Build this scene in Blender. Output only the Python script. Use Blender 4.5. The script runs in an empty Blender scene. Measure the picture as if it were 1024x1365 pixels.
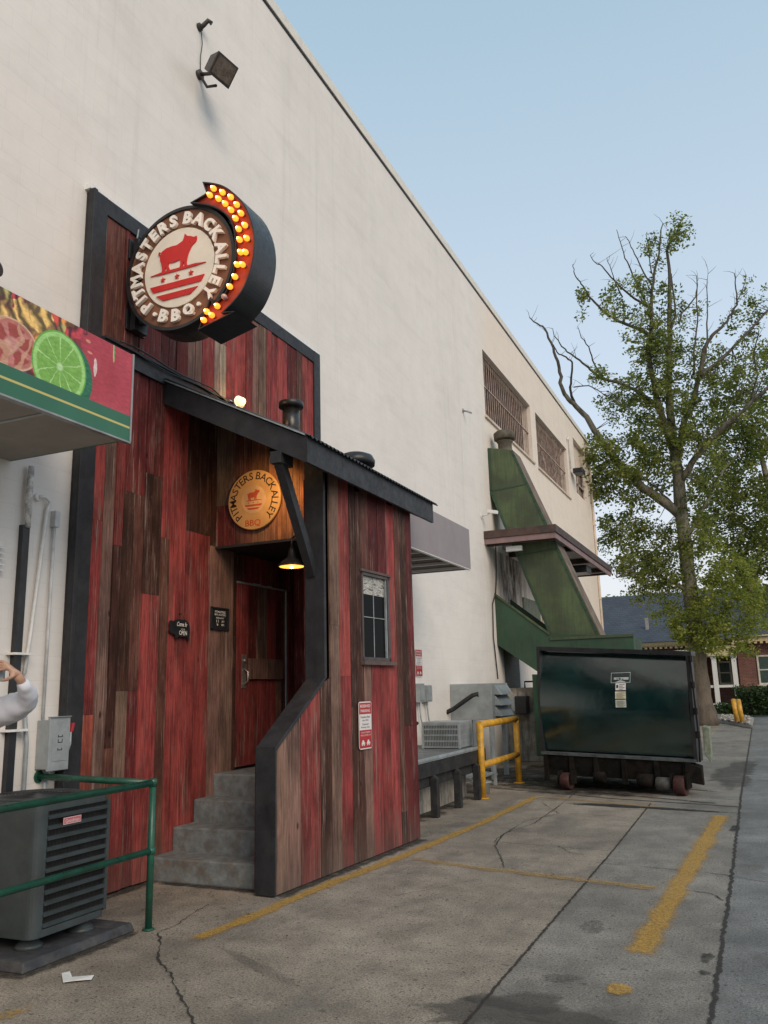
import bpy, math, random
from mathutils import Vector, Matrix
R = math.radians
random.seed(7)
scene = bpy.context.scene
COL = scene.collection

# ------------------------------------------------------------------ surveyed camera
F = 1103.6; CAMZ = 1.7
def cam_axes(yaw, pitch, roll):
    cy, sy, cp, sp = math.cos(yaw), math.sin(yaw), math.cos(pitch), math.sin(pitch)
    f = Vector((-sy*cp, cy*cp, sp)); r = Vector((cy, sy, 0)); u = r.cross(f)
    cr, sr = math.cos(roll), math.sin(roll)
    return cr*r + sr*u, -sr*r + cr*u, f
RT, UP, FW = cam_axes(R(23.659), R(12.114), R(-1.503))
CAM = Vector((0, 0, CAMZ))
def at(px, py, ax, val):
    """survey: the world point seen at photo pixel (px,py) that lies on a known plane"""
    d = RT*((px-512)/F) - UP*((py-682.5)/F) + FW
    i = 'XYZ'.index(ax); t = (val-CAM[i])/d[i]
    return CAM + d*t

# ------------------------------------------------------------------ mesh helpers
ORG = {}
def tag(o, label=None, cat=None, group=None, kind=None):
    if label: o['label'] = label
    if cat: o['category'] = cat
    if group: o['group'] = group
    if kind: o['kind'] = kind
    return o
def thing(name, label, cat, loc, group=None):
    o = bpy.data.objects.new(name, None); COL.objects.link(o)
    o.empty_display_size = .1
    o.location = loc; ORG[o.name] = Vector(loc)
    return tag(o, label, cat, group)
class MB:
    def __init__(s): s.v = []; s.f = []; s.c = []; s.smooth = []; s.m = []
    def face(s, idx, col=None, sm=False, mi=0):
        s.f.append(tuple(idx)); s.c.append(col or (.5, .5, .5)); s.smooth.append(sm); s.m.append(mi)
    def quad(s, a, b, c, d, col=None, mi=0):
        n = len(s.v); s.v += [Vector(p) for p in (a, b, c, d)]; s.face((n, n+1, n+2, n+3), col, mi=mi); return s
    def poly(s, pts, col=None, mi=0):
        n = len(s.v); s.v += [Vector(p) for p in pts]; s.face(range(n, n+len(pts)), col, mi=mi); return s
    def hexa(s, lo, hi, col=None, mi=0):
        """lo: 4 points ccw seen from top; hi: 4 points above them"""
        n = len(s.v); s.v += [Vector(p) for p in list(lo)+list(hi)]
        for q in ((3, 2, 1, 0), (4, 5, 6, 7), (0, 1, 5, 4), (1, 2, 6, 5), (2, 3, 7, 6), (3, 0, 4, 7)):
            s.face([n+i for i in q], col, mi=mi)
        return s
    def box(s, x0, x1, y0, y1, z0, z1, col=None, mi=0):
        if x0 > x1: x0, x1 = x1, x0
        if y0 > y1: y0, y1 = y1, y0
        if z0 > z1: z0, z1 = z1, z0
        return s.hexa([(x0, y0, z0), (x1, y0, z0), (x1, y1, z0), (x0, y1, z0)],
                      [(x0, y0, z1), (x1, y0, z1), (x1, y1, z1), (x0, y1, z1)], col, mi)
    def obox(s, o, u, v, w, col=None, mi=0):
        """box from corner o with edge vectors u,v,w"""
        o, u, v, w = Vector(o), Vector(u), Vector(v), Vector(w)
        if u.cross(v).dot(w) < 0: u, v = v, u
        return s.hexa([o, o+u, o+u+v, o+v], [o+w, o+u+w, o+u+v+w, o+v+w], col, mi)
    def prism(s, pts, vec, col=None, mi=0, mi_side=None, bevel=0):
        pts = [Vector(p) for p in pts]; vec = Vector(vec)
        nrm = Vector((0, 0, 0))
        for i in range(len(pts)): nrm += (pts[i]).cross(pts[(i+1) % len(pts)])
        if nrm.dot(vec) > 0: pts.reverse()
        n = len(s.v); k = len(pts)
        s.v += pts + [p+vec for p in pts]
        s.face(range(n, n+k), col, mi=mi)
        s.face(range(n+2*k-1, n+k-1, -1), col, mi=mi)
        for i in range(k):
            j = (i+1) % k
            s.face((n+i, n+k+i, n+k+j, n+j), col, mi=mi if mi_side is None else mi_side)
        return s
    def tube(s, pts, r, seg=10, cap=True, col=None, mi=0):
        pts = [Vector(p) for p in pts]
        rs = r if isinstance(r, (list, tuple)) else [r]*len(pts)
        n0 = len(s.v); prev = None
        for i, p in enumerate(pts):
            d = (pts[min(i+1, len(pts)-1)] - pts[max(i-1, 0)]).normalized()
            if prev is None:
                a = Vector((0, 0, 1)) if abs(d.z) < .9 else Vector((1, 0, 0))
                x = d.cross(a).normalized()
            else:
                x = (prev - d*prev.dot(d)).normalized()
            prev = x; y = d.cross(x)
            for k in range(seg):
                t = 2*math.pi*k/seg
                s.v.append(p + (x*math.cos(t)+y*math.sin(t))*rs[i])
        for i in range(len(pts)-1):
            for k in range(seg):
                a = n0+i*seg+k; b = n0+i*seg+(k+1) % seg
                s.face((a, b, b+seg, a+seg), col, True, mi)
        if cap:
            s.face([n0+k for k in range(seg-1, -1, -1)], col, mi=mi)
            e = n0+(len(pts)-1)*seg; s.face([e+k for k in range(seg)], col, mi=mi)
        return s
    def lathe(s, o, axis, prof, seg=24, col=None, mi=0):
        """prof: (distance along axis, radius)"""
        axis = Vector(axis).normalized(); o = Vector(o)
        return s.tube([o+axis*h for h, _ in prof], [max(r, .0004) for _, r in prof], seg, True, col, mi) if False else s._lathe(o, axis, prof, seg, col, mi)
    def _lathe(s, o, ax, prof, seg, col, mi):
        a = Vector((0, 0, 1)) if abs(ax.z) < .9 else Vector((1, 0, 0))
        x = ax.cross(a).normalized(); y = ax.cross(x); n0 = len(s.v)
        for h, r in prof:
            r = max(r, .0005)
            for k in range(seg):
                t = 2*math.pi*k/seg
                s.v.append(o+ax*h+(x*math.cos(t)+y*math.sin(t))*r)
        for i in range(len(prof)-1):
            for k in range(seg):
                p = n0+i*seg+k; q = n0+i*seg+(k+1) % seg
                s.face((p, q, q+seg, p+seg), col, abs(prof[i+1][1]-prof[i][1]) < abs(prof[i+1][0]-prof[i][0])*3, mi)
        s.face([n0+k for k in range(seg-1, -1, -1)], col, mi=mi)
        e = n0+(len(prof)-1)*seg; s.face([e+k for k in range(seg)], col, mi=mi)
        return s
    def ellipsoid(s, o, ax, seg=14, rings=8, col=None, mi=0):
        o = Vector(o); n0 = len(s.v)
        for i in range(rings+1):
            th = math.pi*i/rings
            for k in range(seg):
                ph = 2*math.pi*k/seg
                s.v.append(o+Vector((ax[0]*math.sin(th)*math.cos(ph), ax[1]*math.sin(th)*math.sin(ph), ax[2]*math.cos(th))))
        for i in range(rings):
            for k in range(seg):
                p = n0+i*seg+k; q = n0+i*seg+(k+1) % seg
                s.face((p, p+seg, q+seg, q), col, True, mi)
        return s
    def add_mesh(s, vs, fs, M, col=None, mi=0):
        n = len(s.v); s.v += [M @ Vector(v) for v in vs]
        for f in fs: s.face([n+i for i in f], col, mi=mi)
        return s
    def build(s, name, mat, parent=None, bevel=0, pid=False):
        xs = [v.x for v in s.v]; ys = [v.y for v in s.v]; zs = [v.z for v in s.v]
        org = Vector(((min(xs)+max(xs))/2, (min(ys)+max(ys))/2, min(zs)))
        me = bpy.data.meshes.new(name)
        me.from_pydata([v-org for v in s.v], [], s.f)
        for mm in (mat if isinstance(mat, (list, tuple)) else [mat]): me.materials.append(mm)
        me.polygons.foreach_set('use_smooth', s.smooth)
        me.polygons.foreach_set('material_index', s.m)
        if pid:
            at_ = me.color_attributes.new('Col', 'FLOAT_COLOR', 'CORNER')
            buf = []
            for f, c in zip(s.f, s.c):
                c4 = (c[0], c[1], c[2], c[3] if len(c) > 3 else 1.0)
                buf += list(c4)*len(f)
            at_.data.foreach_set('color', buf)
        me.validate(); me.update()
        o = bpy.data.objects.new(name, me); COL.objects.link(o)
        ORG[o.name] = org
        if parent:
            o.parent = parent; o.location = org-ORG[parent.name]
        else: o.location = org
        if bevel:
            b = o.modifiers.new('Bevel', 'BEVEL'); b.width = bevel; b.segments = 2; b.limit_method = 'ANGLE'; b.angle_limit = R(40)
        return o

# ------------------------------------------------------------------ materials
def nt(name):
    m = bpy.data.materials.new(name); m.use_nodes = True
    n = m.node_tree; b = n.nodes['Principled BSDF']; return m, n, b
def N(n, t, **kw):
    x = n.nodes.new(t)
    for k, v in kw.items():
        if k.startswith('i_'): x.inputs[k[2:].replace('_', ' ')].default_value = v
        else: setattr(x, k, v)
    return x
def pos(n, sx=1, sy=1, sz=1, rot=(0, 0, 0)):
    g = N(n, 'ShaderNodeNewGeometry'); m = N(n, 'ShaderNodeMapping')
    m.inputs['Scale'].default_value = (sx, sy, sz); m.inputs['Rotation'].default_value = rot
    n.links.new(g.outputs['Position'], m.inputs['Vector']); return m.outputs['Vector']
def noise(n, vec, scale, detail=4, rough=.6):
    x = N(n, 'ShaderNodeTexNoise'); x.inputs['Scale'].default_value = scale
    x.inputs['Detail'].default_value = detail; x.inputs['Roughness'].default_value = rough
    n.links.new(vec, x.inputs['Vector']); return x.outputs['Fac']
def ramp(n, fac, stops):
    r = N(n, 'ShaderNodeValToRGB'); e = r.color_ramp.elements
    while len(e) < len(stops): e.new(.5)
    for i, (p, c) in enumerate(stops):
        e[i].position = p; e[i].color = (c[0], c[1], c[2], 1) if isinstance(c, (tuple, list)) else (c, c, c, 1)
    n.links.new(fac, r.inputs['Fac']); return r.outputs['Color']
def mix(n, fac, a, b, mode='MIX'):
    m = N(n, 'ShaderNodeMix', data_type='RGBA', blend_type=mode)
    for s_, v in ((m.inputs[0], fac), (m.inputs[6], a), (m.inputs[7], b)):
        if isinstance(v, bpy.types.NodeSocket): n.links.new(v, s_)
        elif isinstance(v, (int, float)): s_.default_value = v if s_.type == 'VALUE' else (v, v, v, 1)
        else: s_.default_value = (v[0], v[1], v[2], 1)
    return m.outputs[2]
def math_(n, op, a, b=0.0, c=None, clamp=False):
    m = N(n, 'ShaderNodeMath', operation=op); m.use_clamp = clamp
    for i, v in enumerate((a, b, c)):
        if v is None: continue
        if isinstance(v, bpy.types.NodeSocket): n.links.new(v, m.inputs[i])
        else: m.inputs[i].default_value = v
    return m.outputs[0]
def bump(n, b, h, strength=.3, dist=.01):
    x = N(n, 'ShaderNodeBump'); x.inputs['Strength'].default_value = strength; x.inputs['Distance'].default_value = dist
    n.links.new(h, x.inputs['Height']); n.links.new(x.outputs['Normal'], b.inputs['Normal'])
def pbr(name, col, rough=.6, metal=0, var=.18, scale=6, streak=0, dirt=None, dirt_amt=.3, bmp=.15, bscale=60, spec=.5, coat=0):
    m, n, b = nt(name); p = pos(n)
    v1 = noise(n, p, scale, 5)
    lo = tuple(c*(1-var) for c in col); hi = tuple(min(1, c*(1+var)) for c in col)
    c = ramp(n, v1, [(.38, lo), (.62, hi)])
    if streak:
        s_ = noise(n, pos(n, 9, 9, .7), 2.2, 4)
        c = mix(n, math_(n, 'MULTIPLY', ramp(n, s_, [(.45, 0), (.64, 1)]), streak), c, dirt or tuple(x*.4 for x in col))
    if dirt:
        d = noise(n, p, scale*.6+1.3, 8, .7)
        c = mix(n, math_(n, 'MULTIPLY', ramp(n, d, [(.46, 0), (.62, 1)]), dirt_amt), c, dirt)
    n.links.new(c, b.inputs['Base Color'])
    r = ramp(n, noise(n, p, scale*3, 3), [(.3, max(.02, rough-.1)), (.7, min(1, rough+.1))])
    n.links.new(r, b.inputs['Roughness'])
    b.inputs['Metallic'].default_value = metal
    b.inputs['Specular IOR Level'].default_value = spec
    b.inputs['Coat Weight'].default_value = coat
    if bmp: bump(n, b, noise(n, p, bscale, 3), bmp, .004)
    return m
def flat(name, col, rough=.5, metal=0): return pbr(name, col, rough, metal, var=.06, scale=25, bmp=.05)
def emis(name, col, e, base=(.8, .5, .2)):
    m, n, b = nt(name); b.inputs['Base Color'].default_value = (*base, 1)
    b.inputs['Emission Color'].default_value = (*col, 1); b.inputs['Emission Strength'].default_value = e
    return m

def wood_mat(name='weathered_boards', dark=1.0):
    m, n, b = nt(name)
    a = N(n, 'ShaderNodeVertexColor', layer_name='Col')
    sep = N(n, 'ShaderNodeSeparateColor'); n.links.new(a.outputs['Color'], sep.inputs['Color'])
    off = math_(n, 'MULTIPLY', a.outputs['Alpha'], 37.0)
    comb = N(n, 'ShaderNodeCombineXYZ'); n.links.new(off, comb.inputs['Z']); n.links.new(math_(n, 'MULTIPLY', off, 1.7), comb.inputs['Y'])
    def vec(sx, sy, sz):
        q = pos(n, sx, sy, sz); v = N(n, 'ShaderNodeVectorMath', operation='ADD')
        n.links.new(q, v.inputs[0]); n.links.new(comb.outputs[0], v.inputs[1]); return v.outputs[0]
    grain = noise(n, vec(38, 38, 1.1), 1.6, 8, .72)
    fine = noise(n, vec(120, 120, 4), 1.3, 4, .6)
    wear = noise(n, vec(9, 9, 1.4), 1.0, 10, .75)
    blot = noise(n, vec(2.5, 2.5, 1.2), 1.3, 6, .65)
    streaky = noise(n, vec(16, 16, .45), 1.2, 6, .7)
    c = mix(n, 1.0, a.outputs['Color'], ramp(n, grain, [(.36, .62), (.5, 1.0), (.62, 1.32)]), 'MULTIPLY')
    c = mix(n, 1.0, c, ramp(n, fine, [(.36, .74), (.64, 1.24)]), 'MULTIPLY')
    c = mix(n, 1.0, c, ramp(n, blot, [(.38, .55), (.60, 1.22)]), 'MULTIPLY')
    c = mix(n, ramp(n, streaky, [(.54, 0), (.70, .42)]), c, (.06, .022, .017))
    # paint worn through to bare grey-brown timber
    w1 = ramp(n, wear, [(.545, 0), (.63, .62)])
    bare = ramp(n, grain, [(.38, (.060, .032, .024)), (.6, (.21, .125, .095))])
    c = mix(n, w1, c, bare)
    c = mix(n, ramp(n, noise(n, vec(5, 5, 2.2), 1.7, 6, .7), [(.56, 0), (.68, .16)]), c, (.30, .17, .15))
    # pale scratches along the grain, black nail rust
    sc = ramp(n, noise(n, vec(60, 60, .8), 1.0, 3, .8), [(.57, 0), (.63, .6)])
    c = mix(n, math_(n, 'MULTIPLY', sc, ramp(n, wear, [(.45, 0), (.6, 1)])), c, (.42, .30, .25))
    kn = N(n, 'ShaderNodeTexVoronoi'); kn.inputs['Scale'].default_value = 1.0; n.links.new(vec(3.2, 3.2, 1.6), kn.inputs['Vector'])
    k = ramp(n, kn.outputs['Distance'], [(.03, 1), (.07, 0)])
    c = mix(n, math_(n, 'MULTIPLY', k, .85), c, (.012, .007, .006))
    # grime near the foot of the boards
    g = N(n, 'ShaderNodeNewGeometry'); sx = N(n, 'ShaderNodeSeparateXYZ'); n.links.new(g.outputs['Position'], sx.inputs[0])
    ft = math_(n, 'SUBTRACT', 1.0, math_(n, 'MULTIPLY', sx.outputs['Z'], 2.2), clamp=True)
    c = mix(n, math_(n, 'MULTIPLY', ft, math_(n, 'MULTIPLY', wear, .8)), c, (.10, .085, .07))
    n.links.new(c, b.inputs['Base Color'])
    n.links.new(ramp(n, grain, [(.2, .62), (.8, .85)]), b.inputs['Roughness'])
    b.inputs['Specular IOR Level'].default_value = .25
    h = math_(n, 'ADD', math_(n, 'MULTIPLY', grain, .7), math_(n, 'MULTIPLY', wear, .5))
    bump(n, b, h, .8, .008)
    return m

M = {}
M['wood'] = wood_mat()
M['blk'] = pbr('black_painted_timber', (.0155, .016, .019), .6, var=.25, scale=5, dirt=(.05, .05, .05), dirt_amt=.3, bmp=.2, bscale=35)
M['blkmetal'] = pbr('black_metal', (.018, .019, .021), .38, var=.2, scale=8, bmp=.06)
M['graymetal'] = pbr('grey_enamel', (.30, .33, .34), .45, var=.1, scale=5, dirt=(.12, .12, .11), dirt_amt=.25, bmp=.05)
M['dkgray'] = pbr('dark_grey_enamel', (.042, .055, .058), .5, var=.15, scale=6, dirt=(.05, .05, .05), dirt_amt=.3, bmp=.06)
M['acfin'] = pbr('condenser_fins', (.03, .034, .035), .6, var=.2, bscale=120, bmp=.3)
M['green'] = pbr('green_rail_paint', (.012, .085, .052), .35, var=.2, scale=7, dirt=(.03, .04, .03), dirt_amt=.4, bmp=.1)
M['chute'] = pbr('green_sheet_metal', (.062, .088, .034), .5, var=.3, scale=1.4, streak=.5, dirt=(.035, .045, .03), dirt_amt=.45, bmp=.1, bscale=12)
M['chute2'] = pbr('dark_green_sheet_metal', (.018, .058, .028), .48, var=.3, scale=1.2, streak=.45, dirt=(.045, .06, .04), dirt_amt=.35, bmp=.1, bscale=12)
M['chrust'] = pbr('rusty_sheet_edge', (.16, .12, .085), .7, var=.3, scale=2, dirt=(.08, .045, .03), dirt_amt=.6)
M['yellow'] = pbr('yellow_post_paint', (.58, .30, .02), .5, var=.15, scale=8, dirt=(.18, .12, .05), dirt_amt=.5, bmp=.15)
M['white'] = flat('white_paint', (.75, .74, .71), .5)
M['brownroof'] = pbr('brown_fascia', (.05, .033, .028), .6, var=.3, scale=4, dirt=(.16, .05, .03), dirt_amt=.25)
M['pinkfascia'] = pbr('faded_mauve_fascia', (.24, .155, .15), .6, var=.12, scale=3, dirt=(.1, .06, .05), dirt_amt=.3)
M['soffit'] = pbr('grey_soffit', (.33, .31, .30), .7, var=.12, scale=2)
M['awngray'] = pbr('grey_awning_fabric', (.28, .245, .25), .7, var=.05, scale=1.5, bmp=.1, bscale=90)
M['slate'] = None
M['concstep'] = pbr('painted_concrete_steps', (.165, .18, .18), .75, var=.25, scale=9, dirt=(.12, .085, .06), dirt_amt=.6, bmp=.4, bscale=70)
M['concdark'] = pbr('stained_concrete', (.36, .33, .28), .85, var=.3, scale=2.5, streak=.6, dirt=(.09, .075, .06), dirt_amt=.55, bmp=.4, bscale=40)
M['rust'] = pbr('rusted_wheel_paint', (.050, .013, .010), .8, var=.35, scale=12, dirt=(.022, .014, .012), dirt_amt=.7, bmp=.3)
M['dirtymetal'] = pbr('grimy_steel', (.010, .009, .008), .85, var=.4, scale=6, dirt=(.032, .022, .016), dirt_amt=.4, bmp=.3, spec=.12)
M['deck'] = pbr('steel_deck_plate', (.15, .16, .165), .5, var=.2, scale=4, dirt=(.08, .07, .06), dirt_amt=.5, bmp=.3, bscale=60)
M['steeledge'] = pbr('bright_steel_edge', (.30, .34, .36), .45, var=.15, scale=4, dirt=(.1, .08, .06), dirt_amt=.4)
M['rubber'] = pbr('black_rubber', (.014, .014, .015), .75, var=.3, scale=10, dirt=(.05, .05, .045), dirt_amt=.4, bmp=.3)
M['bark'] = None

def wall_paint(name, col, warm=None):
    m, n, b = nt(name)
    g = N(n, 'ShaderNodeNewGeometry'); sx = N(n, 'ShaderNodeSeparateXYZ'); n.links.new(g.outputs['Position'], sx.inputs[0])
    cb = N(n, 'ShaderNodeCombineXYZ'); n.links.new(sx.outputs['Y'], cb.inputs['X']); n.links.new(sx.outputs['Z'], cb.inputs['Y'])
    br = N(n, 'ShaderNodeTexBrick'); n.links.new(cb.outputs[0], br.inputs['Vector'])
    br.inputs['Scale'].default_value = 1; br.inputs['Brick Width'].default_value = .41; br.inputs['Row Height'].default_value = .205
    br.inputs['Mortar Size'].default_value = .006; br.inputs['Mortar Smooth'].default_value = .6
    br.inputs['Color1'].default_value = (1, 1, 1, 1); br.inputs['Color2'].default_value = (.965, .965, .965, 1); br.inputs['Mortar'].default_value = (.84, .84, .84, 1)
    p = pos(n)
    big = noise(n, p, .35, 5); mid = noise(n, p, 2.6, 7, .7)
    c = ramp(n, big, [(.3, tuple(x*.93 for x in col)), (.7, col)])
    if warm:
        # beige coat on the upper far bay, fading out downwards and towards the near end
        fy = math_(n, 'MULTIPLY', math_(n, 'SUBTRACT', sx.outputs['Y'], 18.2), .6, clamp=True)
        fz = math_(n, 'MULTIPLY', math_(n, 'SUBTRACT', sx.outputs['Z'], 1.5), .3, clamp=True)
        f = math_(n, 'MULTIPLY', math_(n, 'MULTIPLY', fy, fz), math_(n, 'ADD', .55, mid), clamp=True)
        c = mix(n, f, c, warm)
        # sooty streaks below the canopy and pale vertical run-off above it
        st = noise(n, pos(n, 1, 5, .35), 1.2, 6, .7)
        s1 = math_(n, 'MULTIPLY', ramp(n, st, [(.54, 0), (.68, 1)]), .42)
        wy = math_(n, 'SUBTRACT', 1, math_(n, 'MULTIPLY', math_(n, 'ABSOLUTE', math_(n, 'SUBTRACT', sx.outputs['Y'], 17.2)), .42), clamp=True)
        wz = math_(n, 'SUBTRACT', 1, math_(n, 'MULTIPLY', math_(n, 'ABSOLUTE', math_(n, 'SUBTRACT', sx.outputs['Z'], 7.2)), .5), clamp=True)
        c = mix(n, math_(n, 'MULTIPLY', math_(n, 'MULTIPLY', s1, wy), wz), c, (.33, .31, .27))
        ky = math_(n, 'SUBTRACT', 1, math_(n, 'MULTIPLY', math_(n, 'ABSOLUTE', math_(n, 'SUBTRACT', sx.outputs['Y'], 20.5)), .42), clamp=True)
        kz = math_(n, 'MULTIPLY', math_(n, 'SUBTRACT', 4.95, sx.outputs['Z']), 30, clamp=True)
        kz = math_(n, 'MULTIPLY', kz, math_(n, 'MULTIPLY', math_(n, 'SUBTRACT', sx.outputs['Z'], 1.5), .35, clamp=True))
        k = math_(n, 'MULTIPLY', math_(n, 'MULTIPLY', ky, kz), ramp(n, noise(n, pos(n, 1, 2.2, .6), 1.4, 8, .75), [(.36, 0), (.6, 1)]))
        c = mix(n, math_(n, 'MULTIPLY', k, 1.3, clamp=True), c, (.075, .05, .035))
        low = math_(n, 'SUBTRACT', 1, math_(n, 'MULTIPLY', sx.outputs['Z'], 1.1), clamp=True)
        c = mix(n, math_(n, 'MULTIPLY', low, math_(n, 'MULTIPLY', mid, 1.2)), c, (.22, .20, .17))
    c = mix(n, 1.0, c, ramp(n, mid, [(.3, .95), (.7, 1.03)]), 'MULTIPLY')
    c = mix(n, .34, c, br.outputs['Color'], 'MULTIPLY')
    smear = noise(n, pos(n, 1, .5, 2.2), 1.3, 7, .75)
    c = mix(n, math_(n, 'MULTIPLY', ramp(n, smear, [(.50, 0), (.64, 1)]), .16), c, tuple(x*.62 for x in col))
    # rain streaks from the coping
    rs = noise(n, pos(n, 1, 3.5, .12), 1.0, 6, .7)
    c = mix(n, math_(n, 'MULTIPLY', ramp(n, rs, [(.55, 0), (.66, 1)]), .22), c, tuple(x*.66 for x in col))
    n.links.new(c, b.inputs['Base Color']); b.inputs['Roughness'].default_value = .85
    b.inputs['Specular IOR Level'].default_value = .2
    h = math_(n, 'ADD', math_(n, 'MULTIPLY', br.outputs['Fac'], -.5), math_(n, 'MULTIPLY', noise(n, p, 40, 4), .25))
    bump(n, b, h, .22, .006)
    return m
M['wall'] = wall_paint('white_block_paint', (.79, .75, .70), warm=(.79, .70, .60))
M['beige'] = pbr('beige_reveal', (.62, .52, .42), .8, var=.1, scale=3)

def ground_mat():
    m, n, b = nt('concrete_paving')
    g = N(n, 'ShaderNodeNewGeometry'); sx = N(n, 'ShaderNodeSeparateXYZ'); n.links.new(g.outputs['Position'], sx.inputs[0])
    p = pos(n); X, Y = sx.outputs['X'], sx.outputs['Y']
    big = noise(n, p, .45, 6, .6); mid = noise(n, p, 3, 8, .7); fine = noise(n, p, 70, 3, .7); agg = noise(n, p, 220, 2, .6)
    a = mix(n, math_(n, 'MULTIPLY', math_(n, 'ADD', X, 1.583), 60, clamp=True), (.262, .224, .178), (.222, .205, .177))
    a = mix(n, math_(n, 'MULTIPLY', math_(n, 'ADD', X, .43), 60, clamp=True), a, (.178, .180, .173))
    # warmer dusty strip beside the wall
    a = mix(n, math_(n, 'MULTIPLY', math_(n, 'SUBTRACT', -3.6, X), 1.2, clamp=True), a, (.30, .25, .195))
    c = mix(n, 1.0, a, ramp(n, big, [(.38, .78), (.62, 1.18)]), 'MULTIPLY')
    c = mix(n, 1.0, c, ramp(n, mid, [(.38, .80), (.62, 1.16)]), 'MULTIPLY')
    c = mix(n, 1.0, c, ramp(n, fine, [(.36, .58), (.5, 1), (.64, 1.34)]), 'MULTIPLY')
    c = mix(n, 1.0, c, ramp(n, agg, [(.36, .66), (.64, 1.32)]), 'MULTIPLY')
    pit = ramp(n, noise(n, p, 34, 2, .5), [(.63, 0), (.67, .75)])
    c = mix(n, pit, c, (.05, .045, .04))
    st = ramp(n, noise(n, pos(n, 1, .45, 1), 1.7, 7, .7), [(.52, 0), (.64, .45)])
    c = mix(n, st, c, (.085, .08, .072))
    sp = ramp(n, noise(n, p, 12, 3, .6), [(.655, 0), (.69, .6)])
    c = mix(n, sp, c, (.05, .045, .042))
    n.links.new(c, b.inputs['Base Color'])
    n.links.new(ramp(n, mid, [(.3, .72), (.7, .92)]), b.inputs['Roughness'])
    b.inputs['Specular IOR Level'].default_value = .35
    bump(n, b, math_(n, 'ADD', fine, math_(n, 'MULTIPLY', agg, .5)), .35, .004)
    return m
def decal(name, col, solid=.9, thr=(.35, .6), scale=9, rough=.8, edge=True, stretch=(1, 1, 1), detail=8, colvar=.25):
    """thin worn layer: noise and the 'Col' attribute (1 = core, 0 = rim) decide where it has worn away"""
    m, n, b = nt(name)
    p = pos(n, *stretch)
    nz = noise(n, p, scale, detail, .72)
    f = nz
    if edge:
        a = N(n, 'ShaderNodeVertexColor', layer_name='Col')
        f = math_(n, 'ADD', nz, math_(n, 'MULTIPLY', math_(n, 'SUBTRACT', a.outputs['Color'], 1.0), .34))
    al = math_(n, 'MULTIPLY', ramp(n, f, [(thr[0], 0), (thr[1], 1)]), solid)
    c = ramp(n, noise(n, pos(n), 30, 4), [(.3, tuple(x*(1-colvar) for x in col)), (.7, tuple(x*(1+colvar) for x in col))])
    n.links.new(c, b.inputs['Base Color']); b.inputs['Roughness'].default_value = rough
    b.inputs['Specular IOR Level'].default_value = .3
    n.links.new(al, b.inputs['Alpha'])
    return m
M['ground'] = ground_mat()
M['yline'] = decal('worn_yellow_paint', (.50, .29, .055), .80, (.27, .56), 75)
M['yfaint'] = decal('faded_yellow_paint', (.42, .26, .07), .60, (.36, .56), 30)
M['crack'] = decal('dark_crack', (.040, .036, .032), .85, (.30, .44), 20)  # dark tone of the cracks and slab joints
M['wet'] = decal('damp_stain', (.09, .083, .073), .50, (.26, .46), 3.2, rough=.6)
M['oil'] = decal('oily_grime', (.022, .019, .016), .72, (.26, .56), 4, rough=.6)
M['gravelpatch'] = decal('loose_tar_gravel', (.035, .033, .032), .95, (.34, .44), 40)

# ------------------------------------------------------------------ world, sun, camera
w = bpy.data.worlds.new('World'); scene.world = w; w.use_nodes = True
wn = w.node_tree; bg = wn.nodes['Background']
SUN_EL, SUN_DIR = R(33), Vector((.72, -.62, 0)).normalized()
sky = wn.nodes.new('ShaderNodeTexSky'); sky.sky_type = 'NISHITA'; sky.sun_disc = False
sky.sun_elevation = SUN_EL; sky.sun_rotation = math.atan2(SUN_DIR.x, SUN_DIR.y)
sky.air_density = 1.0; sky.dust_density = 1.2; sky.ozone_density = 1.0; sky.altitude = 50
tc = wn.nodes.new('ShaderNodeTexCoord'); sp = wn.nodes.new('ShaderNodeSeparateXYZ')
wn.links.new(tc.outputs['Generated'], sp.inputs[0])
hz = wn.nodes.new('ShaderNodeValToRGB'); e = hz.color_ramp.elements
e[0].position = 0; e[0].color = (9.6, 9.3, 9.2, 1); e[1].position = .30; e[1].color = (6.9, 8.0, 9.3, 1)
x_ = e.new(.72); x_.color = (4.2, 5.9, 7.2, 1)
wn.links.new(sp.outputs['Z'], hz.inputs['Fac'])
mx = wn.nodes.new('ShaderNodeMix'); mx.data_type = 'RGBA'; mx.inputs[0].default_value = .86
wn.links.new(sky.outputs[0], mx.inputs[6]); wn.links.new(hz.outputs[0], mx.inputs[7])
wn.links.new(mx.outputs[2], bg.inputs['Color']); bg.inputs['Strength'].default_value = .105
sl = bpy.data.lights.new('sun', 'SUN'); sl.energy = 1.95; sl.angle = R(34); sl.color = (1, .83, .66)
so = bpy.data.objects.new('sun', sl); COL.objects.link(so)
sd = Vector((SUN_DIR.x*math.cos(SUN_EL), SUN_DIR.y*math.cos(SUN_EL), math.sin(SUN_EL)))
so.rotation_euler = sd.to_track_quat('Z', 'Y').to_euler(); so.location = sd*40
cd = bpy.data.cameras.new('camera'); co = bpy.data.objects.new('camera', cd); COL.objects.link(co); scene.camera = co
cd.sensor_fit = 'HORIZONTAL'; cd.sensor_width = 36; cd.lens = F/1024*36; cd.clip_end = 1500; cd.clip_start = .05
co.matrix_world = Matrix(((RT.x, UP.x, -FW.x, 0), (RT.y, UP.y, -FW.y, 0), (RT.z, UP.z, -FW.z, CAMZ), (0, 0, 0, 1)))
scene.view_settings.view_transform = 'Standard'; scene.view_settings.look = 'None'; scene.view_settings.exposure = 0
scene.render.engine = 'CYCLES'; scene.cycles.use_denoising = True; scene.cycles.max_bounces = 6
scene.cycles.transparent_max_bounces = 12

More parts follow.
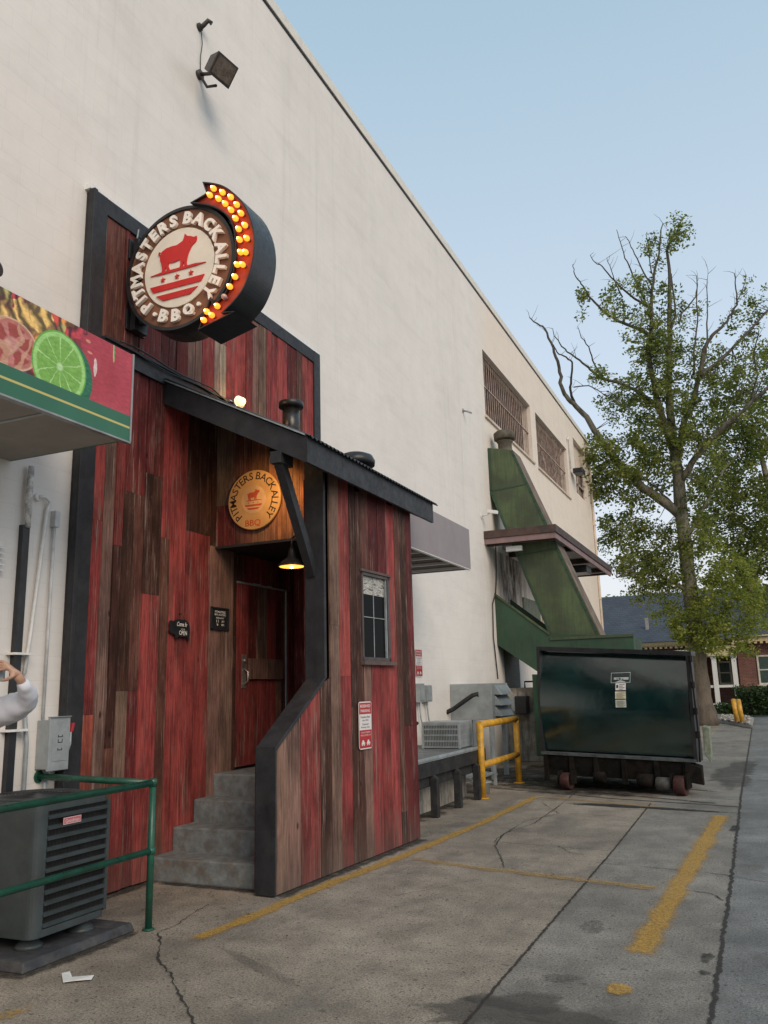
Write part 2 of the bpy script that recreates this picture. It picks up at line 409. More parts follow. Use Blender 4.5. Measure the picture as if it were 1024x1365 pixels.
# ------------------------------------------------------------------ lettering
_glyph = {}
def glyph(txt, size, ext=.0, bold=.0, res=3, shear=0):
    k = (txt, size, ext, bold, shear)
    if k in _glyph: return _glyph[k]
    c = bpy.data.curves.new('t', 'FONT'); c.body = txt; c.size = size; c.extrude = ext; c.offset = bold; c.resolution_u = res
    c.align_x = 'CENTER'; c.align_y = 'CENTER'; c.shear = shear
    o = bpy.data.objects.new('t', c); COL.objects.link(o)
    bpy.context.view_layer.update()
    me = bpy.data.meshes.new_from_object(o)
    vs = [v.co.copy() for v in me.vertices]; fs = [tuple(p.vertices) for p in me.polygons]
    bpy.data.objects.remove(o); bpy.data.curves.remove(c); bpy.data.meshes.remove(me)
    if vs:
        cx = (min(v.x for v in vs)+max(v.x for v in vs))/2; cy = (min(v.y for v in vs)+max(v.y for v in vs))/2
        vs = [Vector((v.x-cx, v.y-cy, v.z)) for v in vs]
    _glyph[k] = (vs, fs); return vs, fs
def frame(o, right, up):
    r, u = Vector(right).normalized(), Vector(up).normalized(); nn = r.cross(u)
    return Matrix(((r.x, u.x, nn.x, o[0]), (r.y, u.y, nn.y, o[1]), (r.z, u.z, nn.z, o[2]), (0, 0, 0, 1)))
def put_text(mb, txt, o, right, up, h, width=None, ext=.0, bold=0, mi=0, shear=0):
    vs, fs = glyph(txt, 1.0, 0, bold, shear=shear)
    if not vs: return
    hh = max(v.y for v in vs)-min(v.y for v in vs); ww = max(v.x for v in vs)-min(v.x for v in vs)
    sy = h/hh; sx_ = (width/ww) if width else sy
    if ext:
        vs, fs = glyph(txt, 1.0, ext/sy, bold, shear=shear)
    mb.add_mesh([Vector((v.x*sx_, v.y*sy, v.z*sy)) for v in vs], fs, frame(o, right, up), mi=mi)

# ------------------------------------------------------------------ GROUND
XW = -5.5
mb = MB(); mb.quad((-250, -250, 0), (250, -250, 0), (250, 400, 0), (-250, 400, 0))
tag(mb.build('ground', M['ground']), 'grey concrete paving of the back alley', kind='structure')

def strip(name, pts, width, mat, label, z=.004, jag=.0, seg=.12, wfun=None, kindobj=True):
    """ribbon along a polyline with a soft rim stored in Col"""
    P = [Vector((p[0], p[1], 0)) for p in pts]; out = []
    for a, b_ in zip(P, P[1:]):
        k = max(1, int((b_-a).length/seg))
        for i in range(k): out.append(a.lerp(b_, i/k))
    out.append(P[-1]); m_ = MB(); rows = []
    for i, p in enumerate(out):
        d = (out[min(i+1, len(out)-1)]-out[max(i-1, 0)]).normalized(); nn = Vector((-d.y, d.x, 0))
        w_ = width*(wfun(i/(len(out)-1)) if wfun else 1)/2
        q = p+nn*random.uniform(-jag, jag); q.z = z
        w1, w2 = w_*(1+random.uniform(-.25, .25)*(jag > 0)), w_*(1+random.uniform(-.25, .25)*(jag > 0))
        rows.append([q-nn*w1*1.45, q-nn*w1*.55, q+nn*w2*.55, q+nn*w2*1.45])
    endc = lambda i: min(1, min(i, len(rows)-1-i)/1.0)
    for i in range(len(rows)-1):
        for j in range(3):
            n0 = len(m_.v); m_.v += [rows[i][j], rows[i][j+1], rows[i+1][j+1], rows[i+1][j]]
            m_.face((n0, n0+1, n0+2, n0+3), (1, 1, 1))
            m_._pc = getattr(m_, '_pc', []); cj = [0, 1, 1, 0]
            m_._pc.append((cj[j]*endc(i), cj[j+1]*endc(i), cj[j+1]*endc(i+1), cj[j]*endc(i+1)))
    o = m_.build(name, mat, pid=True); soft(o, m_._pc)
    return tag(o, label, kind='structure')
def soft(o, pc):
    a = o.data.color_attributes['Col']; buf = []
    for q in pc:
        for v in q: buf += [v, v, v, 1]
    a.data.foreach_set('color', buf)
def blob(name, cx, cy, rx, ry, mat, label, z=.006, rot=0, irr=.25, seg=40, pts=None):
    m_ = MB(); m_._pc = []
    rim, core = [], []
    ph = [random.uniform(0, 6.28) for _ in range(4)]
    for k in range(seg):
        t = 2*math.pi*k/seg
        r = 1+irr*(math.sin(2*t+ph[0])*.4+math.sin(3*t+ph[1])*.3+math.sin(7*t+ph[2])*.2+math.sin(13*t+ph[3])*.15)
        for lst, s_ in ((rim, 1.0), (core, .62)):
            x, y = math.cos(t)*rx*r*s_, math.sin(t)*ry*r*s_
            lst.append(Vector((cx+x*math.cos(rot)-y*math.sin(rot), cy+x*math.sin(rot)+y*math.cos(rot), z)))
    c0 = Vector((cx, cy, z))
    for k in range(seg):
        j = (k+1) % seg
        n0 = len(m_.v); m_.v += [core[k], rim[k], rim[j], core[j]]; m_.face((n0, n0+1, n0+2, n0+3)); m_._pc.append((1, 0, 0, 1))
        n0 = len(m_.v); m_.v += [c0, core[k], core[j]]; m_.face((n0, n0+1, n0+2)); m_._pc.append((1, 1, 1))
    o = m_.build(name, mat, pid=True); soft(o, m_._pc)
    return tag(o, label, kind='structure')
G = lambda x, y: tuple(at(x, y, 'Z', 0))[:2]
# painted lines
strip('painted_line', [G(250, 1256), G(330, 1226), G(420, 1187), G(545, 1139), G(640, 1099), G(716, 1062)], .15, M['yline'], 'yellow line along the wooden porch', z=.008, jag=.003)
strip('painted_line', [G(851, 1277), G(900, 1192), G(930, 1140), G(962, 1087)], .19, M['yline'], 'broad yellow line on the right of the parking bay', z=.008, jag=.003)
strip('painted_line', [G(543, 1144), G(640, 1158), G(760, 1172), G(888, 1187)], .17, M['yfaint'], 'thin faded yellow line across the bay', z=.007, jag=.01)
strip('painted_line', [G(716, 1062), G(800, 1070), G(880, 1077), G(935, 1082)], .16, M['yfaint'], 'faded yellow line in front of the dumpster', z=.007, jag=.02)
blob('painted_line', *G(826, 1320), .10, .11, M['yline'], 'last yellow patch of the broad bay line', z=.008, irr=.22)
strip('painted_line', [G(-60, 1375), G(20, 1352), G(78, 1338)], .15, M['yfaint'], 'yellow line end at lower left', z=.007, jag=.02)
# expansion joints and cracks
def crk(name, pix, w_, label, jag=.010, seg=.035):
    jag = min(jag, .010)
    strip(name, [G(*p) for p in pix], w_, M['crack'], label, z=.006, jag=jag, seg=seg, wfun=lambda t: .8+.5*math.sin(t*23)*math.sin(t*7))
strip('expansion_joint', [(-1.583, -3), (-1.583, 9.3), (-1.62, 13)], .022, M['crack'], 'long joint between the concrete slabs', z=.006, jag=.004, seg=.04)
strip('expansion_joint', [(-.43, -3), (-.41, 8), (-.44, 14), (-.43, 28), (-.45, 60)], .030, M['crack'], 'joint on the right of the alley', z=.006, jag=.010, seg=.05)
crk('pavement_crack', [(212, 1243), (213, 1262), (210, 1280), (228, 1300), (236, 1322), (250, 1345), (262, 1372)], .017, 'crack beside the green rail post', .02)
crk('pavement_crack', [(212, 1243), (232, 1236), (262, 1215), (280, 1205)], .009, 'hairline crack by the steps')
crk('pavement_crack', [(722, 1070), (745, 1085), (700, 1095), (663, 1118), (659, 1125)], .012, 'crack crossing the parking bay', .012)
crk('pavement_crack', [(770, 1055), (745, 1075), (712, 1098), (672, 1112), (660, 1128), (668, 1143), (672, 1158)], .016, 'branching crack in the bay', .015)
crk('pavement_crack', [(625, 1120), (700, 1126), (760, 1131), (815, 1135)], .010, 'crack across the slab')
crk('pavement_crack', [(745, 1128), (760, 1137), (778, 1140)], .011, 'short crack in the slab')
crk('pavement_crack', [(790, 1150), (880, 1158), (960, 1166), (1030, 1178)], .012, 'crack over the right slab')
crk('pavement_crack', [(905, 1186), (950, 1192), (965, 1202)], .016, 'short dark crack by the joint')
crk('pavement_crack', [(470, 1120+85), (580, 1185), (640, 1172)], .006, 'faint hairline crack')
crk('pavement_crack', [(920, 1062), (1030, 1070)], .014, 'crack beyond the bay')
crk('pavement_crack', [(755, 1084), (830, 1090), (905, 1098)], .010, 'thin crack beneath the dumpster')
# stains
def stain(px, py, rx, ry, mat, label, rot=0, irr=.4, z=.005): blob('ground_stain_or_shade', *G(px, py), rx, ry, M[mat], label, z=z, rot=rot, irr=irr)
blob('ground_stain_or_shade', *G(665, 1350), .50, .30, M['wet'], 'large damp patch at the slab joint', z=.0048, rot=.3, irr=.6)
blob('ground_stain_or_shade', *G(800, 1372), .75, .17, M['wet'], 'damp patch in the foreground', z=.0052, rot=-.1, irr=.6)
M['tyre'] = decal('tyre_print', (.06, .056, .05), .5, (.42, .60), 30, stretch=(1, 3, 1))
stain(790, 1236, .14, .20, 'tyre', 'tyre print on the concrete', z=.0045)
stain(748, 1305, .15, .12, 'tyre', 'small damp print', z=.0047)
stain(943, 1278, .055, .12, 'oil', 'black tar blotch on the joint')
stain(940, 1298, .04, .06, 'oil', 'small tar blotch', z=.0051)
stain(980, 1105, .08, .25, 'oil', 'tar along the joint', z=.0053)
blob('ground_stain_or_shade', -3.0, 15.0, 1.9, 1.6, M['oil'], 'greasy black ground around the dumpster wheels', z=.005, irr=.3)
blob('ground_stain_or_shade', -4.4, 17.0, 1.2, 2.4, M['oil'], 'grime in the corner by the loading wall', z=.0055, irr=.4)
blob('ground_stain_or_shade', -4.8, 11.6, .7, 2.2, M['oil'], 'dark ground beneath the dock', z=.0057, irr=.3)
blob('ground_stain_or_shade', -.6, 17.5, .5, 2.6, M['wet'], 'brown run-off right of the dumpster', z=.0052, irr=.5)
blob('ground_stain_or_shade', *G(845, 1076), 1.05, .17, M['gravelpatch'], 'strip of black loose gravel before the dumpster', z=.0075, rot=-.22, irr=.7)
M['faint'] = decal('faint_rubber_mark', (.08, .075, .07), .30, (.2, .6), 6)
blob('ground_stain_or_shade', -3.1, 4.9, .55, .07, M['faint'], 'faint curved tyre mark', z=.005, rot=-.5, irr=.3)
for a, b_ in (((660, 1040), (960, 1072)), ((690, 1028), (960, 1056)), ((650, 1050), (1000, 1077))):
    strip('expansion_joint', [G(*a), G((a[0]+b_[0])/2, (a[1]+b_[1])/2+2), G(*b_)], .05, M['crack'], 'grime-filled rail groove under the dumpster', z=.0065, jag=.012)
# dead leaves and grit
gm_ = pbr('dry_leaf_litter', (.10, .07, .04), .9, var=.4)
mb = MB(); random.seed(12)
for _ in range(230):
    y = random.uniform(3.8, 16); x = -3.95+random.gauss(0, .10)+(y-6.5)*.05 if random.random() < .45 else random.uniform(-4.4, .6)
    if random.random() < .2: x, y = random.uniform(-5.3, -4.3), random.uniform(5.4, 6.5)
    r_ = random.uniform(.004, .013); a = random.uniform(0, 6.28); z = .010
    mb.poly([(x+math.cos(a+t)*r_*k2, y+math.sin(a+t)*r_*k2, z+random.uniform(0, .006)) for t, k2 in ((0, 1.6), (1.3, .7), (3.1, 1.5), (4.6, .8))])
tag(mb.build('leaf_litter', gm_), 'specks of dry leaf litter and grit scattered on the paving', 'litter', kind='stuff')
M['contact'] = decal('painted_contact_shade', (.045, .040, .034), .75, (.22, .52), 7)  # contact darkness at the foot of things, painted as dark ground strips
strip('ground_stain_or_shade', [(-3.93, 6.45), (-3.85, 8.0), (-3.76, 9.5)], .15, M['contact'], 'contact shade painted along the foot of the porch boards', z=.0035, jag=.01)
strip('ground_stain_or_shade', [(-5.38, 5.4), (-5.38, 6.7)], .14, M['contact'], 'contact shade painted along the foot of the facade', z=.0035, jag=.01)
strip('ground_stain_or_shade', [(-5.3, 6.66), (-4.1, 6.62)], .10, M['contact'], 'contact shade painted along the foot of the steps', z=.0037, jag=.01)
strip('ground_stain_or_shade', [(-5.4, 4.24), (-4.42, 4.25), (-4.40, 5.33)], .12, M['contact'], 'contact shade painted around the equipment pad', z=.0036, jag=.01)
# torn paper on the ground
mb = MB(); pc = [G(82, 1300), G(93, 1299), G(96, 1305), G(125, 1304), G(122, 1308), G(100, 1311), G(84, 1312)]
mb.prism([(x, y, .009+.006*(i % 2)) for i, (x, y) in enumerate(pc)], (0, 0, .003))
tag(mb.build('paper_scrap', M['white']), 'torn scrap of white paper lying on the concrete by the condenser pad', 'litter')
for px, py in ((36+0, 1307), (360, 1234), (403, 1311), (762, 1229), (70, 1292)):
    pass

# ------------------------------------------------------------------ MAIN BUILDING
HT = 11.5; Y0, Y1 = -14, 34.1
bld = thing('white_building', 'tall white painted block building with barred upper windows running down the alley', 'building', (XW-5, 10, 0))
WIN = [(19.0, 23.85, 8.29, 10.06), (24.5, 29.2, 8.27, 10.06), (30.65, 33.05, 8.75, 10.92)]
mb = MB()
ys = sorted({Y0, Y1, *[v for w_ in WIN for v in w_[:2]]}); zs = sorted({0, HT, *[v for w_ in WIN for v in w_[2:]]})
for ya, yb in zip(ys, ys[1:]):
    for za, zb in zip(zs, zs[1:]):
        if any(w_[0] <= ya and yb <= w_[1] and w_[2] <= za and zb <= w_[3] for w_ in WIN): continue
        mb.quad((XW, ya, za), (XW, yb, za), (XW, yb, zb), (XW, ya, zb))
D = .28
for a, b_, c, d in WIN:
    mb.quad((XW, a, c), (XW, a, d), (XW-D, a, d), (XW-D, a, c)); mb.quad((XW, b_, d), (XW, b_, c), (XW-D, b_, c), (XW-D, b_, d))
    mb.quad((XW, a, d), (XW, b_, d), (XW-D, b_, d), (XW-D, a, d)); mb.quad((XW, b_, c), (XW, a, c), (XW-D, a, c), (XW-D, b_, c))
mb.quad((XW, Y1, 0), (XW-14, Y1, 0), (XW-14, Y1, HT), (XW, Y1, HT)); mb.quad((XW-14, Y0, 0), (XW, Y0, 0), (XW, Y0, HT), (XW-14, Y0, HT))
mb.quad((XW-14, Y1, 0), (XW-14, Y0, 0), (XW-14, Y0, HT), (XW-14, Y1, HT))
mb.build('wall', M['wall'], bld)
mb = MB(); mb.box(XW-14, XW-.01, Y0+.01, Y1-.01, HT-.3, HT-.25); mb.build('roof', M['soffit'], bld)
mb = MB(); mb.box(XW-.3, XW+.035, Y0, Y1+.05, HT+.02, HT+.21)
mb.build('parapet_coping', pbr('pale_coping', (.70, .66, .58), .7, var=.06), bld, bevel=.01)
mb = MB(); mb.box(XW-.05, XW+.018, Y0, Y1+.03, HT-.008, HT+.022); mb.build('flashing_line', M['blkmetal'], bld)
curtain = pbr('rusty_window_mesh', (.07, .030, .025), .8, var=.6, scale=1.3, streak=.8, dirt=(.03, .018, .015), dirt_amt=.6, bmp=.3)
barm = pbr('beige_window_bars', (.46, .36, .29), .7, var=.2, scale=7, dirt=(.13, .07, .05), dirt_amt=.5)
for i, (a, b_, c, d) in enumerate(WIN):
    if i < 2:
        mb = MB(); mb.quad((XW-D+.02, a, c), (XW-D+.02, b_, c), (XW-D+.02, b_, d), (XW-D+.02, a, d)); wn_ = mb.build('window', curtain, bld)
        mb = MB(); k = 25 if i == 0 else 26
        for j in range(k):
            y = a+.06+(b_-a-.12)*j/(k-1)
            mb.box(XW-.115, XW-.100, y-.008, y+.008, c, d)
        for z in (c+.04, (c+d)/2+.02, d-.05): mb.box(XW-.135, XW-.085, a, b_, z-.014, z+.014)
        if i == 1:
            random.seed(3)
            for j in range(34):
                y = random.uniform(a, b_); z = random.uniform(c, d-.3); mb.tube([(XW-.09, y, z), (XW-.09, y+random.uniform(-.15, .15), z+random.uniform(.1, .5))], .008, 4)
        mb.build('bars', barm, wn_)
        mb = MB(); mb.box(XW-.02, XW+.05, a-.1, b_+.1, c-.07, c-.004); mb.build('sill', M['beige'], wn_, bevel=.006)
    else:
        zm = 9.95
        mb = MB(); mb.box(XW-.2, XW-.15, a, b_, zm, d); wn_ = mb.build('window', M['beige'], bld)
        mb = MB(); mb.quad((XW-.2, a, c), (XW-.2, b_, c), (XW-.2, b_, zm), (XW-.2, a, zm)); mb.build('pane', pbr('dark_glass', (.02, .02, .022), .15, var=.1), wn_)
        mb = MB()
        for y in (a+.04, (a+b_)/2, b_-.04): mb.box(XW-.19, XW-.14, y-.035, y+.035, c, zm)
        mb.box(XW-.19, XW-.14, a, b_, (c+zm)/2-.03, (c+zm)/2+.03); mb.box(XW-.19, XW-.14, a, b_, zm-.06, zm); mb.build('frame', barm, wn_)
# pipe on the far corner
mb = MB(); mb.tube([(XW+.05, 33.7, 0), (XW+.05, 33.7, 10.9)], .05, 8)
for z in (2, 5, 8, 10.5): mb.box(XW, XW+.11, 33.63, 33.77, z, z+.05)
tag(mb.build('downpipe', M['beige']), 'beige downpipe on the far corner of the white building', 'pipe')

# ------------------------------------------------------------------ weathered plank cladding
RED = (.205, .034, .031); BRT = (.275, .050, .044); DRK = (.115, .019, .018); ORG_ = (.30, .07, .045)
BRN = (.115, .045, .031); GRY = (.18, .105, .078); DBR = (.056, .022, .015); PNK = (.27, .085, .072); PAL = (.30, .24, .19)
def jit(c, s=.12):
    k = 1+random.uniform(-s, s); return (c[0]*k, c[1]*k*(1+random.uniform(-.08, .08)), c[2]*k, random.random())
def planks(mb, o, u, nrm, cols, thick=.022, split=2):
    """cols: (u0,u1,[(z0,z1,colour)...]) ; o origin, u run direction, nrm outward"""
    o, u, nrm = Vector(o), Vector(u).normalized(), Vector(nrm).normalized()
    for u0, u1, segs in cols:
        w_ = u1-u0
        parts = [(u0, u1)] if w_ < .23 or split < 2 else [(u0, u0+w_*random.uniform(.42, .58)), None]
        if len(parts) == 2: parts[1] = (parts[0][1], u1)
        for pa, pb in parts:
            pr = random.uniform(0, .019)
            for z0, z1, c in segs:
                p0 = o+u*(pa+.0015)+Vector((0, 0, z0+.001))
                mb.obox(p0, u*(pb-pa-.006), nrm*(thick+pr+random.uniform(0, .003)), (0, 0, z1-z0-.002), jit(c))
def rnd_cols(u0, u1, z0, z1, pal, wmin=.10, wmax=.22):
    out = []; u = u0
    while u < u1-.03:
        w_ = random.uniform(wmin, wmax)
        if u+w_ > u1-.06: w_ = u1-u
        c = random.choice(pal)
        if random.random() < .35:
            zm = random.uniform(z0+.25*(z1-z0), z0+.8*(z1-z0)); segs = [(z0, zm, c), (zm, z1, random.choice(pal))]
        else: segs = [(z0, z1, c)]
        out.append((u, u+w_, segs)); u += w_
    return out

random.seed(21)
PX = XW+.05       # cladding face datum on the big wall
clad = thing('plank_facade', 'tall facade of reclaimed red and brown boards in a black frame on the white wall', 'wall cladding', (XW, 7.8, 0))
TOP = 6.55; PY0, PY1 = 5.49, 10.13
mb = MB(); mb.box(XW+.002, XW+.05, PY0+.02, PY1-.02, .02, TOP-.02); mb.build('backing_board', M['blk'], clad)
yv = lambda px, py=800: at(px, py, 'X', PX+.025)[1]
mb = MB(); Z1, Z2 = 4.93, 6.37
yj = [yv(p) for p in (104, 132, 147, 158, 188, 211, 224, 246, 279)]
low = [
 (5.70, yj[1], [(.02, 1.55, ORG_), (1.55, 3.3, RED), (3.3, Z1, BRT)]),
 (yj[1], yj[2], [(.02, Z1, GRY)]),
 (yj[2], yj[3], [(.02, 1.25, BRN), (1.25, 3.1, DBR), (3.1, Z1, RED)]),
 (yj[3], (yj[3]+yj[4])/2, [(.02, .95, RED), (.95, 1.75, GRY), (1.75, 3.65, DBR), (3.65, Z1, DRK)]),
 ((yj[3]+yj[4])/2, yj[4], [(.02, 1.75, DRK), (1.75, 3.65, BRN), (3.65, Z1, DRK)]),
 (yj[4], yj[5], [(.02, 2.68, BRT), (2.68, 3.9, DBR), (3.9, Z1, DRK)]),
 (yj[5], yj[6], [(.02, 3.28, BRN), (3.28, Z1, BRT)]),
 (yj[6], yj[7], [(.02, Z1, BRT)]),
 (yj[7], yj[8], [(.02, 3.42, RED), (3.42, Z1, DBR)]),
 (yj[8], 7.98, [(.60, 3.32, GRY), (3.32, Z1, DBR)]),
 (7.98, 8.07, [(.60, Z1, DBR)]),
]
planks(mb, (PX, 0, 0), (0, 1, 0), (1, 0, 0), low)
planks(mb, (PX, 0, 0), (0, 1, 0), (1, 0, 0), rnd_cols(8.07, 9.95, 2.98, Z1, [RED, DRK, DBR, BRN]))
planks(mb, (PX, 0, 0), (0, 1, 0), (1, 0, 0), rnd_cols(9.22, 9.95, .02, 2.98, [RED, DRK, BRN]))
up = rnd_cols(5.70, 6.05, Z1, Z2, [BRN, DRK]) + [(6.05, 6.25, [(Z1, Z2, DRK)]), (6.25, 6.6, [(Z1, 6.1, RED), (6.1, Z2, GRY)])] + \
     [(6.6, 6.85, [(Z1, Z2, DRK)]), (6.85, 7.05, [(Z1, 5.62, DRK), (5.62, Z2, BRN)])] + \
     [(7.05, 7.3, [(Z1, Z2, GRY)]), (7.3, 7.55, [(Z1, Z2, RED)]), (7.55, 7.78, [(Z1, 5.78, PAL), (5.78, Z2, GRY)]), (7.78, 8.2, [(Z1, Z2, BRT)]),
      (8.2, 8.35, [(Z1, Z2, RED)]), (8.35, 8.68, [(Z1, Z2, GRY)]), (8.68, 8.95, [(Z1, Z2, RED)]), (8.95, 9.2, [(Z1, Z2, BRT)]), (9.2, 9.45, [(Z1, Z2, DRK)]),
      (9.45, 9.62, [(Z1, Z2, BRN)]), (9.62, 9.95, [(Z1, Z2, BRT)])]
planks(mb, (PX, 0, 0), (0, 1, 0), (1, 0, 0), up)
mb.build('boards', M['wood'], clad, pid=True)
mb = MB(); mb.box(PX, XW+.10, PY0, 5.70, .01, TOP); mb.box(PX, XW+.10, 9.95, PY1, .01, TOP); mb.box(PX, XW+.098, 5.701, 9.949, Z2, TOP-.001)
mb.box(XW+.1001, XW+.118, PY0, PY0+.05, .01, TOP)
mb.build('black_frame', M['blk'], clad, bevel=.006)
mb = MB(); mb.box(XW, XW+.075, PY0-.01, PY1+.01, TOP+.001, TOP+.055); mb.build('top_flashing', M['white'], clad)
mb = MB(); mb.box(PX+.03, PX+.075, 5.703, 8.9, 4.90, 5.06); mb.box(PX+.03, PX+.10, 5.703, 9.9, 5.061, 5.085); mb.build('flashing_board', M['blk'], clad)
mb = MB()
for k, (dz, r) in enumerate(((.02, .009), (-.03, .007))):
    mb.tube([(PX+.10, 5.9+i*.25, 5.08+dz+.018*math.sin(i*1.3+k)-(i > 6)*(i-6)*.045) for i in range(11)], r, 6)
tag(mb.build('cable', M['blkmetal']), 'slack black cable clipped along the flashing above the porch roof', 'cable')

# ------------------------------------------------------------------ porch
porch = thing('plank_porch', 'wooden porch of red and brown boards with steps and a lean-to roof', 'porch', (-4.6, 8, 0))
A2, B2 = Vector((-3.947, 6.499, 0)), Vector((-3.781, 9.466, 0))
ud = (B2-A2).normalized(); nd = Vector((ud.y, -ud.x, 0))
def S(u, off=0, z=0): return A2+ud*u+nd*off+Vector((0, 0, z))
LN = (B2-A2).length
def us(px, py):   # survey on the outer plank wall
    d = RT*((px-512)/F) - UP*((py-682.5)/F) + FW; t = (A2-CAM).dot(nd)/d.dot(nd); q = CAM+d*t; return (q-A2).dot(ud)
def zs_(px, py):
    d = RT*((px-512)/F) - UP*((py-682.5)/F) + FW; t = (A2-CAM).dot(nd)/d.dot(nd); return (CAM+d*t).z
UPOST = .86
bnd = [us(p, 1000) for p in (370, 402, 428, 443, 456, 471, 488, 498, 522, 534, 541)]+[LN]
bnd[0] = 0.0
slope = lambda u: 1.20+min(u, UPOST)*(1.82-1.20)/UPOST
cols = [(GRY, GRY), (RED, RED), (DBR, DBR), (GRY, GRY), (RED, BRT), (DBR, DBR), (GRY, BRN), (RED, DRK), (BRT, PNK), (DBR, BRN), (DRK, RED)]
mb = MB()
wu0, wu1, wz0, wz1 = us(483, 800)-.01, us(519, 800)+.01, 2.0, 2.975
def seg_cols(z0, z1, a, b_): return [(z0, z1, a)]
for i, (u0, u1) in enumerate(zip(bnd, bnd[1:])):
    lo_c, hi_c = cols[i]
    sub = [(u0, (u0+u1)/2), ((u0+u1)/2, u1)] if u1-u0 > .25 else [(u0, u1)]
    for a, b_ in sub:
        pr = -.012+random.uniform(0, .009)
        def pl(ua, ub, z0a, z1a, z1b, c):
            lo4 = [S(ua+.0015, pr-.02, z0a), S(ub-.0015, pr-.02, z0a), S(ub-.0015, pr, z0a), S(ua+.0015, pr, z0a)]
            hi4 = [S(ua+.0015, pr-.02, z1a), S(ub-.0015, pr-.02, z1b), S(ub-.0015, pr, z1b), S(ua+.0015, pr, z1a)]
            # order so that faces look outwards
            mb.hexa([lo4[3], lo4[2], lo4[1], lo4[0]], [hi4[3], hi4[2], hi4[1], hi4[0]], jit(c))
        if b_ <= UPOST+.001 or a < UPOST-.03:
            if b_ > UPOST: pl(a, b_, .012, slope(a), 1.83, lo_c)
            else: pl(a, b_, .012, slope(a)-.01, slope(b_)-.01, lo_c)
            continue
        zsplit = 1.0+random.uniform(-.5, 1.6)
        if b_ <= wu0 or a >= wu1:
            if i == 9: pl(a, b_, .012, .35, .35, lo_c); pl(a, b_, .352, 4.08, 4.05, hi_c)
            elif i == 10: pl(a, b_, .012, 1.28, 1.28, lo_c); pl(a, b_, 1.282, 4.08, 4.05, DBR if a < (u0+u1)/2-.01 else DRK)
            elif i == 8: pl(a, b_, .012, .36, .36, PAL); pl(a, b_, .362, 4.08, 4.05, hi_c)
            else: pl(a, b_, .012, zsplit, zsplit, lo_c); pl(a, b_, zsplit+.002, 4.08, 4.05, hi_c)
        else:
            for ca, cb, full in ((a, min(b_, wu0), 1), (max(a, wu0), min(b_, wu1), 0), (max(a, wu1), b_, 1)):
                if cb-ca < .004: continue
                if full: pl(ca, cb, .012, 3.86, 3.86, lo_c)
                else:
                    pl(ca, cb, .012, wz0, wz0, lo_c); pl(ca, cb, wz1, 4.08, 4.05, hi_c)
# planks closing the stretch between rail wall and post
zt = 3.86
planks(mb, S(UPOST, -.03), ud, nd, [(0.0, bnd[4]-UPOST if bnd[4] > UPOST+.05 else .05, [(1.83, zt, RED)])], split=1) if False else None
# boards that start at the post above the slope
for a, b_, c in ((UPOST+.0, UPOST+.09, BRT), (UPOST+.09, UPOST+.22, GRY)):
    if b_ > bnd[0]: pass
mb.build('outer_boards', M['wood'], porch, pid=True)
# inner leaf, end wall, far wall
random.seed(5)
XI = -4.19
mb = MB()
planks(mb, (XI+.03, 0, 0), (0, 1, 0), (-1, 0, 0), [(6.56, 7.35, [(.02, 1.1, DRK)])], split=1)
planks(mb, (XI+.03, 0, 0), (0, 1, 0), (-1, 0, 0), rnd_cols(7.45, 9.40, .9, 3.9, [DRK, DBR, BRN]))
planks(mb, (XW+.07, 9.40, 0), (1, 0, 0), (0, -1, 0), rnd_cols(.0, 1.28, .9, 4.0, [DRK, RED, DRK]))
mb.build('inner_boards', M['wood'], porch, pid=True)
mb = MB(); mb.hexa([S(LN-.04, -.02, .01), S(LN, -.02, .01), (XW+.03, 9.50, .01), (XW+.03, 9.44, .01)], [S(LN-.04, -.02, 3.95), S(LN, -.02, 3.95), (XW+.03, 9.50, 4.75), (XW+.03, 9.44, 4.75)])
mb.build('end_wall', M['blk'], porch)
# black coping of the rail wall and the corner post
mb = MB()
wth = .20
def cap(a, b_, za, zb, t=.04):
    mb.hexa([S(a, -wth, za), S(a, .012, za), S(b_, .012, zb), S(b_, -wth, zb)], [S(a, -wth, za+t), S(a, .012, za+t), S(b_, .012, zb+t), S(b_, -wth, zb+t)])
cap(-.004, UPOST-.03, 1.195, 1.79)
mb.hexa([S(-.02, -wth, .01), S(-.02, .014, .01), S(.002, .014, .01), S(.002, -wth, .01)], [S(-.02, -wth, 1.235), S(-.02, .014, 1.235), S(.002, .014, 1.235), S(.002, -wth, 1.235)])
mb.build('rail_coping', M['blk'], porch, bevel=.004)
mb = MB(); mb.hexa([S(UPOST-.03, -.215, 1.80), S(UPOST-.03, .014, 1.80), S(UPOST+.01, .014, 1.83), S(UPOST+.01, -.215, 1.83)], [S(UPOST-.03, -.215, 4.20), S(UPOST-.03, .014, 4.09), S(UPOST+.01, .014, 4.08), S(UPOST+.01, -.215, 4.19)])
mb.build('corner_post', M['blk'], porch, bevel=.005)
# knee brace
mb = MB(); b0 = Vector((-4.03, 7.36, 2.86)); b1 = Vector((-4.03, 6.70, 3.90)); dv = (b1-b0).normalized(); pv = Vector((1, 0, 0)).cross(dv)
mb.obox(b0-pv*.05-Vector((.045, 0, 0)), Vector((.09, 0, 0)), pv*.10, (b1-b0))
mb.box(-4.09, -3.97, 6.62, 6.86, 3.86, 3.98)
mb.build('knee_brace', M['blk'], porch, bevel=.004)
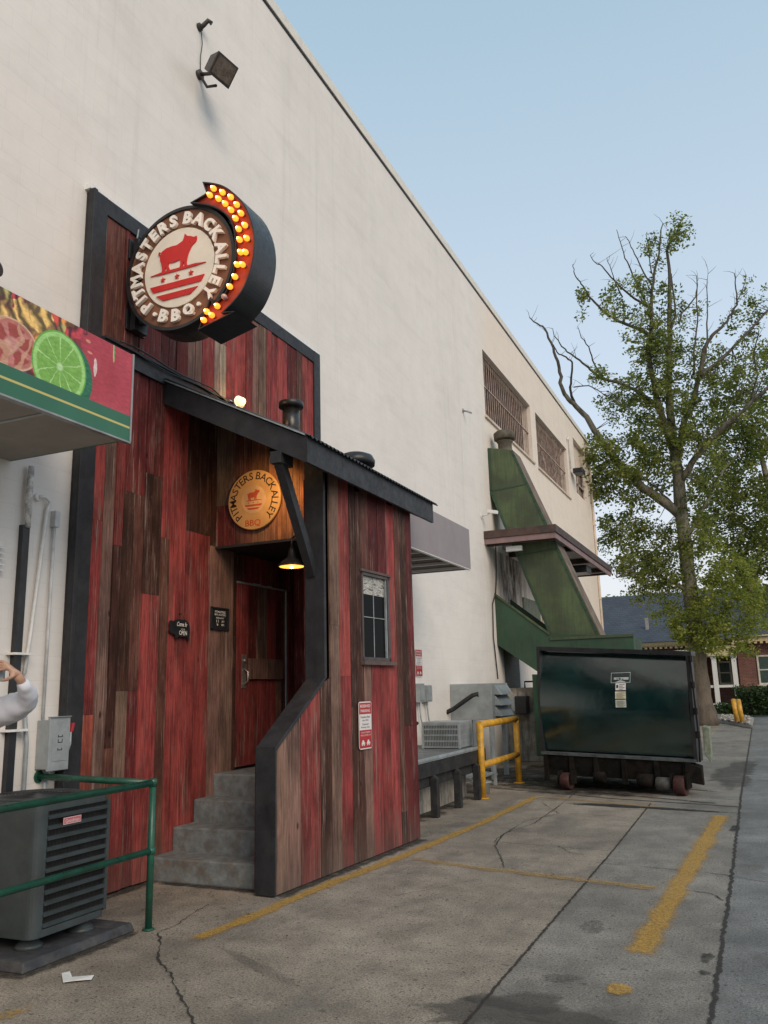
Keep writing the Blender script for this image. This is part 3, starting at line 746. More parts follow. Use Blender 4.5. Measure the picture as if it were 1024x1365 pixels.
# header above the doorway
YH = 7.62
mb = MB()
def roofz(x): return 4.90+(x-XW)*(4.11-4.90)/(-3.92-XW)
hc = [(-5.42, -5.16, [(3.32, 3.78, DRK), (3.78, 4.62, (.15, .10, .07))]), (-5.16, -4.95, [(3.32, 4.5, BRN)]), (-4.95, -4.72, [(3.32, 4.42, (.20, .10, .055))]),
      (-4.72, -4.50, [(3.32, 4.3, (.26, .11, .055))]), (-4.50, -4.33, [(3.32, 4.2, (.22, .10, .05))]), (-4.33, -4.11, [(3.32, 4.1, (.28, .10, .05))])]
def rz(x): return 4.945+(x-(XW+.1))*(4.10-4.945)/(-3.75-(XW+.1))
for xa, xb, sg_ in hc:
    for q in range(2):
        x0_, x1_ = xa+(xb-xa)*q/2+.002, xa+(xb-xa)*(q+1)/2-.002; pr = random.uniform(0, .008)
        for z0_, z1_, cc_ in sg_:
            last = z1_ == sg_[-1][1]
            za_, zb2 = (rz(x0_)-.055, rz(x1_)-.055) if last else (z1_-.002, z1_-.002)
            mb.hexa([(x0_, YH+.008-pr, z0_), (x1_, YH+.008-pr, z0_), (x1_, YH+.03, z0_), (x0_, YH+.03, z0_)], [(x0_, YH+.008-pr, za_), (x1_, YH+.008-pr, zb2), (x1_, YH+.03, zb2), (x0_, YH+.03, za_)], jit(cc_))
mb.build('header_boards', M['wood'], porch, pid=True)
mb = MB(); mb.box(XW+.075, -4.10, YH+.031, 9.37, 3.305, 3.36); mb.box(XW+.075, -4.10, YH+.0, YH+.03, 3.29, 3.318); mb.build('soffit', M['blk'], porch)
# lean-to roof
roof = MB(); XE = -3.72; YA, YB = 6.64, 10.02
def rz(x): return 4.945+(x-(XW+.1))*(4.10-4.945)/(XE-.03-(XW+.1))
n_c = 42
mb = MB()
for i in range(n_c*8):
    ya = YA-.03+(YB+.12-YA)*i/(n_c*8); yb = YA-.03+(YB+.12-YA)*(i+1)/(n_c*8)
    ha = .013*math.sin(i*math.pi/4); hb = .013*math.sin((i+1)*math.pi/4)
    x0, x1 = XW+.08, XE+.075
    mb.quad((x1, ya, rz(x1)+.028+ha), (x1, yb, rz(x1)+.028+hb), (x0, yb, rz(x0)+.028+hb), (x0, ya, rz(x0)+.028+ha))
rf = mb.build('roof_sheet', M['blkmetal'], porch)
s_ = rf.modifiers.new('Solid', 'SOLIDIFY'); s_.thickness = .004
mb = MB()  # rake board, eave board, far rake, rafters
def rakeb(y, t=.035, h=.25, x1=XE):
    mb.hexa([(XW+.1, y, rz(XW+.1)-h), (x1, y, rz(x1)-h), (x1, y+t, rz(x1)-h), (XW+.1, y+t, rz(XW+.1)-h)],
            [(XW+.1, y, rz(XW+.1)), (x1, y, rz(x1)), (x1, y+t, rz(x1)), (XW+.1, y+t, rz(XW+.1))])
rakeb(YA); mb.build('rake_board', M['blk'], porch, bevel=.003)
mb = MB(); rakeb(YB-.035); mb.build('rake_board', M['blk'], porch, bevel=.003)
mb = MB(); mb.box(XE, XE+.035, YA-.002, YB+.002, rz(XE)-.26, rz(XE)+.003); mb.build('eave_board', M['blk'], porch, bevel=.003)
mb = MB()
mb.hexa([(XW+.1, YA+.036, rz(XW+.1)-.05), (XE-.001, YA+.036, rz(XE)-.05), (XE-.001, YB-.04, rz(XE)-.05), (XW+.1, YB-.04, rz(XW+.1)-.05)],
        [(XW+.1, YA+.036, rz(XW+.1)-.01), (XE-.001, YA+.036, rz(XE)-.01), (XE-.001, YB-.04, rz(XE)-.01), (XW+.1, YB-.04, rz(XW+.1)-.01)])
mb.build('roof_deck', pbr('dark_stained_deck', (.03, .02, .016), .8), porch)
mb = MB(); mb.hexa([(XW+.1, YA-.032, rz(XW+.1)+.002), (XE+.02, YA-.032, rz(XE)+.002), (XE+.02, YA+.05, rz(XE)+.002), (XW+.1, YA+.05, rz(XW+.1)+.002)],
        [(XW+.1, YA-.032, rz(XW+.1)+.018), (XE+.02, YA-.032, rz(XE)+.018), (XE+.02, YA+.05, rz(XE)+.018), (XW+.1, YA+.05, rz(XW+.1)+.018)])
mb.build('roof_edge_flashing', M['steeledge'], porch)
# steps
mb = MB(); rise = .2185; y0s = 6.67; run = .328
for k in range(4):
    z1 = rise*(k+1)
    ye = 9.42 if k == 3 else y0s+run*(k+1)+.02
    mb.box(XW+.075, XI+.06, y0s+run*k, ye, 0 if k == 0 else rise*k-.02, z1)
mb.build('steps', M['concstep'], porch, bevel=.018)
# door in the plank wall
mb = MB()
d0, d1 = 8.08, 9.17; DX = XW+.052
dc = [(0, .24, [(.90, 2.96, RED)]), (.24, .45, [(.90, 1.86, RED), (2.10, 2.96, DRK)]), (.45, .66, [(.90, 1.86, RED), (2.10, 2.96, GRY)]), (.66, .86, [(.90, 1.86, BRT), (2.10, 2.96, RED)]), (.86, 1.0, [(.90, 1.86, GRY), (2.10, 2.96, DRK)]), (1.0, 1.09, [(.90, 2.96, BRN)])]
planks(mb, (DX, d0, 0), (0, 1, 0), (1, 0, 0), dc, split=1, thick=.012)
dr = mb.build('door', M['wood'], porch, pid=True)
mb = MB(); planks(mb, (DX+.02, d0, 0), (0, 1, 0), (1, 0, 0), [(.24, 1.0, [(1.86, 2.10, GRY)])], split=1, thick=.022); mb.build('door_rail', M['wood'], dr, pid=True)
mb = MB(); mb.box(DX+.022, DX+.034, d0+.10, d0+.19, 1.76, 2.14); mb.tube([(DX+.034, d0+.145, 1.80), (DX+.085, d0+.145, 1.84), (DX+.085, d0+.145, 1.94), (DX+.034, d0+.145, 1.98)], .009, 8); mb.lathe((DX+.034, d0+.145, 2.07), (1, 0, 0), [(0, .02), (.02, .02), (.022, .0)], 12)
mb.build('handle', pbr('brushed_steel', (.45, .42, .38), .35, .8), dr)
mb = MB(); mb.box(DX, DX+.03, d1+.005, d1+.03, .9, 2.98); mb.box(DX, DX+.028, d0, d1+.03, 2.962, 2.99); mb.build('door_frame', M['graymetal'], porch)
# window in the outer wall
mb = MB()
def sbox(m_, u0, u1, o0, o1, z0, z1): m_.hexa([S(u0, o1, z0), S(u1, o1, z0), S(u1, o0, z0), S(u0, o0, z0)], [S(u0, o1, z1), S(u1, o1, z1), S(u1, o0, z1), S(u0, o0, z1)])
for q in ((wu0, wu0+.035, wz0, wz1), (wu1-.06, wu1, wz0, wz1), (wu0, wu1, wz1-.035, wz1), (wu0, wu1, wz0, wz0+.05)):
    sbox(mb, q[0], q[1], -.05, .004, q[2], q[3])
wf = mb.build('window', pbr('brown_window_frame', (.06, .045, .04), .45), porch, bevel=.003)
m_, n_, b_ = nt('window_glass'); b_.inputs['Base Color'].default_value = (.012, .013, .014, 1)
n_.links.new(ramp(n_, noise(n_, pos(n_), 3, 3), [(.3, .03), (.7, .07)]), b_.inputs['Roughness']); b_.inputs['Specular IOR Level'].default_value = .18; b_.inputs['IOR'].default_value = 1.12
bump(n_, b_, noise(n_, pos(n_), 2.2, 2), .25, .03); M['glass'] = m_
mb = MB(); sbox(mb, wu0+.03, wu1-.05, -.035, -.03, wz0+.04, wz1-.03); mb.build('pane', M['glass'], wf)
m_, n_, b_ = nt('painted_pane_reflection')  # sky reflection in the pane, painted as a wavy pale and dark strip
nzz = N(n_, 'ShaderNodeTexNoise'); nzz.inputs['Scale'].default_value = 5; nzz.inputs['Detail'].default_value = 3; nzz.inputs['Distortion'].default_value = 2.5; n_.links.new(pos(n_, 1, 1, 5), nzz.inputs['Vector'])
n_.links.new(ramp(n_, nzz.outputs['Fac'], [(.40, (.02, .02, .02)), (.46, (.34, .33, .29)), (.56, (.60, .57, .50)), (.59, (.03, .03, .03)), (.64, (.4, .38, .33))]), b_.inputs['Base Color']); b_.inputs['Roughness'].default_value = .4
mb = MB(); sbox(mb, wu0+.03, wu1-.09, -.0295, -.0285, wz1-.235, wz1-.03); mb.build('painted_reflection', m_, wf)
mb = MB(); um = (wu0+wu1)/2-.02; sbox(mb, um-.004, um+.004, -.029, -.022, wz0+.05, wz1-.035)
sbox(mb, wu0+.035, wu1-.06, -.0285, -.0215, (wz0+wz1)/2-.004, (wz0+wz1)/2+.004)
sbox(mb, wu1-.085, wu1-.065, -.028, -.006, wz0+.05, wz1-.035); mb.build('muntins', M['steeledge'], wf)
mb = MB(); sbox(mb, wu0-.03, wu1+.07, -.01, .045, wz0-.035, wz0+.003); mb.build('sill', pbr('worn_timber_sill', (.10, .07, .06), .8), wf, bevel=.003)
mb = MB(); sbox(mb, wu0-.02, wu1+.02, -.01, .02, wz1, wz1+.03); mb.build('head_trim', bpy.data.materials['worn_timber_sill'], wf, bevel=.003)
# vents on the porch roof
px_, py_ = -4.90, 8.42
vb = rz(px_)
mb = MB(); mb.lathe((px_, py_, vb-.05), (0, 0, 1), [(0, .105), (.50, .105)], 24)
st = mb.build('stove_pipe', pbr('dark_pipe_metal', (.06, .057, .055), .32, .7, var=.15)); tag(st, 'short black vent pipe with a flat cap rising from the porch roof', 'vent pipe')
mb = MB(); mb.lathe((px_, py_, vb+.43), (0, 0, 1), [(-.01, .108), (0, .152), (.062, .152), (.066, .148), (.068, .02)], 24); mb.build('pipe_cap', M['blkmetal'], st)
mb = MB(); mb.lathe((-4.25, 8.87, rz(-4.25)-.02), (0, 0, 1), [(0, .15), (.10, .15)], 24)
st = mb.build('roof_fan', M['blkmetal']); tag(st, 'low dark domed exhaust fan on the far part of the porch roof', 'roof vent')
mb = MB(); mb.lathe((-4.25, 8.87, rz(-4.25)+.07), (0, 0, 1), [(-.03, .235), (.03, .24), (.09, .21), (.12, .14), (.13, .01)], 28); mb.build('dome', M['blkmetal'], st)
# ------------------------------------------------------------------ lamps on the porch
warm = emis('warm_bulb_glow', (1, .62, .22), 14)
def point(loc, e, col=(1, .58, .22), r=.04, name='lamp_light'):
    l = bpy.data.lights.new(name, 'POINT'); l.energy = e; l.color = col; l.shadow_soft_size = r
    o = bpy.data.objects.new(name, l); COL.objects.link(o); o.location = loc; return o
lx, ly, lz = -4.36, 7.50, 2.99
pl_ = thing('pendant_lamp', 'black barn shade pendant lamp glowing amber under the doorway header', 'lamp', (lx, ly, lz))
mb = MB(); mb.lathe((lx, ly, lz), (0, 0, 1), [(0, .150), (.012, .150), (.05, .115), (.10, .045), (.17, .035), (.2, .02)], 28)
mb.tube([(lx, ly, lz+.19), (lx, ly, lz+.30), (lx, ly+.06, lz+.335), (lx, ly+.13, lz+.335)], .012, 8); mb.build('lamp_shade', M['blkmetal'], pl_)
mb = MB(); mb.lathe((lx, ly, lz+.0), (0, 0, 1), [(-.004, .125), (.004, .138)], 24); mb.build('diffuser', emis('amber_glass', (1, .42, .04), 2.0), pl_)
mb = MB(); mb.ellipsoid((lx, ly, lz-.006), (.02, .02, .015), 12, 8); mb.build('bulb', warm, pl_)
point((lx, ly, lz-.06), 1.3)
# sign spot under the roof
sp_ = thing('sign_spotlight', 'small black spotlight under the porch roof aimed at the round wooden sign', 'lamp', (-4.22, 6.93, 4.0))
mb = MB(); mb.tube([(-4.22, 6.93, rz(-4.22)-.05), (-4.22, 6.93, 4.08)], .012, 8); mb.lathe((-4.22, 6.88, 4.09), Vector((-.25, .75, -.35)), [(0, .03), (.02, .045), (.12, .05)], 16); mb.build('lamp_housing', M['blkmetal'], sp_)
mb = MB(); mb.lathe(Vector((-4.22, 6.88, 4.09))+Vector((-.25, .75, -.35)).normalized()*.118, Vector((-.25, .75, -.35)), [(0, .042), (.004, .042)], 16); mb.build('bulb', warm, sp_)
spl = bpy.data.lights.new('lamp_light', 'SPOT'); spl.energy = 42; spl.color = (1, .58, .24); spl.spot_size = R(88); spl.spot_blend = .8; spl.shadow_soft_size = .04
spo = bpy.data.objects.new('lamp_light', spl); COL.objects.link(spo); spo.location = (-4.26, 6.99, 4.03); spo.rotation_euler = (Vector((-4.26, 6.99, 4.03))-Vector((-4.72, 7.62, 3.72))).to_track_quat('Z', 'Y').to_euler()
# bulb lamp on the facade above the roof
q = at(322, 536, 'X', PX+.2)
bl = thing('facade_lamp', 'lit warm bulb lamp on the red boards just above the porch roof', 'lamp', tuple(q))
mb = MB(); mb.lathe((PX+.02, q.y+.02, q.z), (1, 0, 0), [(0, .06), (.02, .06), (.03, .03), (.10, .03)], 16); mb.lathe((PX+.10, q.y+.02, q.z), (.9, -.4, 0), [(0, .03), (.03, .055), (.09, .075), (.095, .072)], 20); mb.build('lamp_housing', M['white'], bl)
mb = MB(); mb.ellipsoid(q+Vector((.02, -.02, 0)), (.046, .046, .046), 14, 10); mb.build('bulb', emis('bright_bulb', (1, .56, .18), 4), bl)
point(q+Vector((.12, -.06, .02)), 3)
# ------------------------------------------------------------------ signs on the porch
letw = pbr('white_lettering', (.78, .74, .66), .5, var=.05)
redp = pbr('red_sign_paint', (.42, .018, .014), .45, var=.1, scale=10)
def star(o, right, up, r, n=5):
    r_, u_ = Vector(right), Vector(up)
    return [Vector(o)+r_*(math.sin(k*math.pi/n)*(r if k % 2 == 0 else r*.42))+u_*(math.cos(k*math.pi/n)*(r if k % 2 == 0 else r*.42)) for k in range(2*n)]
PIG = [(-.222,.150),(-.205,.205),(-.150,.232),(-.085,.238),(-.02,.236),(.02,.252),(.045,.262),(.060,.290),(.070,.335),(.092,.312),(.108,.300),(.140,.292),(.178,.272),(.210,.275),(.212,.250),(.206,.222),(.185,.205),(.160,.190),(.140,.160),(.118,.120),(.105,.075),(.098,.03),(.100,.004),(.112,-.012),(.078,-.012),(.072,.012),(.066,.045),(.056,.012),(.052,-.012),(.020,-.012),(.026,.012),(.028,.050),(.018,.072),(-.03,.064),(-.08,.062),(-.112,.070),(-.120,.04),(-.108,.012),(-.098,-.012),(-.132,-.012),(-.140,.012),(-.152,.032),(-.158,.012),(-.160,-.012),(-.195,-.012),(-.190,.012),(-.196,.05),(-.206,.085),(-.218,.115)]
PIGT = [(-.222,.165),(-.240,.175),(-.244,.200),(-.228,.214),(-.218,.202),(-.230,.200),(-.234,.186),(-.220,.184)]
def badge(root, c, Rr, yf, ext, mats, names, letter_h, r_let, tang=True, gap_top=None):
    pass
def ring_text(mb, c, y, r, h, items, ext, bold):
    for ch, ang in items:
        a = R(ang); rad = Vector((math.cos(a), 0, math.sin(a)))
        o = Vector((c[0], y, c[1]))+rad*r
        if math.sin(a) < -.75 and ch in 'BQ':   # bottom word reads upright
            up_ = -rad; 
        else: up_ = rad
        rt_ = Vector((up_.z, 0, -up_.x))
        put_text(mb, ch, o, rt_, up_, h, ext=ext, bold=bold)
ITEMS = [('P', -137), ('I', -149), ('T', -160), ('M', -175), ('A', 169), ('S', 154), ('T', 140), ('E', 126.5), ('R', 112), ('S', 98), ('B', 78), ('A', 62), ('C', 45), ('K', 28), ('A', 9), ('L', -5), ('L', -17), ('E', -29.5), ('Y', -43), ('B', -108), ('B', -91), ('Q', -74)]
def emblem(mbr, c, y, k, ext):
    """pig on a line over three stars and two bars; k scales to the disc radius .41"""
    def pt(p): return Vector((c[0]+p[0]*k, y, c[1]+p[1]*k))
    mbr.prism([pt(p) for p in PIG], (0, -ext, 0)); mbr.prism([pt(p) for p in PIGT], (0, -ext, 0))
    mbr.prism([pt(p) for p in ((-.335, -.028), (-.20, -.012), (.20, -.012), (.325, -.028), (.2, -.038), (-.2, -.038))], (0, -ext, 0))
    for sx_ in (-.18, -.012, .152): mbr.prism(star(pt((sx_, -.098)), (1, 0, 0), (0, 0, 1), .030*k), (0, -ext, 0))
    mbr.prism([pt(p) for p in ((-.33, -.150), (.31, -.150), (.272, -.212), (-.292, -.212))], (0, -ext, 0))
    mbr.prism([pt(p) for p in ((-.255, -.258), (.235, -.258), (.150, -.318), (-.170, -.318))], (0, -ext, 0))
# small round wooden sign on the header
cx, cz, Rs = -4.885, 3.79, .338
ws = thing('round_wooden_sign', 'small round wooden sign with burnt lettering and pig emblem on the header boards', 'sign', (cx, YH, cz))
mb = MB(); mb.lathe((cx, YH-.006, cz), (0, -1, 0), [(0, Rs), (.03, Rs), (.036, Rs-.006)], 64)
mb.build('board', pbr('varnished_plywood', (.50, .30, .12), .5, var=.12, scale=4, bmp=.05), ws)
mb = MB(); ring_text(mb, (cx, cz), YH-.0425, Rs*.80, .085, [t for t in ITEMS if t[1] not in (-108, -91, -74)], .0, .012)
mb.build('lettering', pbr('burnt_lettering', (.03, .015, .01), .7), ws)
mb = MB(); put_text(mb, 'BBQ', (cx-.01, YH-.0425, cz-Rs*.79), (1, 0, 0), (0, 0, 1), .085, .20, bold=.02); mb.build('bbq_lettering', pbr('orange_red_lettering', (.45, .07, .02), .6), ws)
mb = MB(); mb.lathe((cx, YH-.0421, cz), (0, -1, 0), [(0, Rs*.47), (.002, Rs*.47)], 48); mb.build('centre_disc', pbr('pale_sign_centre', (.52, .34, .18), .6), ws)
mb = MB(); emblem(mb, (cx, cz), YH-.0445, Rs*.43/.41*1.0, .0015); mb.build('emblem', pbr('brick_red_emblem', (.40, .07, .03), .6), ws)
# hanging OPEN plaque (pig shaped)
o_ = at(239, 838, 'X', PX+.05); pcx, pcz = o_.y, o_.z
def wy(y, z, off=.05): return Vector((PX+off, y, z))
k_ = .40/.34
pg = [(-.17, .055), (-.155, .075), (-.10, .070), (-.07, .088), (.0, .095), (.09, .092), (.135, .070), (.155, .03), (.158, -.03), (.150, -.075), (.155, -.115), (.135, -.12), (.122, -.085), (.06, -.085), (-.02, -.082), (-.045, -.105), (-.07, -.1), (-.07, -.075), (-.10, -.06), (-.155, -.05), (-.175, -.03), (-.165, -.01)]
op = thing('open_plaque', 'black pig shaped plaque lettered Come In OPEN hanging from a nail', 'sign', (PX+.05, pcx, pcz))
mb = MB(); mb.prism([wy(pcx+a, pcz+b_) for a, b_ in pg], (.014, 0, 0)); mb.build('board', M['blkmetal'], op)
mb = MB(); put_text(mb, 'Come In', (PX+.0655, pcx+.025, pcz+.045), (0, 1, 0), (0, 0, 1), .045, .165, shear=.35, bold=.01)
put_text(mb, "we're", (PX+.0655, pcx+.04, pcz-.002), (0, 1, 0), (0, 0, 1), .018, .06); put_text(mb, 'OPEN', (PX+.0655, pcx+.045, pcz-.042), (0, 1, 0), (0, 0, 1), .046, .125, bold=.01); mb.build('lettering', letw, op)
mb = MB(); mb.tube([wy(pcx-.04, pcz+.085), wy(pcx+.02, pcz+.155), wy(pcx+.10, pcz+.088)], .0022, 5); mb.lathe(wy(pcx+.02, pcz+.155, .03), (1, 0, 0), [(0, .005), (.025, .007)], 8); mb.build('hanger', M['blkmetal'], op)
# opening hours board
o_ = at(293.5, 825, 'X', PX+.05); hy, hz_ = o_.y, o_.z
hb = thing('hours_board', 'small black framed board with white opening hours lettering beside the door', 'sign', (PX+.04, hy, hz_))
mb = MB(); mb.box(PX+.035, PX+.05, hy-.165, hy+.165, hz_-.125, hz_+.125); mb.build('board', M['blkmetal'], hb)
mb = MB()
for q in ((-.165, -.15, -.125, .125), (.15, .165, -.125, .125), (-.165, .165, -.125, -.11), (-.165, .165, .11, .125)): mb.box(PX+.0505, PX+.058, hy+q[0], hy+q[1], hz_+q[2], hz_+q[3])
mb.build('frame', M['blk'], hb)
mb = MB()
for t_, dz, h_, w_ in (('PITMASTERS', .075, .024, .20), ('BACK ALLEY BBQ', .043, .024, .21), ('MON-SAT', .008, .018, .15), ('11', -.028, .03, .04), ('9', -.068, .026, .03)): put_text(mb, t_, (PX+.0515, hy-(.05 if len(t_) < 3 else 0), hz_+dz), (0, 1, 0), (0, 0, 1), h_, w_, bold=.008)
put_text(mb, 'AM', (PX+.0515, hy+.05, hz_-.028), (0, 1, 0), (0, 0, 1), .026, .05); put_text(mb, 'PM', (PX+.0515, hy+.05, hz_-.068), (0, 1, 0), (0, 0, 1), .026, .05)
mb.build('lettering', letw, hb)
# reserved parking signs
signred = pbr('sign_red', (.40, .022, .025), .35, var=.08); signwhite = pbr('sign_white', (.70, .66, .64), .35, var=.04)
def parking(label, o, rt_, w_, h_, off):
    o, rt_ = Vector(o), Vector(rt_).normalized(); upv = Vector((0, 0, 1)); nn = rt_.cross(upv)
    t = thing('parking_sign', label, 'sign', tuple(o), 'reserved parking signs')
    def rect(m2, x0, x1, z0, z1, d0, d1):
        m2.obox(o+rt_*x0+upv*z0+nn*d0, rt_*(x1-x0), nn*(d1-d0), upv*(z1-z0))
    mb = MB(); rr = .035; pts = []
    for cx_, cz_, a0 in ((w_/2-rr, h_/2-rr, 0), (-w_/2+rr, h_/2-rr, 90), (-w_/2+rr, -h_/2+rr, 180), (w_/2-rr, -h_/2+rr, 270)):
        for k in range(6): a = R(a0+k*18); pts.append(o+rt_*(cx_+rr*math.cos(a))+upv*(cz_+rr*math.sin(a))+nn*off)
    mb.prism(pts, nn*.004); mb.build('plate', signwhite, t)
    mb = MB(); x = w_/2-.012
    rect(mb, -x, x, h_*.235, h_*.475, off+.0042, off+.0052); rect(mb, -x, x, -h_*.475, -h_*.10, off+.0042, off+.0052)
    rect(mb, -w_/2+.004, -w_/2+.008, -h_*.44, h_*.44, off+.0042, off+.0052); rect(mb, w_/2-.008, w_/2-.004, -h_*.44, h_*.44, off+.0042, off+.0052)
    mb.build('red_panel', signred, t)
    mb = MB(); P_ = lambda x, z: o+rt_*x+upv*z+nn*(off+.0058)
    put_text(mb, 'RESERVED', P_(0, h_*.405), rt_, upv, h_*.062, w_*.80, bold=.015); put_text(mb, 'PARKING', P_(0, h_*.305), rt_, upv, h_*.062, w_*.72, bold=.015)
    put_text(mb, 'UNAUTHORIZED', P_(0, -h_*.15), rt_, upv, h_*.032, w_*.70); put_text(mb, 'VEHICLES TOWED AWAY', P_(0, -h_*.21), rt_, upv, h_*.032, w_*.80)
    mb.build('lettering', signwhite, t)
    for s2 in (-1, 1):     # tow pictogram: two small vehicles
        mb = MB()
        x0 = s2*w_*.20
        mb.prism([P_(x0+a*w_, -h_*.36+b_*h_) for a, b_ in ((-.13, -.04), (.13, -.04), (.13, .0), (.07, .01), (.04, .05), (-.06, .05), (-.09, .01), (-.13, .0))], nn*.0006)
        for a in (-.07, .07):
            mb.prism([P_(x0+a*w_+math.cos(j*.785)*.012, -h_*.405+math.sin(j*.785)*.012) for j in range(8)], nn*.0006)
        mb.build('vehicle_symbol', signwhite, t)
    mb = MB()
    for t_, z, ww in (('President Bank', .175, .72), ('July 2002', .10, .48), ('Customer', .025, .5), ('Parking Only', -.045, .66)): put_text(mb, t_, P_(0, h_*z), rt_, upv, h_*.045, w_*ww)
    mb.build('dark_lettering', flat('sign_ink', (.06, .06, .08)), t)
    return t
uu = us(486, 968)
c_ = S(uu, .008, (1.58+1.10)/2); parking('red and white reserved parking sign on the porch boards under the window', c_, ud, .285, .485, .0)
y2 = at(558, 884, 'X', XW)[1]
parking('red and white parking sign on the white wall beyond the porch', (XW+.012, y2-.02, 2.15), (0, 1, 0), .32, .48, .0)

# ------------------------------------------------------------------ BLADE SIGN
SY = 5.98; scx, scz, SR = -4.712, 5.757, .64
bs = thing('blade_sign', 'big round brown projecting sign with white raised letters, red pig emblem and lit bulb arrow', 'sign', (scx, SY, scz))
mb = MB(); mb.lathe((scx, SY+.30, scz), (0, -1, 0), [(0, SR), (.305, SR), (.31, SR-.002)], 96)
mb.build('drum', M['blkmetal'], bs)
mb = MB()
for k in range(96):
    a, b_ = 2*math.pi*k/96, 2*math.pi*(k+1)/96
    q = lambda t, r, y: (scx+r*math.cos(t), y, scz+r*math.sin(t))
    mb.quad(q(a, SR+.004, SY-.03), q(b_, SR+.004, SY-.03), q(b_, SR-.028, SY-.03), q(a, SR-.028, SY-.03))
    mb.quad(q(a, SR-.028, SY-.03), q(b_, SR-.028, SY-.03), q(b_, SR-.028, SY-.008), q(a, SR-.028, SY-.008))
    mb.quad(q(b_, SR+.004, SY-.03), q(a, SR+.004, SY-.03), q(a, SR+.004, SY), q(b_, SR+.004, SY))
mb.build('rim', M['blkmetal'], bs)
mb = MB(); mb.lathe((scx, SY-.0105, scz), (0, -1, 0), [(0, SR-.029), (.002, SR-.029)], 80)
mb.build('face', pbr('brown_sign_face', (.21, .085, .042), .6, var=.2, scale=7, dirt=(.08, .035, .02), dirt_amt=.3), bs)
mb = MB(); mb.lathe((scx, SY-.0127, scz), (0, -1, 0), [(0, .412), (.016, .412), (.018, .408)], 72); mb.build('centre_disc', pbr('cream_disc', (.78, .70, .58), .55, var=.05), bs)
mb = MB(); ring_text(mb, (scx, scz), SY-.036, .505, .128, ITEMS, .018, .045)
for a in (-60.5, -121): mb.lathe((scx+.512*math.cos(R(a)), SY-.013, scz+.512*math.sin(R(a))), (0, -1, 0), [(0, .02), (.035, .02)], 14)
mb.build('lettering', pbr('raised_white_letters', (.88, .82, .74), .5, var=.04), bs)
mb = MB(); emblem(mb, (scx, scz), SY-.031, 1.0, .012); mb.build('emblem', pbr('glossy_red_emblem', (.56, .014, .012), .35, var=.06), bs)
# arrow
AY = 5.93
ap = lambda x, y: at(150+x/4.096, 220+y/4.096, 'Y', AY-.03)
outer = [(490, 90), (548, 96), (605, 112), (655, 145), (700, 188), (733, 238), (757, 295), (771, 350), (777, 405), (776, 460), (768, 520), (755, 575), (735, 630), (708, 685), (675, 730), (640, 768), (604, 801)]
head = [(670, 797), (466, 900), (532, 722)]
inner = [(552, 757), (590, 722), (622, 680), (643, 630), (657, 575), (665, 520), (668, 460), (666, 400), (658, 345), (640, 300), (612, 265), (575, 240), (530, 222), (480, 212), (422, 205)]
notch = [(512, 152)]
def catm(pp, n=3):
    out = []
    for i in range(len(pp)-1):
        p0, p1, p2, p3 = (Vector(pp[max(0, i-1)]+(0,)), Vector(pp[i]+(0,)), Vector(pp[i+1]+(0,)), Vector(pp[min(len(pp)-1, i+2)]+(0,)))
        for k in range(n):
            t = k/n; v = .5*((2*p1)+(-p0+p2)*t+(2*p0-5*p1+4*p2-p3)*t*t+(-p0+3*p1-3*p2+p3)*t**3); out.append((v.x, v.y))
    out.append(pp[-1]); return out
outl = catm(outer)+head+catm(inner)+notch
base = [ap(*p) for p in outl]
mb = MB(); mb.prism([p+Vector((0, .035, 0)) for p in base], (0, .34, 0)); ar = mb.build('arrow_box', M['blkmetal'], bs)
# raised rim following the outline
cen = sum(base, Vector())/len(base)
def inset(pts, d):
    out = []; n = len(pts); area = sum(pts[i].x*pts[(i+1) % n].z-pts[(i+1) % n].x*pts[i].z for i in range(n)); sg = 1 if area > 0 else -1
    for i in range(n):
        a, b_, c = pts[i-1], pts[i], pts[(i+1) % n]
        e1 = (b_-a).normalized(); e2 = (c-b_).normalized()
        n1 = Vector((-e1.z, 0, e1.x))*sg; n2 = Vector((-e2.z, 0, e2.x))*sg
        bis = (n1+n2); L = bis.length; bis = bis/L if L > .2 else n1
        out.append(b_+bis*min(d/max(.35, bis.dot(n1)), d*2))
    return out
ins = inset(base, .013)
mb = MB(); n_ = len(base)
for i in range(n_):
    j = (i+1) % n_
    mb.quad(base[i], base[j], ins[j], ins[i]); mb.quad(ins[i], ins[j], ins[j]+Vector((0, .034, 0)), ins[i]+Vector((0, .034, 0)))
    mb.quad(base[j], base[i], base[i]+Vector((0, .036, 0)), base[j]+Vector((0, .036, 0)))
mb.build('arrow_rim', M['blkmetal'], ar)
mb = MB(); mb.poly([p+Vector((0, .033, 0)) for p in ins]); mb.build('arrow_face', pbr('red_arrow_face', (.32, .035, .014), .4, var=.2, scale=8), ar)
BUL = [(556, 131), (605, 152), (650, 178), (683, 219), (706, 266), (727, 331), (737, 402), (730, 478), (714, 546), (536, 167), (583, 187), (620, 214), (652, 248), (676, 294), (693, 352), (698, 410), (703, 478), (685, 546), (673, 612), (645, 666), (614, 722), (576, 772), (520, 803), (546, 822), (503, 849)]
sock = flat('bulb_socket', (.2, .17, .15), .5)
amber = emis('amber_bulb', (1, .22, .015), 2.5, (.8, .3, .05)); core = emis('bulb_filament', (1, .72, .20), 9)
deadb = pbr('unlit_bulb', (.55, .40, .36), .15, var=.05)
lamp0 = None
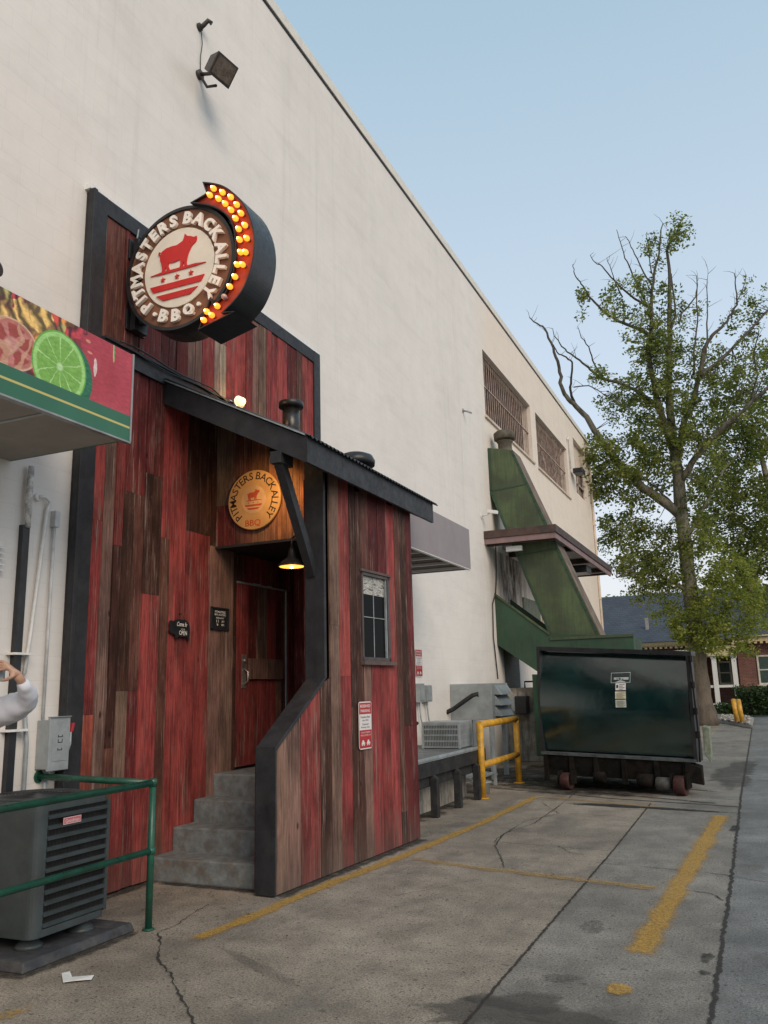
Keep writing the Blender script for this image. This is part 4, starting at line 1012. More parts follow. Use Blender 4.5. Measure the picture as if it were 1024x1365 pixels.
for i, (x, y) in enumerate(BUL):
    p = ap(x, y); 
    mb = MB(); mb.lathe(p+Vector((0, .032, 0)), (0, -1, 0), [(0, .018), (.018, .018), (.02, .012)], 10); sk = mb.build('bulb_socket', sock, ar)
    mb = MB(); mb.ellipsoid(p+Vector((0, -.012, 0)), (.027, .033, .027), 12, 8); o2 = mb.build('bulb', deadb if i == 20 else amber, ar)
    if i != 20:
        mb = MB(); mb.ellipsoid(p+Vector((-.004, -.042, .004)), (.011, .006, .011), 8, 6); o3 = mb.build('filament', core, ar)
for p in ((600, 190), (715, 380), (650, 620), (540, 790)):
    point(ap(*p)+Vector((0, -.10, 0)), .28, (1, .42, .1), .08)
# brackets
for z in (6.17, 5.40):
    mb = MB(); mb.box(PX+.02, PX+.06, 6.02, 6.30, z-.11, z+.11); mb.box(PX+.06, scx-SR+.16, 6.10, 6.16, z-.05, z+.05)
    mb.build('bracket', M['blkmetal'], bs, bevel=.004)
mb = MB(); mb.box(XW+.13, XW+.19, 6.05, 6.24, 5.28, 6.28)
mb.build('mounting_post', M['blkmetal'], bs)
mb = MB(); mb.tube([(PX+.05, 6.15, 6.45), (PX+.06, 6.10, 6.2), (PX+.10, 6.05, 6.05), (PX+.16, 6.1, 6.02)], .008, 6); mb.build('cable', M['graymetal'], bs)

# ------------------------------------------------------------------ FRUIT AWNING (left)
AX = -4.25; AE = 4.84
aw = thing('fruit_awning', 'box awning printed with painted fruit and a cut lime above a green band', 'awning', (-4.9, 2, 3.62))
m_, n_, b_ = nt('printed_fruit')
g = N(n_, 'ShaderNodeNewGeometry'); sx = N(n_, 'ShaderNodeSeparateXYZ'); n_.links.new(g.outputs['Position'], sx.inputs[0])
Yp, Zp = sx.outputs['Y'], sx.outputs['Z']
wv = noise(n_, pos(n_, 1, 1, 1), 5, 6, .7)
def disc(cy, cz_, r, asp=1.0, soft_=.006):
    dy = math_(n_, 'SUBTRACT', Yp, cy); dz = math_(n_, 'MULTIPLY', math_(n_, 'SUBTRACT', Zp, cz_), asp)
    dd = math_(n_, 'SQRT', math_(n_, 'ADD', math_(n_, 'MULTIPLY', dy, dy), math_(n_, 'MULTIPLY', dz, dz)))
    return math_(n_, 'MULTIPLY', math_(n_, 'SUBTRACT', r, dd), 1/soft_, clamp=True), dd, dy, dz
c = mix(n_, ramp(n_, noise(n_, pos(n_), 2.2, 3), [(.35, 0), (.65, 1)]), (.40, .035, .05), (.50, .06, .085))
# painterly mass of peppers and leaves on the left
def warp(scale, amt):
    cbx = N(n_, 'ShaderNodeCombineXYZ'); n_.links.new(Yp, cbx.inputs['X']); n_.links.new(Zp, cbx.inputs['Y'])
    nn_ = N(n_, 'ShaderNodeTexNoise'); nn_.inputs['Scale'].default_value = scale; nn_.inputs['Detail'].default_value = 3; n_.links.new(cbx.outputs[0], nn_.inputs['Vector'])
    sb = N(n_, 'ShaderNodeVectorMath', operation='MULTIPLY_ADD'); n_.links.new(nn_.outputs['Color'], sb.inputs[0]); sb.inputs[1].default_value = (amt, amt, 0); n_.links.new(cbx.outputs[0], sb.inputs[2]); return sb.outputs[0]
wv2 = N(n_, 'ShaderNodeTexWave'); wv2.inputs['Scale'].default_value = 2.6; wv2.inputs['Distortion'].default_value = 5.5; wv2.inputs['Detail'].default_value = 2.5; wv2.inputs['Detail Scale'].default_value = 1.4; n_.links.new(warp(3.0, .5), wv2.inputs['Vector'])
vr = N(n_, 'ShaderNodeTexVoronoi'); vr.inputs['Scale'].default_value = 5.5; n_.links.new(warp(4.5, .45), vr.inputs['Vector'])
vs_ = N(n_, 'ShaderNodeSeparateColor'); n_.links.new(vr.outputs['Color'], vs_.inputs[0])
patch = ramp(n_, vs_.outputs[0], [(.0, (.42, .05, .03)), (.22, (.50, .20, .045)), (.4, (.33, .03, .04)), (.55, (.24, .18, .36)), (.68, (.52, .33, .10)), (.82, (.36, .06, .03)), (.95, (.30, .25, .08))])
for r__ in [patch.node]: r__.color_ramp.interpolation = 'CONSTANT'
stroke = ramp(n_, wv2.outputs['Fac'], [(.08, .28), (.35, .85), (.6, 1.15), (.9, 1.9)])
pal = mix(n_, 1.0, patch, stroke, 'MULTIPLY')
pal = mix(n_, ramp(n_, vr.outputs['Distance'], [(.50, 0), (.62, .7)]), pal, (.10, .02, .02))
brush = noise(n_, pos(n_, 1, 14, 40), 1.2, 5, .7)
yA, yB = at(112, 430, 'X', AX).y, at(126, 520, 'X', AX).y
fl_ = math_(n_, 'MULTIPLY', math_(n_, 'SUBTRACT', math_(n_, 'ADD', yA, math_(n_, 'MULTIPLY', math_(n_, 'SUBTRACT', wv, .5), .5)), Yp), 40, clamp=True)
c = mix(n_, fl_, c, pal)
tq, lq = at(16, 458, 'X', AX), at(80, 489, 'X', AX)
lr = (at(118, 489, 'X', AX).y-at(43, 489, 'X', AX).y)/2
T, td, ty, tz = disc(tq.y, tq.z, .225, 1.25)
ang = math_(n_, 'ARCTAN2', tz, ty); seg_ = math_(n_, 'ABSOLUTE', math_(n_, 'SINE', math_(n_, 'ADD', math_(n_, 'MULTIPLY', ang, 2.5), math_(n_, 'MULTIPLY', wv, 2.0))))
tc_ = mix(n_, ramp(n_, seg_, [(.3, 0), (.5, 1)]), (.55, .20, .17), (.36, .06, .045))
tc_ = mix(n_, ramp(n_, td, [(.17, 0), (.18, 1)]), tc_, (.50, .17, .13)); tc_ = mix(n_, ramp(n_, td, [(.205, 0), (.21, 1)]), tc_, (.66, .42, .28))
tc_ = mix(n_, ramp(n_, td, [(.05, 1), (.07, 0)]), tc_, (.58, .25, .22))
tc_ = mix(n_, ramp(n_, wv2.outputs['Fac'], [(.75, 0), (.9, .6)]), tc_, (.66, .40, .25)); c = mix(n_, T, c, tc_)
# dark green back of the lime, then the cut face
Lb, _, _, _ = disc(lq.y+.06, lq.z-.03, lr*1.02, .95); c = mix(n_, Lb, c, mix(n_, brush, (.01, .07, .05), (.03, .22, .09)))
L_, ld, ly_, lz_ = disc(lq.y, lq.z, lr, .97)
la = math_(n_, 'ADD', math_(n_, 'ARCTAN2', lz_, ly_), math_(n_, 'MULTIPLY', wv, .5)); sg = math_(n_, 'ABSOLUTE', math_(n_, 'SINE', math_(n_, 'MULTIPLY', la, 5.0)))
pulp = mix(n_, noise(n_, pos(n_, 1, 26, 26), 1.4, 6, .75), (.06, .25, .02), (.34, .62, .12))
ldn = math_(n_, 'DIVIDE', ld, lr)
lc = mix(n_, ramp(n_, sg, [(.06, 1), (.20, 0)]), pulp, (.44, .70, .26)); lc = mix(n_, ramp(n_, ldn, [(.80, 0), (.84, 1)]), lc, (.36, .66, .20))
lc = mix(n_, ramp(n_, ldn, [(.93, 0), (.95, 1)]), lc, (.13, .42, .05)); lc = mix(n_, ramp(n_, ldn, [(.07, 1), (.14, 0)]), lc, (.5, .74, .35)); c = mix(n_, L_, c, lc)
# pepper stem and highlight strokes at the right
sq = at(152, 470, 'X', AX); hl = at(127, 490, 'X', AX)
for (cy_, cz2, w2_, h2_, col_) in ((sq.y, sq.z+.0, .012, .085, (.45, .50, .22)), (sq.y+.006, sq.z+.01, .005, .07, (.15, .28, .08)), (hl.y, hl.z, .018, .075, (.75, .55, .52)), (at(118, 455, 'X', AX).y, at(118, 455, 'X', AX).z, .03, .012, (.65, .28, .18)), (at(122, 440, 'X', AX).y, at(122, 440, 'X', AX).z, .028, .010, (.65, .34, .20)), (at(120, 470, 'X', AX).y, at(120, 470, 'X', AX).z, .028, .010, (.62, .26, .18))):
    dy = math_(n_, 'DIVIDE', math_(n_, 'SUBTRACT', math_(n_, 'ADD', Yp, math_(n_, 'MULTIPLY', math_(n_, 'SUBTRACT', wv, .5), .05)), cy_), w2_); dz = math_(n_, 'DIVIDE', math_(n_, 'SUBTRACT', Zp, cz2), h2_)
    k2 = math_(n_, 'MULTIPLY', math_(n_, 'SUBTRACT', 1.0, math_(n_, 'ADD', math_(n_, 'MULTIPLY', dy, dy), math_(n_, 'MULTIPLY', dz, dz))), 5, clamp=True)
    c = mix(n_, k2, c, col_)
c = mix(n_, 1.0, c, ramp(n_, brush, [(.35, .82), (.65, 1.16)]), 'MULTIPLY')
# green band with a pale stripe
band = math_(n_, 'MULTIPLY', math_(n_, 'SUBTRACT', 3.83, Zp), 300, clamp=True)
c = mix(n_, band, c, mix(n_, noise(n_, pos(n_), 3, 4), (.02, .11, .06), (.035, .16, .09)))
s2_ = math_(n_, 'MULTIPLY', math_(n_, 'SUBTRACT', .0095, math_(n_, 'ABSOLUTE', math_(n_, 'SUBTRACT', Zp, 3.735))), 400, clamp=True)
c = mix(n_, s2_, c, (.55, .47, .14))
n_.links.new(c, b_.inputs['Base Color']); b_.inputs['Roughness'].default_value = .45
mb = MB(); mb.box(AX-.02, AX, -3, AE, 3.625, 4.34); mb.build('printed_panel', m_, aw)
mb = MB(); mb.box(XW, AX-.021, AE-.02, AE, 3.64, 4.33); mb.build('end_panel', m_, aw)
mb = MB(); mb.box(XW, AX-.021, -3, AE-.021, 3.64, 3.655); mb.box(XW, AX-.021, -3, AE-.021, 4.30, 4.325); mb.build('soffit', pbr('grey_brown_awning_soffit', (.30, .27, .235), .8, var=.08, scale=2), aw)
mb = MB()
for yy in (.9, 2.3, 4.05): mb.box(XW+.02, AX-.03, yy, yy+.03, 3.632, 3.640)
mb.box(AX-.045, AX+.004, -3, AE+.004, 3.612, 3.6249); mb.box(AX-.012, AX+.006, AE-.012, AE+.006, 3.625, 4.345); mb.build('edge_trim', pbr('dull_aluminium', (.32, .32, .31), .4, .5), aw)

# second awning behind the porch
ga = thing('grey_awning', 'plain grey box awning on the white wall just beyond the porch', 'awning', (-4.8, 11, 3.5))
gx, gy0, gy1, gz0, gz1 = -4.15, 10.35, 12.98, 3.60, 4.27
mb = MB(); mb.box(gx-.02, gx, gy0, gy1, gz0, gz1); mb.box(XW, gx-.021, gy1-.02, gy1, gz0, gz1); mb.box(XW, gx-.021, gy0, gy0+.02, gz0, gz1); mb.box(XW, gx-.02, gy0+.02, gy1-.02, gz1-.03, gz1-.01)
mb.build('fabric_panel', M['awngray'], ga)
mb = MB()
k = 5
for i in range(k): 
    y = gy0+.05+(gy1-gy0-.1)*i/(k-1); mb.box(XW+.01, gx-.03, y-.02, y+.02, gz0+.02, gz0+.06)
mb.box(gx-.05, gx+.003, gy0, gy1+.003, gz0-.01, gz0-.0005); mb.build('frame', M['white'], ga)
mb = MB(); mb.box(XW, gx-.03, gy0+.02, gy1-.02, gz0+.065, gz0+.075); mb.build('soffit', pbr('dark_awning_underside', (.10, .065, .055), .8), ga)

# ------------------------------------------------------------------ FLOODLIGHTS, HOOKS, PIPES on the near wall
fl = thing('floodlight', 'bronze rectangular floodlight on a bent arm high on the white wall', 'floodlight', (XW, 7.22, 9.15))
bz = pbr('bronze_housing', (.045, .036, .03), .45, var=.15, scale=9)
cs = [at(298, 96, 'X', -5.02), ]
fc = Vector((-5.15, 7.15, 9.06)); dirn = Vector((.80, -.15, -.60)).normalized(); rt2 = Vector((.15, .99, 0)).normalized(); upn = rt2.cross(dirn).normalized()
if upn.z < 0: upn = -upn
mb = MB()
def fr(a, b_, c): return fc+(rt2*a+upn*b_+dirn*c)*.88
mb.hexa([fr(-.19, -.15, .10), fr(.19, -.15, .10), fr(.19, .15, .10), fr(-.19, .15, .10)], [fr(-.13, -.10, -.12), fr(.13, -.10, -.12), fr(.13, .10, -.12), fr(-.13, .10, -.12)])
mb.obox(fr(-.195, -.155, .10), rt2*.343, upn*.273, dirn*.022)
mb.build('lamp_housing', bz, fl, bevel=.008)
mb = MB(); mb.obox(fr(-.165, -.125, .127), rt2*.29, upn*.22, dirn*.003); mb.build('lens', pbr('dusty_lens', (.14, .11, .085), .3, var=.3, scale=14, bmp=.3), fl)
mb = MB(); mb.lathe((XW, 7.22, 9.15), (1, 0, 0), [(0, .06), (.04, .06)], 16); mb.tube([(XW+.04, 7.22, 9.15), (XW+.14, 7.22, 9.12), (XW+.24, 7.20, 9.08)], .022, 8)
mb.tube([(XW+.04, 7.22, 9.11), (XW+.1, 7.26, 8.98), (XW+.25, 7.24, 8.93)], .018, 8); mb.build('arm', bz, fl)
bk = thing('wire_bracket', 'small dark cable elbow fixed high above the floodlight', 'bracket', (XW, 7.2, 9.85))
mb = MB(); mb.lathe((XW, 7.20, 9.82), (1, 0, 0), [(0, .05), (.03, .05), (.035, .03)], 14); mb.tube([(XW+.02, 7.20, 9.80), (XW+.07, 7.21, 9.84), (XW+.12, 7.23, 9.90), (XW+.15, 7.26, 9.87)], .028, 8); mb.build('elbow', bz, bk)
mb = MB(); mb.tube([(XW+.03, 7.21, 9.78), (XW+.03, 7.24, 9.6), (XW+.03, 7.21, 9.4), (XW+.04, 7.20, 9.2)], .006, 6); mb.build('cable', bz, bk)
mb = MB(); q = at(2, 362, 'X', -5.2); mb.lathe((XW+.02, q.y-.10, q.z), (1, .15, 0), [(0, .04), (.10, .04), (.11, .065), (.30, .068), (.305, .05)], 20)
tag(mb.build('wall_lamp', M['blkmetal']), 'black cylindrical lamp above the fruit awning at the left edge', 'lamp')
mb = MB(); q = at(617, 549, 'X', XW); mb.tube([(XW, q.y, q.z+.03), (XW+.10, q.y, q.z), (XW+.2, q.y+.03, q.z-.05)], .022, 8); mb.lathe((XW, q.y, q.z+.03), (1, 0, 0), [(0, .05), (.02, .05)], 12)
tag(mb.build('wall_hook', M['graymetal']), 'small grey pipe stub midway up the white wall', 'hook')
# black duct and conduits
y0 = at(30, 700, 'X', XW)[1]
mb = MB(); mb.box(XW+.001, XW+.05, y0-.035, y0+.035, .05, 3.12)
tag(mb.build('cable_duct', M['blkmetal']), 'wide black cable duct running down the white wall', 'duct')
mb = MB(); mb.tube([(XW+.05, y0+.01, 3.10), (XW+.05, y0+.0, 3.35), (XW+.05, y0+.01, 3.63)], [.024, .030, .026], 12)
tag(mb.build('insulated_pipe', pbr('ragged_foil_wrap', (.52, .51, .49), .5, var=.4, scale=20, bmp=.5, bscale=40)), 'ragged grey insulated pipe above the black duct', 'pipe')
for z in (2.05, 1.45, .8):
    mb = MB(); mb.box(XW+.001, XW+.10, y0-.085, y0+.10, z, z+.018); tag(mb.build('pipe_strap', M['white']), f"white strap round the black duct, {'highest' if z > 2 else ('middle' if z > 1 else 'lowest')} of three", 'strap', 'straps on the black duct')
ya, yb, yc = (at(x, y, 'X', XW+.03)[1] for x, y in ((52, 660), (66, 668), (74, 700)))
mb = MB(); mb.tube([(XW+.03, ya, 3.39), (XW+.04, (ya+yb)/2, 3.40), (XW+.04, yb, 3.37), (XW+.03, yb-.02, 3.3), (XW+.03, yb-.12, 2.2), (XW+.03, y0+.09, 1.9)], .016, 8)
mb.lathe((XW, ya, 3.39), (1, 0, 0), [(0, .035), (.03, .03)], 12)
tag(mb.build('conduit', M['white']), 'thin white pipe with an elbow beside the black duct', 'pipe', 'thin pipes beside the black duct')
mb = MB(); mb.tube([(XW+.03, yc-.01, 3.30), (XW+.03, yc-.015, 1.53)], .013, 8); mb.box(XW, XW+.06, yc-.035, yc+.02, 3.16, 3.30)
tag(mb.build('conduit', pbr('whitewashed_pipe', (.55, .55, .54), .6)), 'thin straight conduit running down into the grey switch box', 'pipe', 'thin pipes beside the black duct')
mb = MB(); mb.tube([(XW+.05, y0+.14, .1), (XW+.05, y0+.14, 1.35), (XW+.04, y0+.11, 1.6)], .018, 8)
tag(mb.build('conduit', M['graymetal']), 'short dark conduit low beside the black duct', 'pipe', 'thin pipes beside the black duct')
q = at(3, 742, 'X', XW+.03)
vt = thing('wall_vent', 'white louvred wall vent at the left edge', 'vent', (XW, q.y-.16, q.z))
mb = MB(); mb.box(XW, XW+.02, q.y-.30, q.y+.01, q.z-.14, q.z+.12)
for k in range(5): mb.hexa([(XW+.02, q.y-.29, q.z-.10+k*.045), (XW+.07, q.y-.29, q.z-.12+k*.045), (XW+.07, q.y, q.z-.12+k*.045), (XW+.02, q.y, q.z-.10+k*.045)], [(XW+.02, q.y-.29, q.z-.092+k*.045), (XW+.07, q.y-.29, q.z-.112+k*.045), (XW+.07, q.y, q.z-.112+k*.045), (XW+.02, q.y, q.z-.092+k*.045)])
mb.build('louvres', M['white'], vt)
# switch box
eb = thing('switch_box', 'grey electrical switch box with a red lever beside the black frame', 'electrical box', (XW, 5.36, 1.12))
ey0, ey1, ez0, ez1 = 5.285, 5.50, 1.12, 1.545
mb = MB(); mb.box(XW+.005, XW+.125, ey0, ey1, ez0+.015, ez1-.02); mb.build('body', M['graymetal'], eb, bevel=.004)
mb = MB(); mb.box(XW+.126, XW+.150, ey0-.004, ey1+.004, ez0, ez1); mb.box(XW+.12, XW+.165, ey0-.006, ey1+.006, ez1+.0005, ez1+.008); dr_ = mb.build('door', M['graymetal'], eb, bevel=.005)
mb = MB(); mb.box(XW+.150, XW+.154, ey0+.03, ey1-.02, ez0+.075, ez1-.03); mb.build('panel', M['graymetal'], dr_, bevel=.003)
mb = MB()
for z, h in ((1.385, .03), (1.34, .05), (1.28, .03)):
    mb.box(XW+.1545, XW+.1555, ey0+.085, ey0+.135, z, z+.006); mb.box(XW+.1545, XW+.1555, ey0+.085, ey0+.092, z, z+h*.6); mb.box(XW+.1545, XW+.1555, ey0+.128, ey0+.135, z, z+h*.6)
mb.build('label_marks', M['blkmetal'], dr_)
mb = MB(); mb.tube([(XW+.12, ey1+.012, 1.25), (XW+.13, ey1+.03, 1.32), (XW+.13, ey1+.03, 1.42)], .012, 8); mb.build('lever_bracket', M['graymetal'], eb)
mb = MB(); mb.obox((XW+.11, ey1+.02, 1.42), (.035, 0, 0), (0, .028, -.004), (0, .02, .075)); mb.build('red_lever', pbr('red_plastic', (.42, .03, .04), .4), eb, bevel=.006)
mb = MB(); mb.tube([(XW+.05, ey0+.08, 1.13), (XW+.05, ey0+.07, .95), (XW+.06, ey0+.03, .6), (XW+.2, ey0-.05, .45)], .018, 8); mb.build('cable', M['graymetal'], eb)

# ------------------------------------------------------------------ AC CONDENSER + GREEN RAIL
ac = thing('condenser_unit', 'big dark grey air conditioning condenser with a louvred side behind the green rail', 'air conditioner', (-4.95, 4.8, 0))
x0, x1, ya, yb, z0, z1 = -5.32, -4.56, 4.44, 5.14, .15, 1.00
mb = MB(); r_ = .07; pts = []
for cx_, cy_, a0 in ((x1-r_, yb-r_, 0), (x0+r_, yb-r_, 90), (x0+r_, ya+r_, 180), (x1-r_, ya+r_, 270)):
    for k in range(6): a = R(a0+k*18); pts.append((cx_+r_*math.cos(a), cy_+r_*math.sin(a)))
ins_ = .028
mb.prism([(cx_*1, cy_, z0) for cx_, cy_ in [((x-(x0+x1)/2)*(1-ins_*2)+(x0+x1)/2, (y-(ya+yb)/2)*(1-ins_*2)+(ya+yb)/2) for x, y in pts]], (0, 0, z1-z0)); mb.build('fin_core', M['acfin'], ac)
mb = MB()
mb.prism([(x, y, z0-.01) for x, y in pts], (0, 0, .05)); mb.build('base_tray', M['dkgray'], ac, bevel=.005)
mb = MB(); mb.prism([(x, y, z1-.06) for x, y in pts], (0, 0, .065)); mb.build('top_cover', M['dkgray'], ac, bevel=.005)
# solid corner and camera-side panel
mb = MB()
mb.obox((x0+.02, ya-.002, z0+.03), (x1-x0-.09, 0, 0), (0, .03, 0), (0, 0, z1-z0-.08))
for k in range(6):
    a, b_ = R(270+k*15), R(270+(k+1)*15); p = lambda t, rr: Vector((x1-r_+rr*math.cos(t), ya+r_+rr*math.sin(t), 0))
    lo = [p(a, r_+.002), p(b_, r_+.002), p(b_, r_-.02), p(a, r_-.02)]; mb.hexa([v+Vector((0, 0, z0+.03)) for v in lo], [v+Vector((0, 0, z1-.05)) for v in lo])
mb.box(x1-.02, x1+.002, ya+r_, ya+r_+.02, z0+.03, z1-.05)
mb.build('side_panel', M['dkgray'], ac)
mb = MB(); nl = 11
for k in range(nl):
    z = z0+.085+(z1-z0-.16)*k/(nl-1)
    mb.hexa([(x1-.018, ya+r_+.02, z-.024), (x1+.010, ya+r_+.02, z-.036), (x1+.010, yb-.03, z-.036), (x1-.018, yb-.03, z-.024)],
            [(x1-.018, ya+r_+.02, z-.006), (x1+.012, ya+r_+.02, z-.022), (x1+.012, yb-.03, z-.022), (x1-.018, yb-.03, z-.006)])
mb.box(x1-.02, x1+.004, yb-.035, yb-.005, z0+.03, z1-.05)
lv = mb.build('louvres', M['dkgray'], ac)
mb = MB()
for k in range(44):
    y = ya+r_+.035+(yb-ya-r_-.08)*k/43; mb.box(x1-.022, x1-.006, y, y+.004, z0+.05, z1-.06)
mb.build('guard_wires', M['blkmetal'], lv)
mb = MB(); ym = ya+.30; mb.box(x1+.0125, x1+.018, ym-.085, ym+.085, .835, .882); nb = mb.build('name_badge', pbr('pink_red_badge', (.48, .12, .13), .4), ac, bevel=.006)
mb = MB(); [mb.box(x1+.0182, x1+.0188, ym+q[0], ym+q[1], q[2], q[3]) for q in ((-.083, .083, .8365, .8395), (-.083, .083, .8775, .8805), (-.083, -.080, .8396, .8774), (.080, .083, .8396, .8774))]; put_text(mb, 'Goodman', (x1+.0186, ym, .858), (0, 1, 0), (0, 0, 1), .024, .13); mb.build('lettering', signwhite, nb)
mb = MB(); cxx, cyy = (x0+x1)/2, (ya+yb)/2
for rr in [.04+.022*i for i in range(13)]:
    mb.tube([(cxx+rr*math.cos(t*math.pi/16), cyy+rr*math.sin(t*math.pi/16), z1+.018+.012*(1-rr/.32)) for t in range(33)], .0035, 5)
for k in range(28):
    t = 2*math.pi*k/28; mb.tube([(cxx+.05*math.cos(t), cyy+.05*math.sin(t), z1+.028), (cxx+.32*math.cos(t+.25), cyy+.32*math.sin(t+.25), z1+.012)], .0035, 5)
mb.build('fan_guard', M['blkmetal'], ac)
mb = MB(); mb.lathe((cxx, cyy, z1-.001), (0, 0, 1), [(0, .335), (.02, .33), (.021, .30)], 40); mb.build('fan_ring', M['dkgray'], ac)
# risers and pad
mb = MB(); mb.hexa([(-5.46, 4.27, .004), (-4.44, 4.27, .004), (-4.42, 5.30, .004), (-5.46, 5.30, .004)], [(-5.45, 4.29, .065), (-4.46, 4.29, .065), (-4.44, 5.28, .065), (-5.45, 5.28, .065)])
pad = mb.build('equipment_pad', pbr('dark_plastic_pad', (.035, .037, .042), .75, var=.3, scale=8, dirt=(.14, .13, .12), dirt_amt=.35, bmp=.4), bevel=.008)
tag(pad, 'low dark grey slab under the air conditioning condenser', 'equipment pad')
for x, y in ((x1-.14, ya+.12), (x1-.10, yb-.14), (x0+.12, ya+.12), (x0+.12, yb-.12)):
    mb = MB(); mb.lathe((x, y, .066), (0, 0, 1), [(0, .10), (.02, .085), (.05, .045), (.074, .04)], 10); mb.build('riser_foot', M['dkgray'], ac)
# rail
gp = Vector((-4.345, 5.356, 0)); GZ = 1.045
gr = thing('green_railing', 'dark green pipe railing fencing the air conditioning condenser', 'railing', tuple(gp))
mb = MB(); mb.tube([gp, gp+Vector((0, 0, GZ+.02))], .026, 14); mb.lathe(gp+Vector((0, 0, .004)), (0, 0, 1), [(0, .045), (.006, .045), (.012, .03)], 14); mb.build('post', M['green'], gr)
mb = MB(); mb.tube([gp+Vector((0, 0, GZ)), gp+Vector((.055, -5.5, GZ))], .026, 12); mb.build('top_rail', M['green'], gr)
mb = MB(); mb.tube([gp+Vector((0, 0, .555)), gp+Vector((.055, -5.5, .555))], .024, 12); mb.build('middle_rail', M['green'], gr)
mb = MB(); mb.tube([gp+Vector((0, 0, GZ)), Vector((XW+.02, 5.33, GZ+.03))], .026, 12); mb.lathe((XW+.004, 5.33, GZ+.03), (1, 0, 0), [(0, .05), (.01, .05)], 12); mb.build('wall_rail', M['green'], gr)
for yy in (1.9, -.9):
    mb = MB(); mb.tube([(gp.x+.055*(gp.y-yy)/5.5, yy, .0), (gp.x+.055*(gp.y-yy)/5.5, yy, GZ)], .026, 12); mb.build('post', M['green'], gr)
# collars where the rails meet the post
mb = MB(); mb.lathe(gp+Vector((0, 0, GZ-.02)), (0, 0, 1), [(0, .034), (.045, .034), (.055, .02)], 14); mb.build('collar', M['green'], gr)
mb = MB(); mb.lathe(gp+Vector((0, 0, .53)), (0, 0, 1), [(0, .033), (.05, .033)], 14); mb.build('collar', M['green'], gr)

# ------------------------------------------------------------------ LOADING DOCK
dk = thing('loading_dock', 'raised steel loading platform with a black rubber bumper edge beyond the porch', 'loading dock', (-4.8, 11.4, 0))
DXo = -4.17
mb = MB(); mb.box(XW+.01, DXo-.05, 9.54, 13.4, .70, .775); mb.build('deck_plate', M['deck'], dk)
mb = MB(); mb.box(DXo-.05, DXo, 9.54, 13.4, .735, .785); mb.box(DXo-.002, DXo+.012, 9.54, 13.38, .755, .79); mb.build('steel_edge', M['steeledge'], dk, bevel=.004)
mb = MB(); mb.box(DXo-.06, DXo-.005, 9.54, 13.38, .545, .733); mb.box(XW+.01, DXo-.06, 13.30, 13.40, .55, .699)
mb.box(DXo-.14, DXo-.062, 9.6, 13.3, .40, .699); mb.build('bumper_beam', M['rubber'], dk, bevel=.006)
for y in (11.0, 11.95, 12.85):
    mb = MB(); mb.box(DXo-.055, DXo+.045, y-.05, y+.05, .003, .50); mb.hexa([(DXo-.055, y-.05, .50), (DXo+.045, y-.05, .50), (DXo+.045, y+.05, .50), (DXo-.055, y+.05, .50)], [(DXo-.045, y-.04, .56), (DXo-.02, y-.04, .56), (DXo-.02, y+.04, .56), (DXo-.045, y+.04, .56)])
    mb.build('leg', M['rubber'], dk, bevel=.005)
for y in (10.3, 11.6, 12.9):
    mb = MB(); mb.box(XW+.05, XW+.13, y-.04, y+.04, .003, .699); mb.build('leg', M['rubber'], dk)
mb = MB(); mb.box(XW+.4, DXo-.3, 9.7, 13.2, .003, .34); mb.build('skirt_block', M['concdark'], dk)
# yellow rail
yr = thing('yellow_railing', 'yellow painted pipe guard rail at the end of the loading dock', 'railing', (-4.13, 14, 0))
pa, pb = Vector((-4.13, 12.98, 0)), Vector((-4.13, 15.15, 0))
for p_ in (pa, pb):
    mb = MB(); mb.tube([p_+Vector((0, 0, .003)), p_+Vector((0, 0, 1.145))], .055, 14); mb.lathe(p_+Vector((0, 0, .003)), (0, 0, 1), [(0, .10), (.012, .10), (.02, .06)], 14); mb.build('post', M['yellow'], yr)
mb = MB(); mb.tube([pa+Vector((0, -.02, 1.12)), pb+Vector((0, .02, 1.12))], .055, 14); mb.build('top_rail', M['yellow'], yr)
mb = MB(); mb.tube([pa+Vector((0, 0, .50)), pb+Vector((0, 0, .50))], .05, 14); mb.build('middle_rail', M['yellow'], yr)
# steel stand behind the rail
ss = thing('steel_stand', 'grey steel stand with a slatted shelf behind the yellow rail', 'stand', (-4.6, 14.3, 0))
for x in (-4.45, -5.2):
    for y in (13.75, 14.75): mb = MB(); mb.box(x-.025, x+.025, y-.025, y+.025, .003, 1.10); mb.build('leg', M['graymetal'], ss)
mb = MB()
for k in range(7): mb.box(-5.25+k*.12, -5.25+k*.12+.085, 13.7, 14.8, .20, .225)
mb.box(-5.25, -4.42, 13.70, 13.73, .17, .199); mb.box(-5.25, -4.42, 14.77, 14.8, .17, .199); mb.build('shelf', M['graymetal'], ss)
mb = MB(); mb.lathe((-4.35, 13.62, .003), (0, 0, 1), [(0, .13), (.16, .14), (.17, .17), (.185, .17)], 20); tag(mb.build('steel_bucket', M['graymetal']), 'upturned grey steel tub below the yellow rail', 'tub')
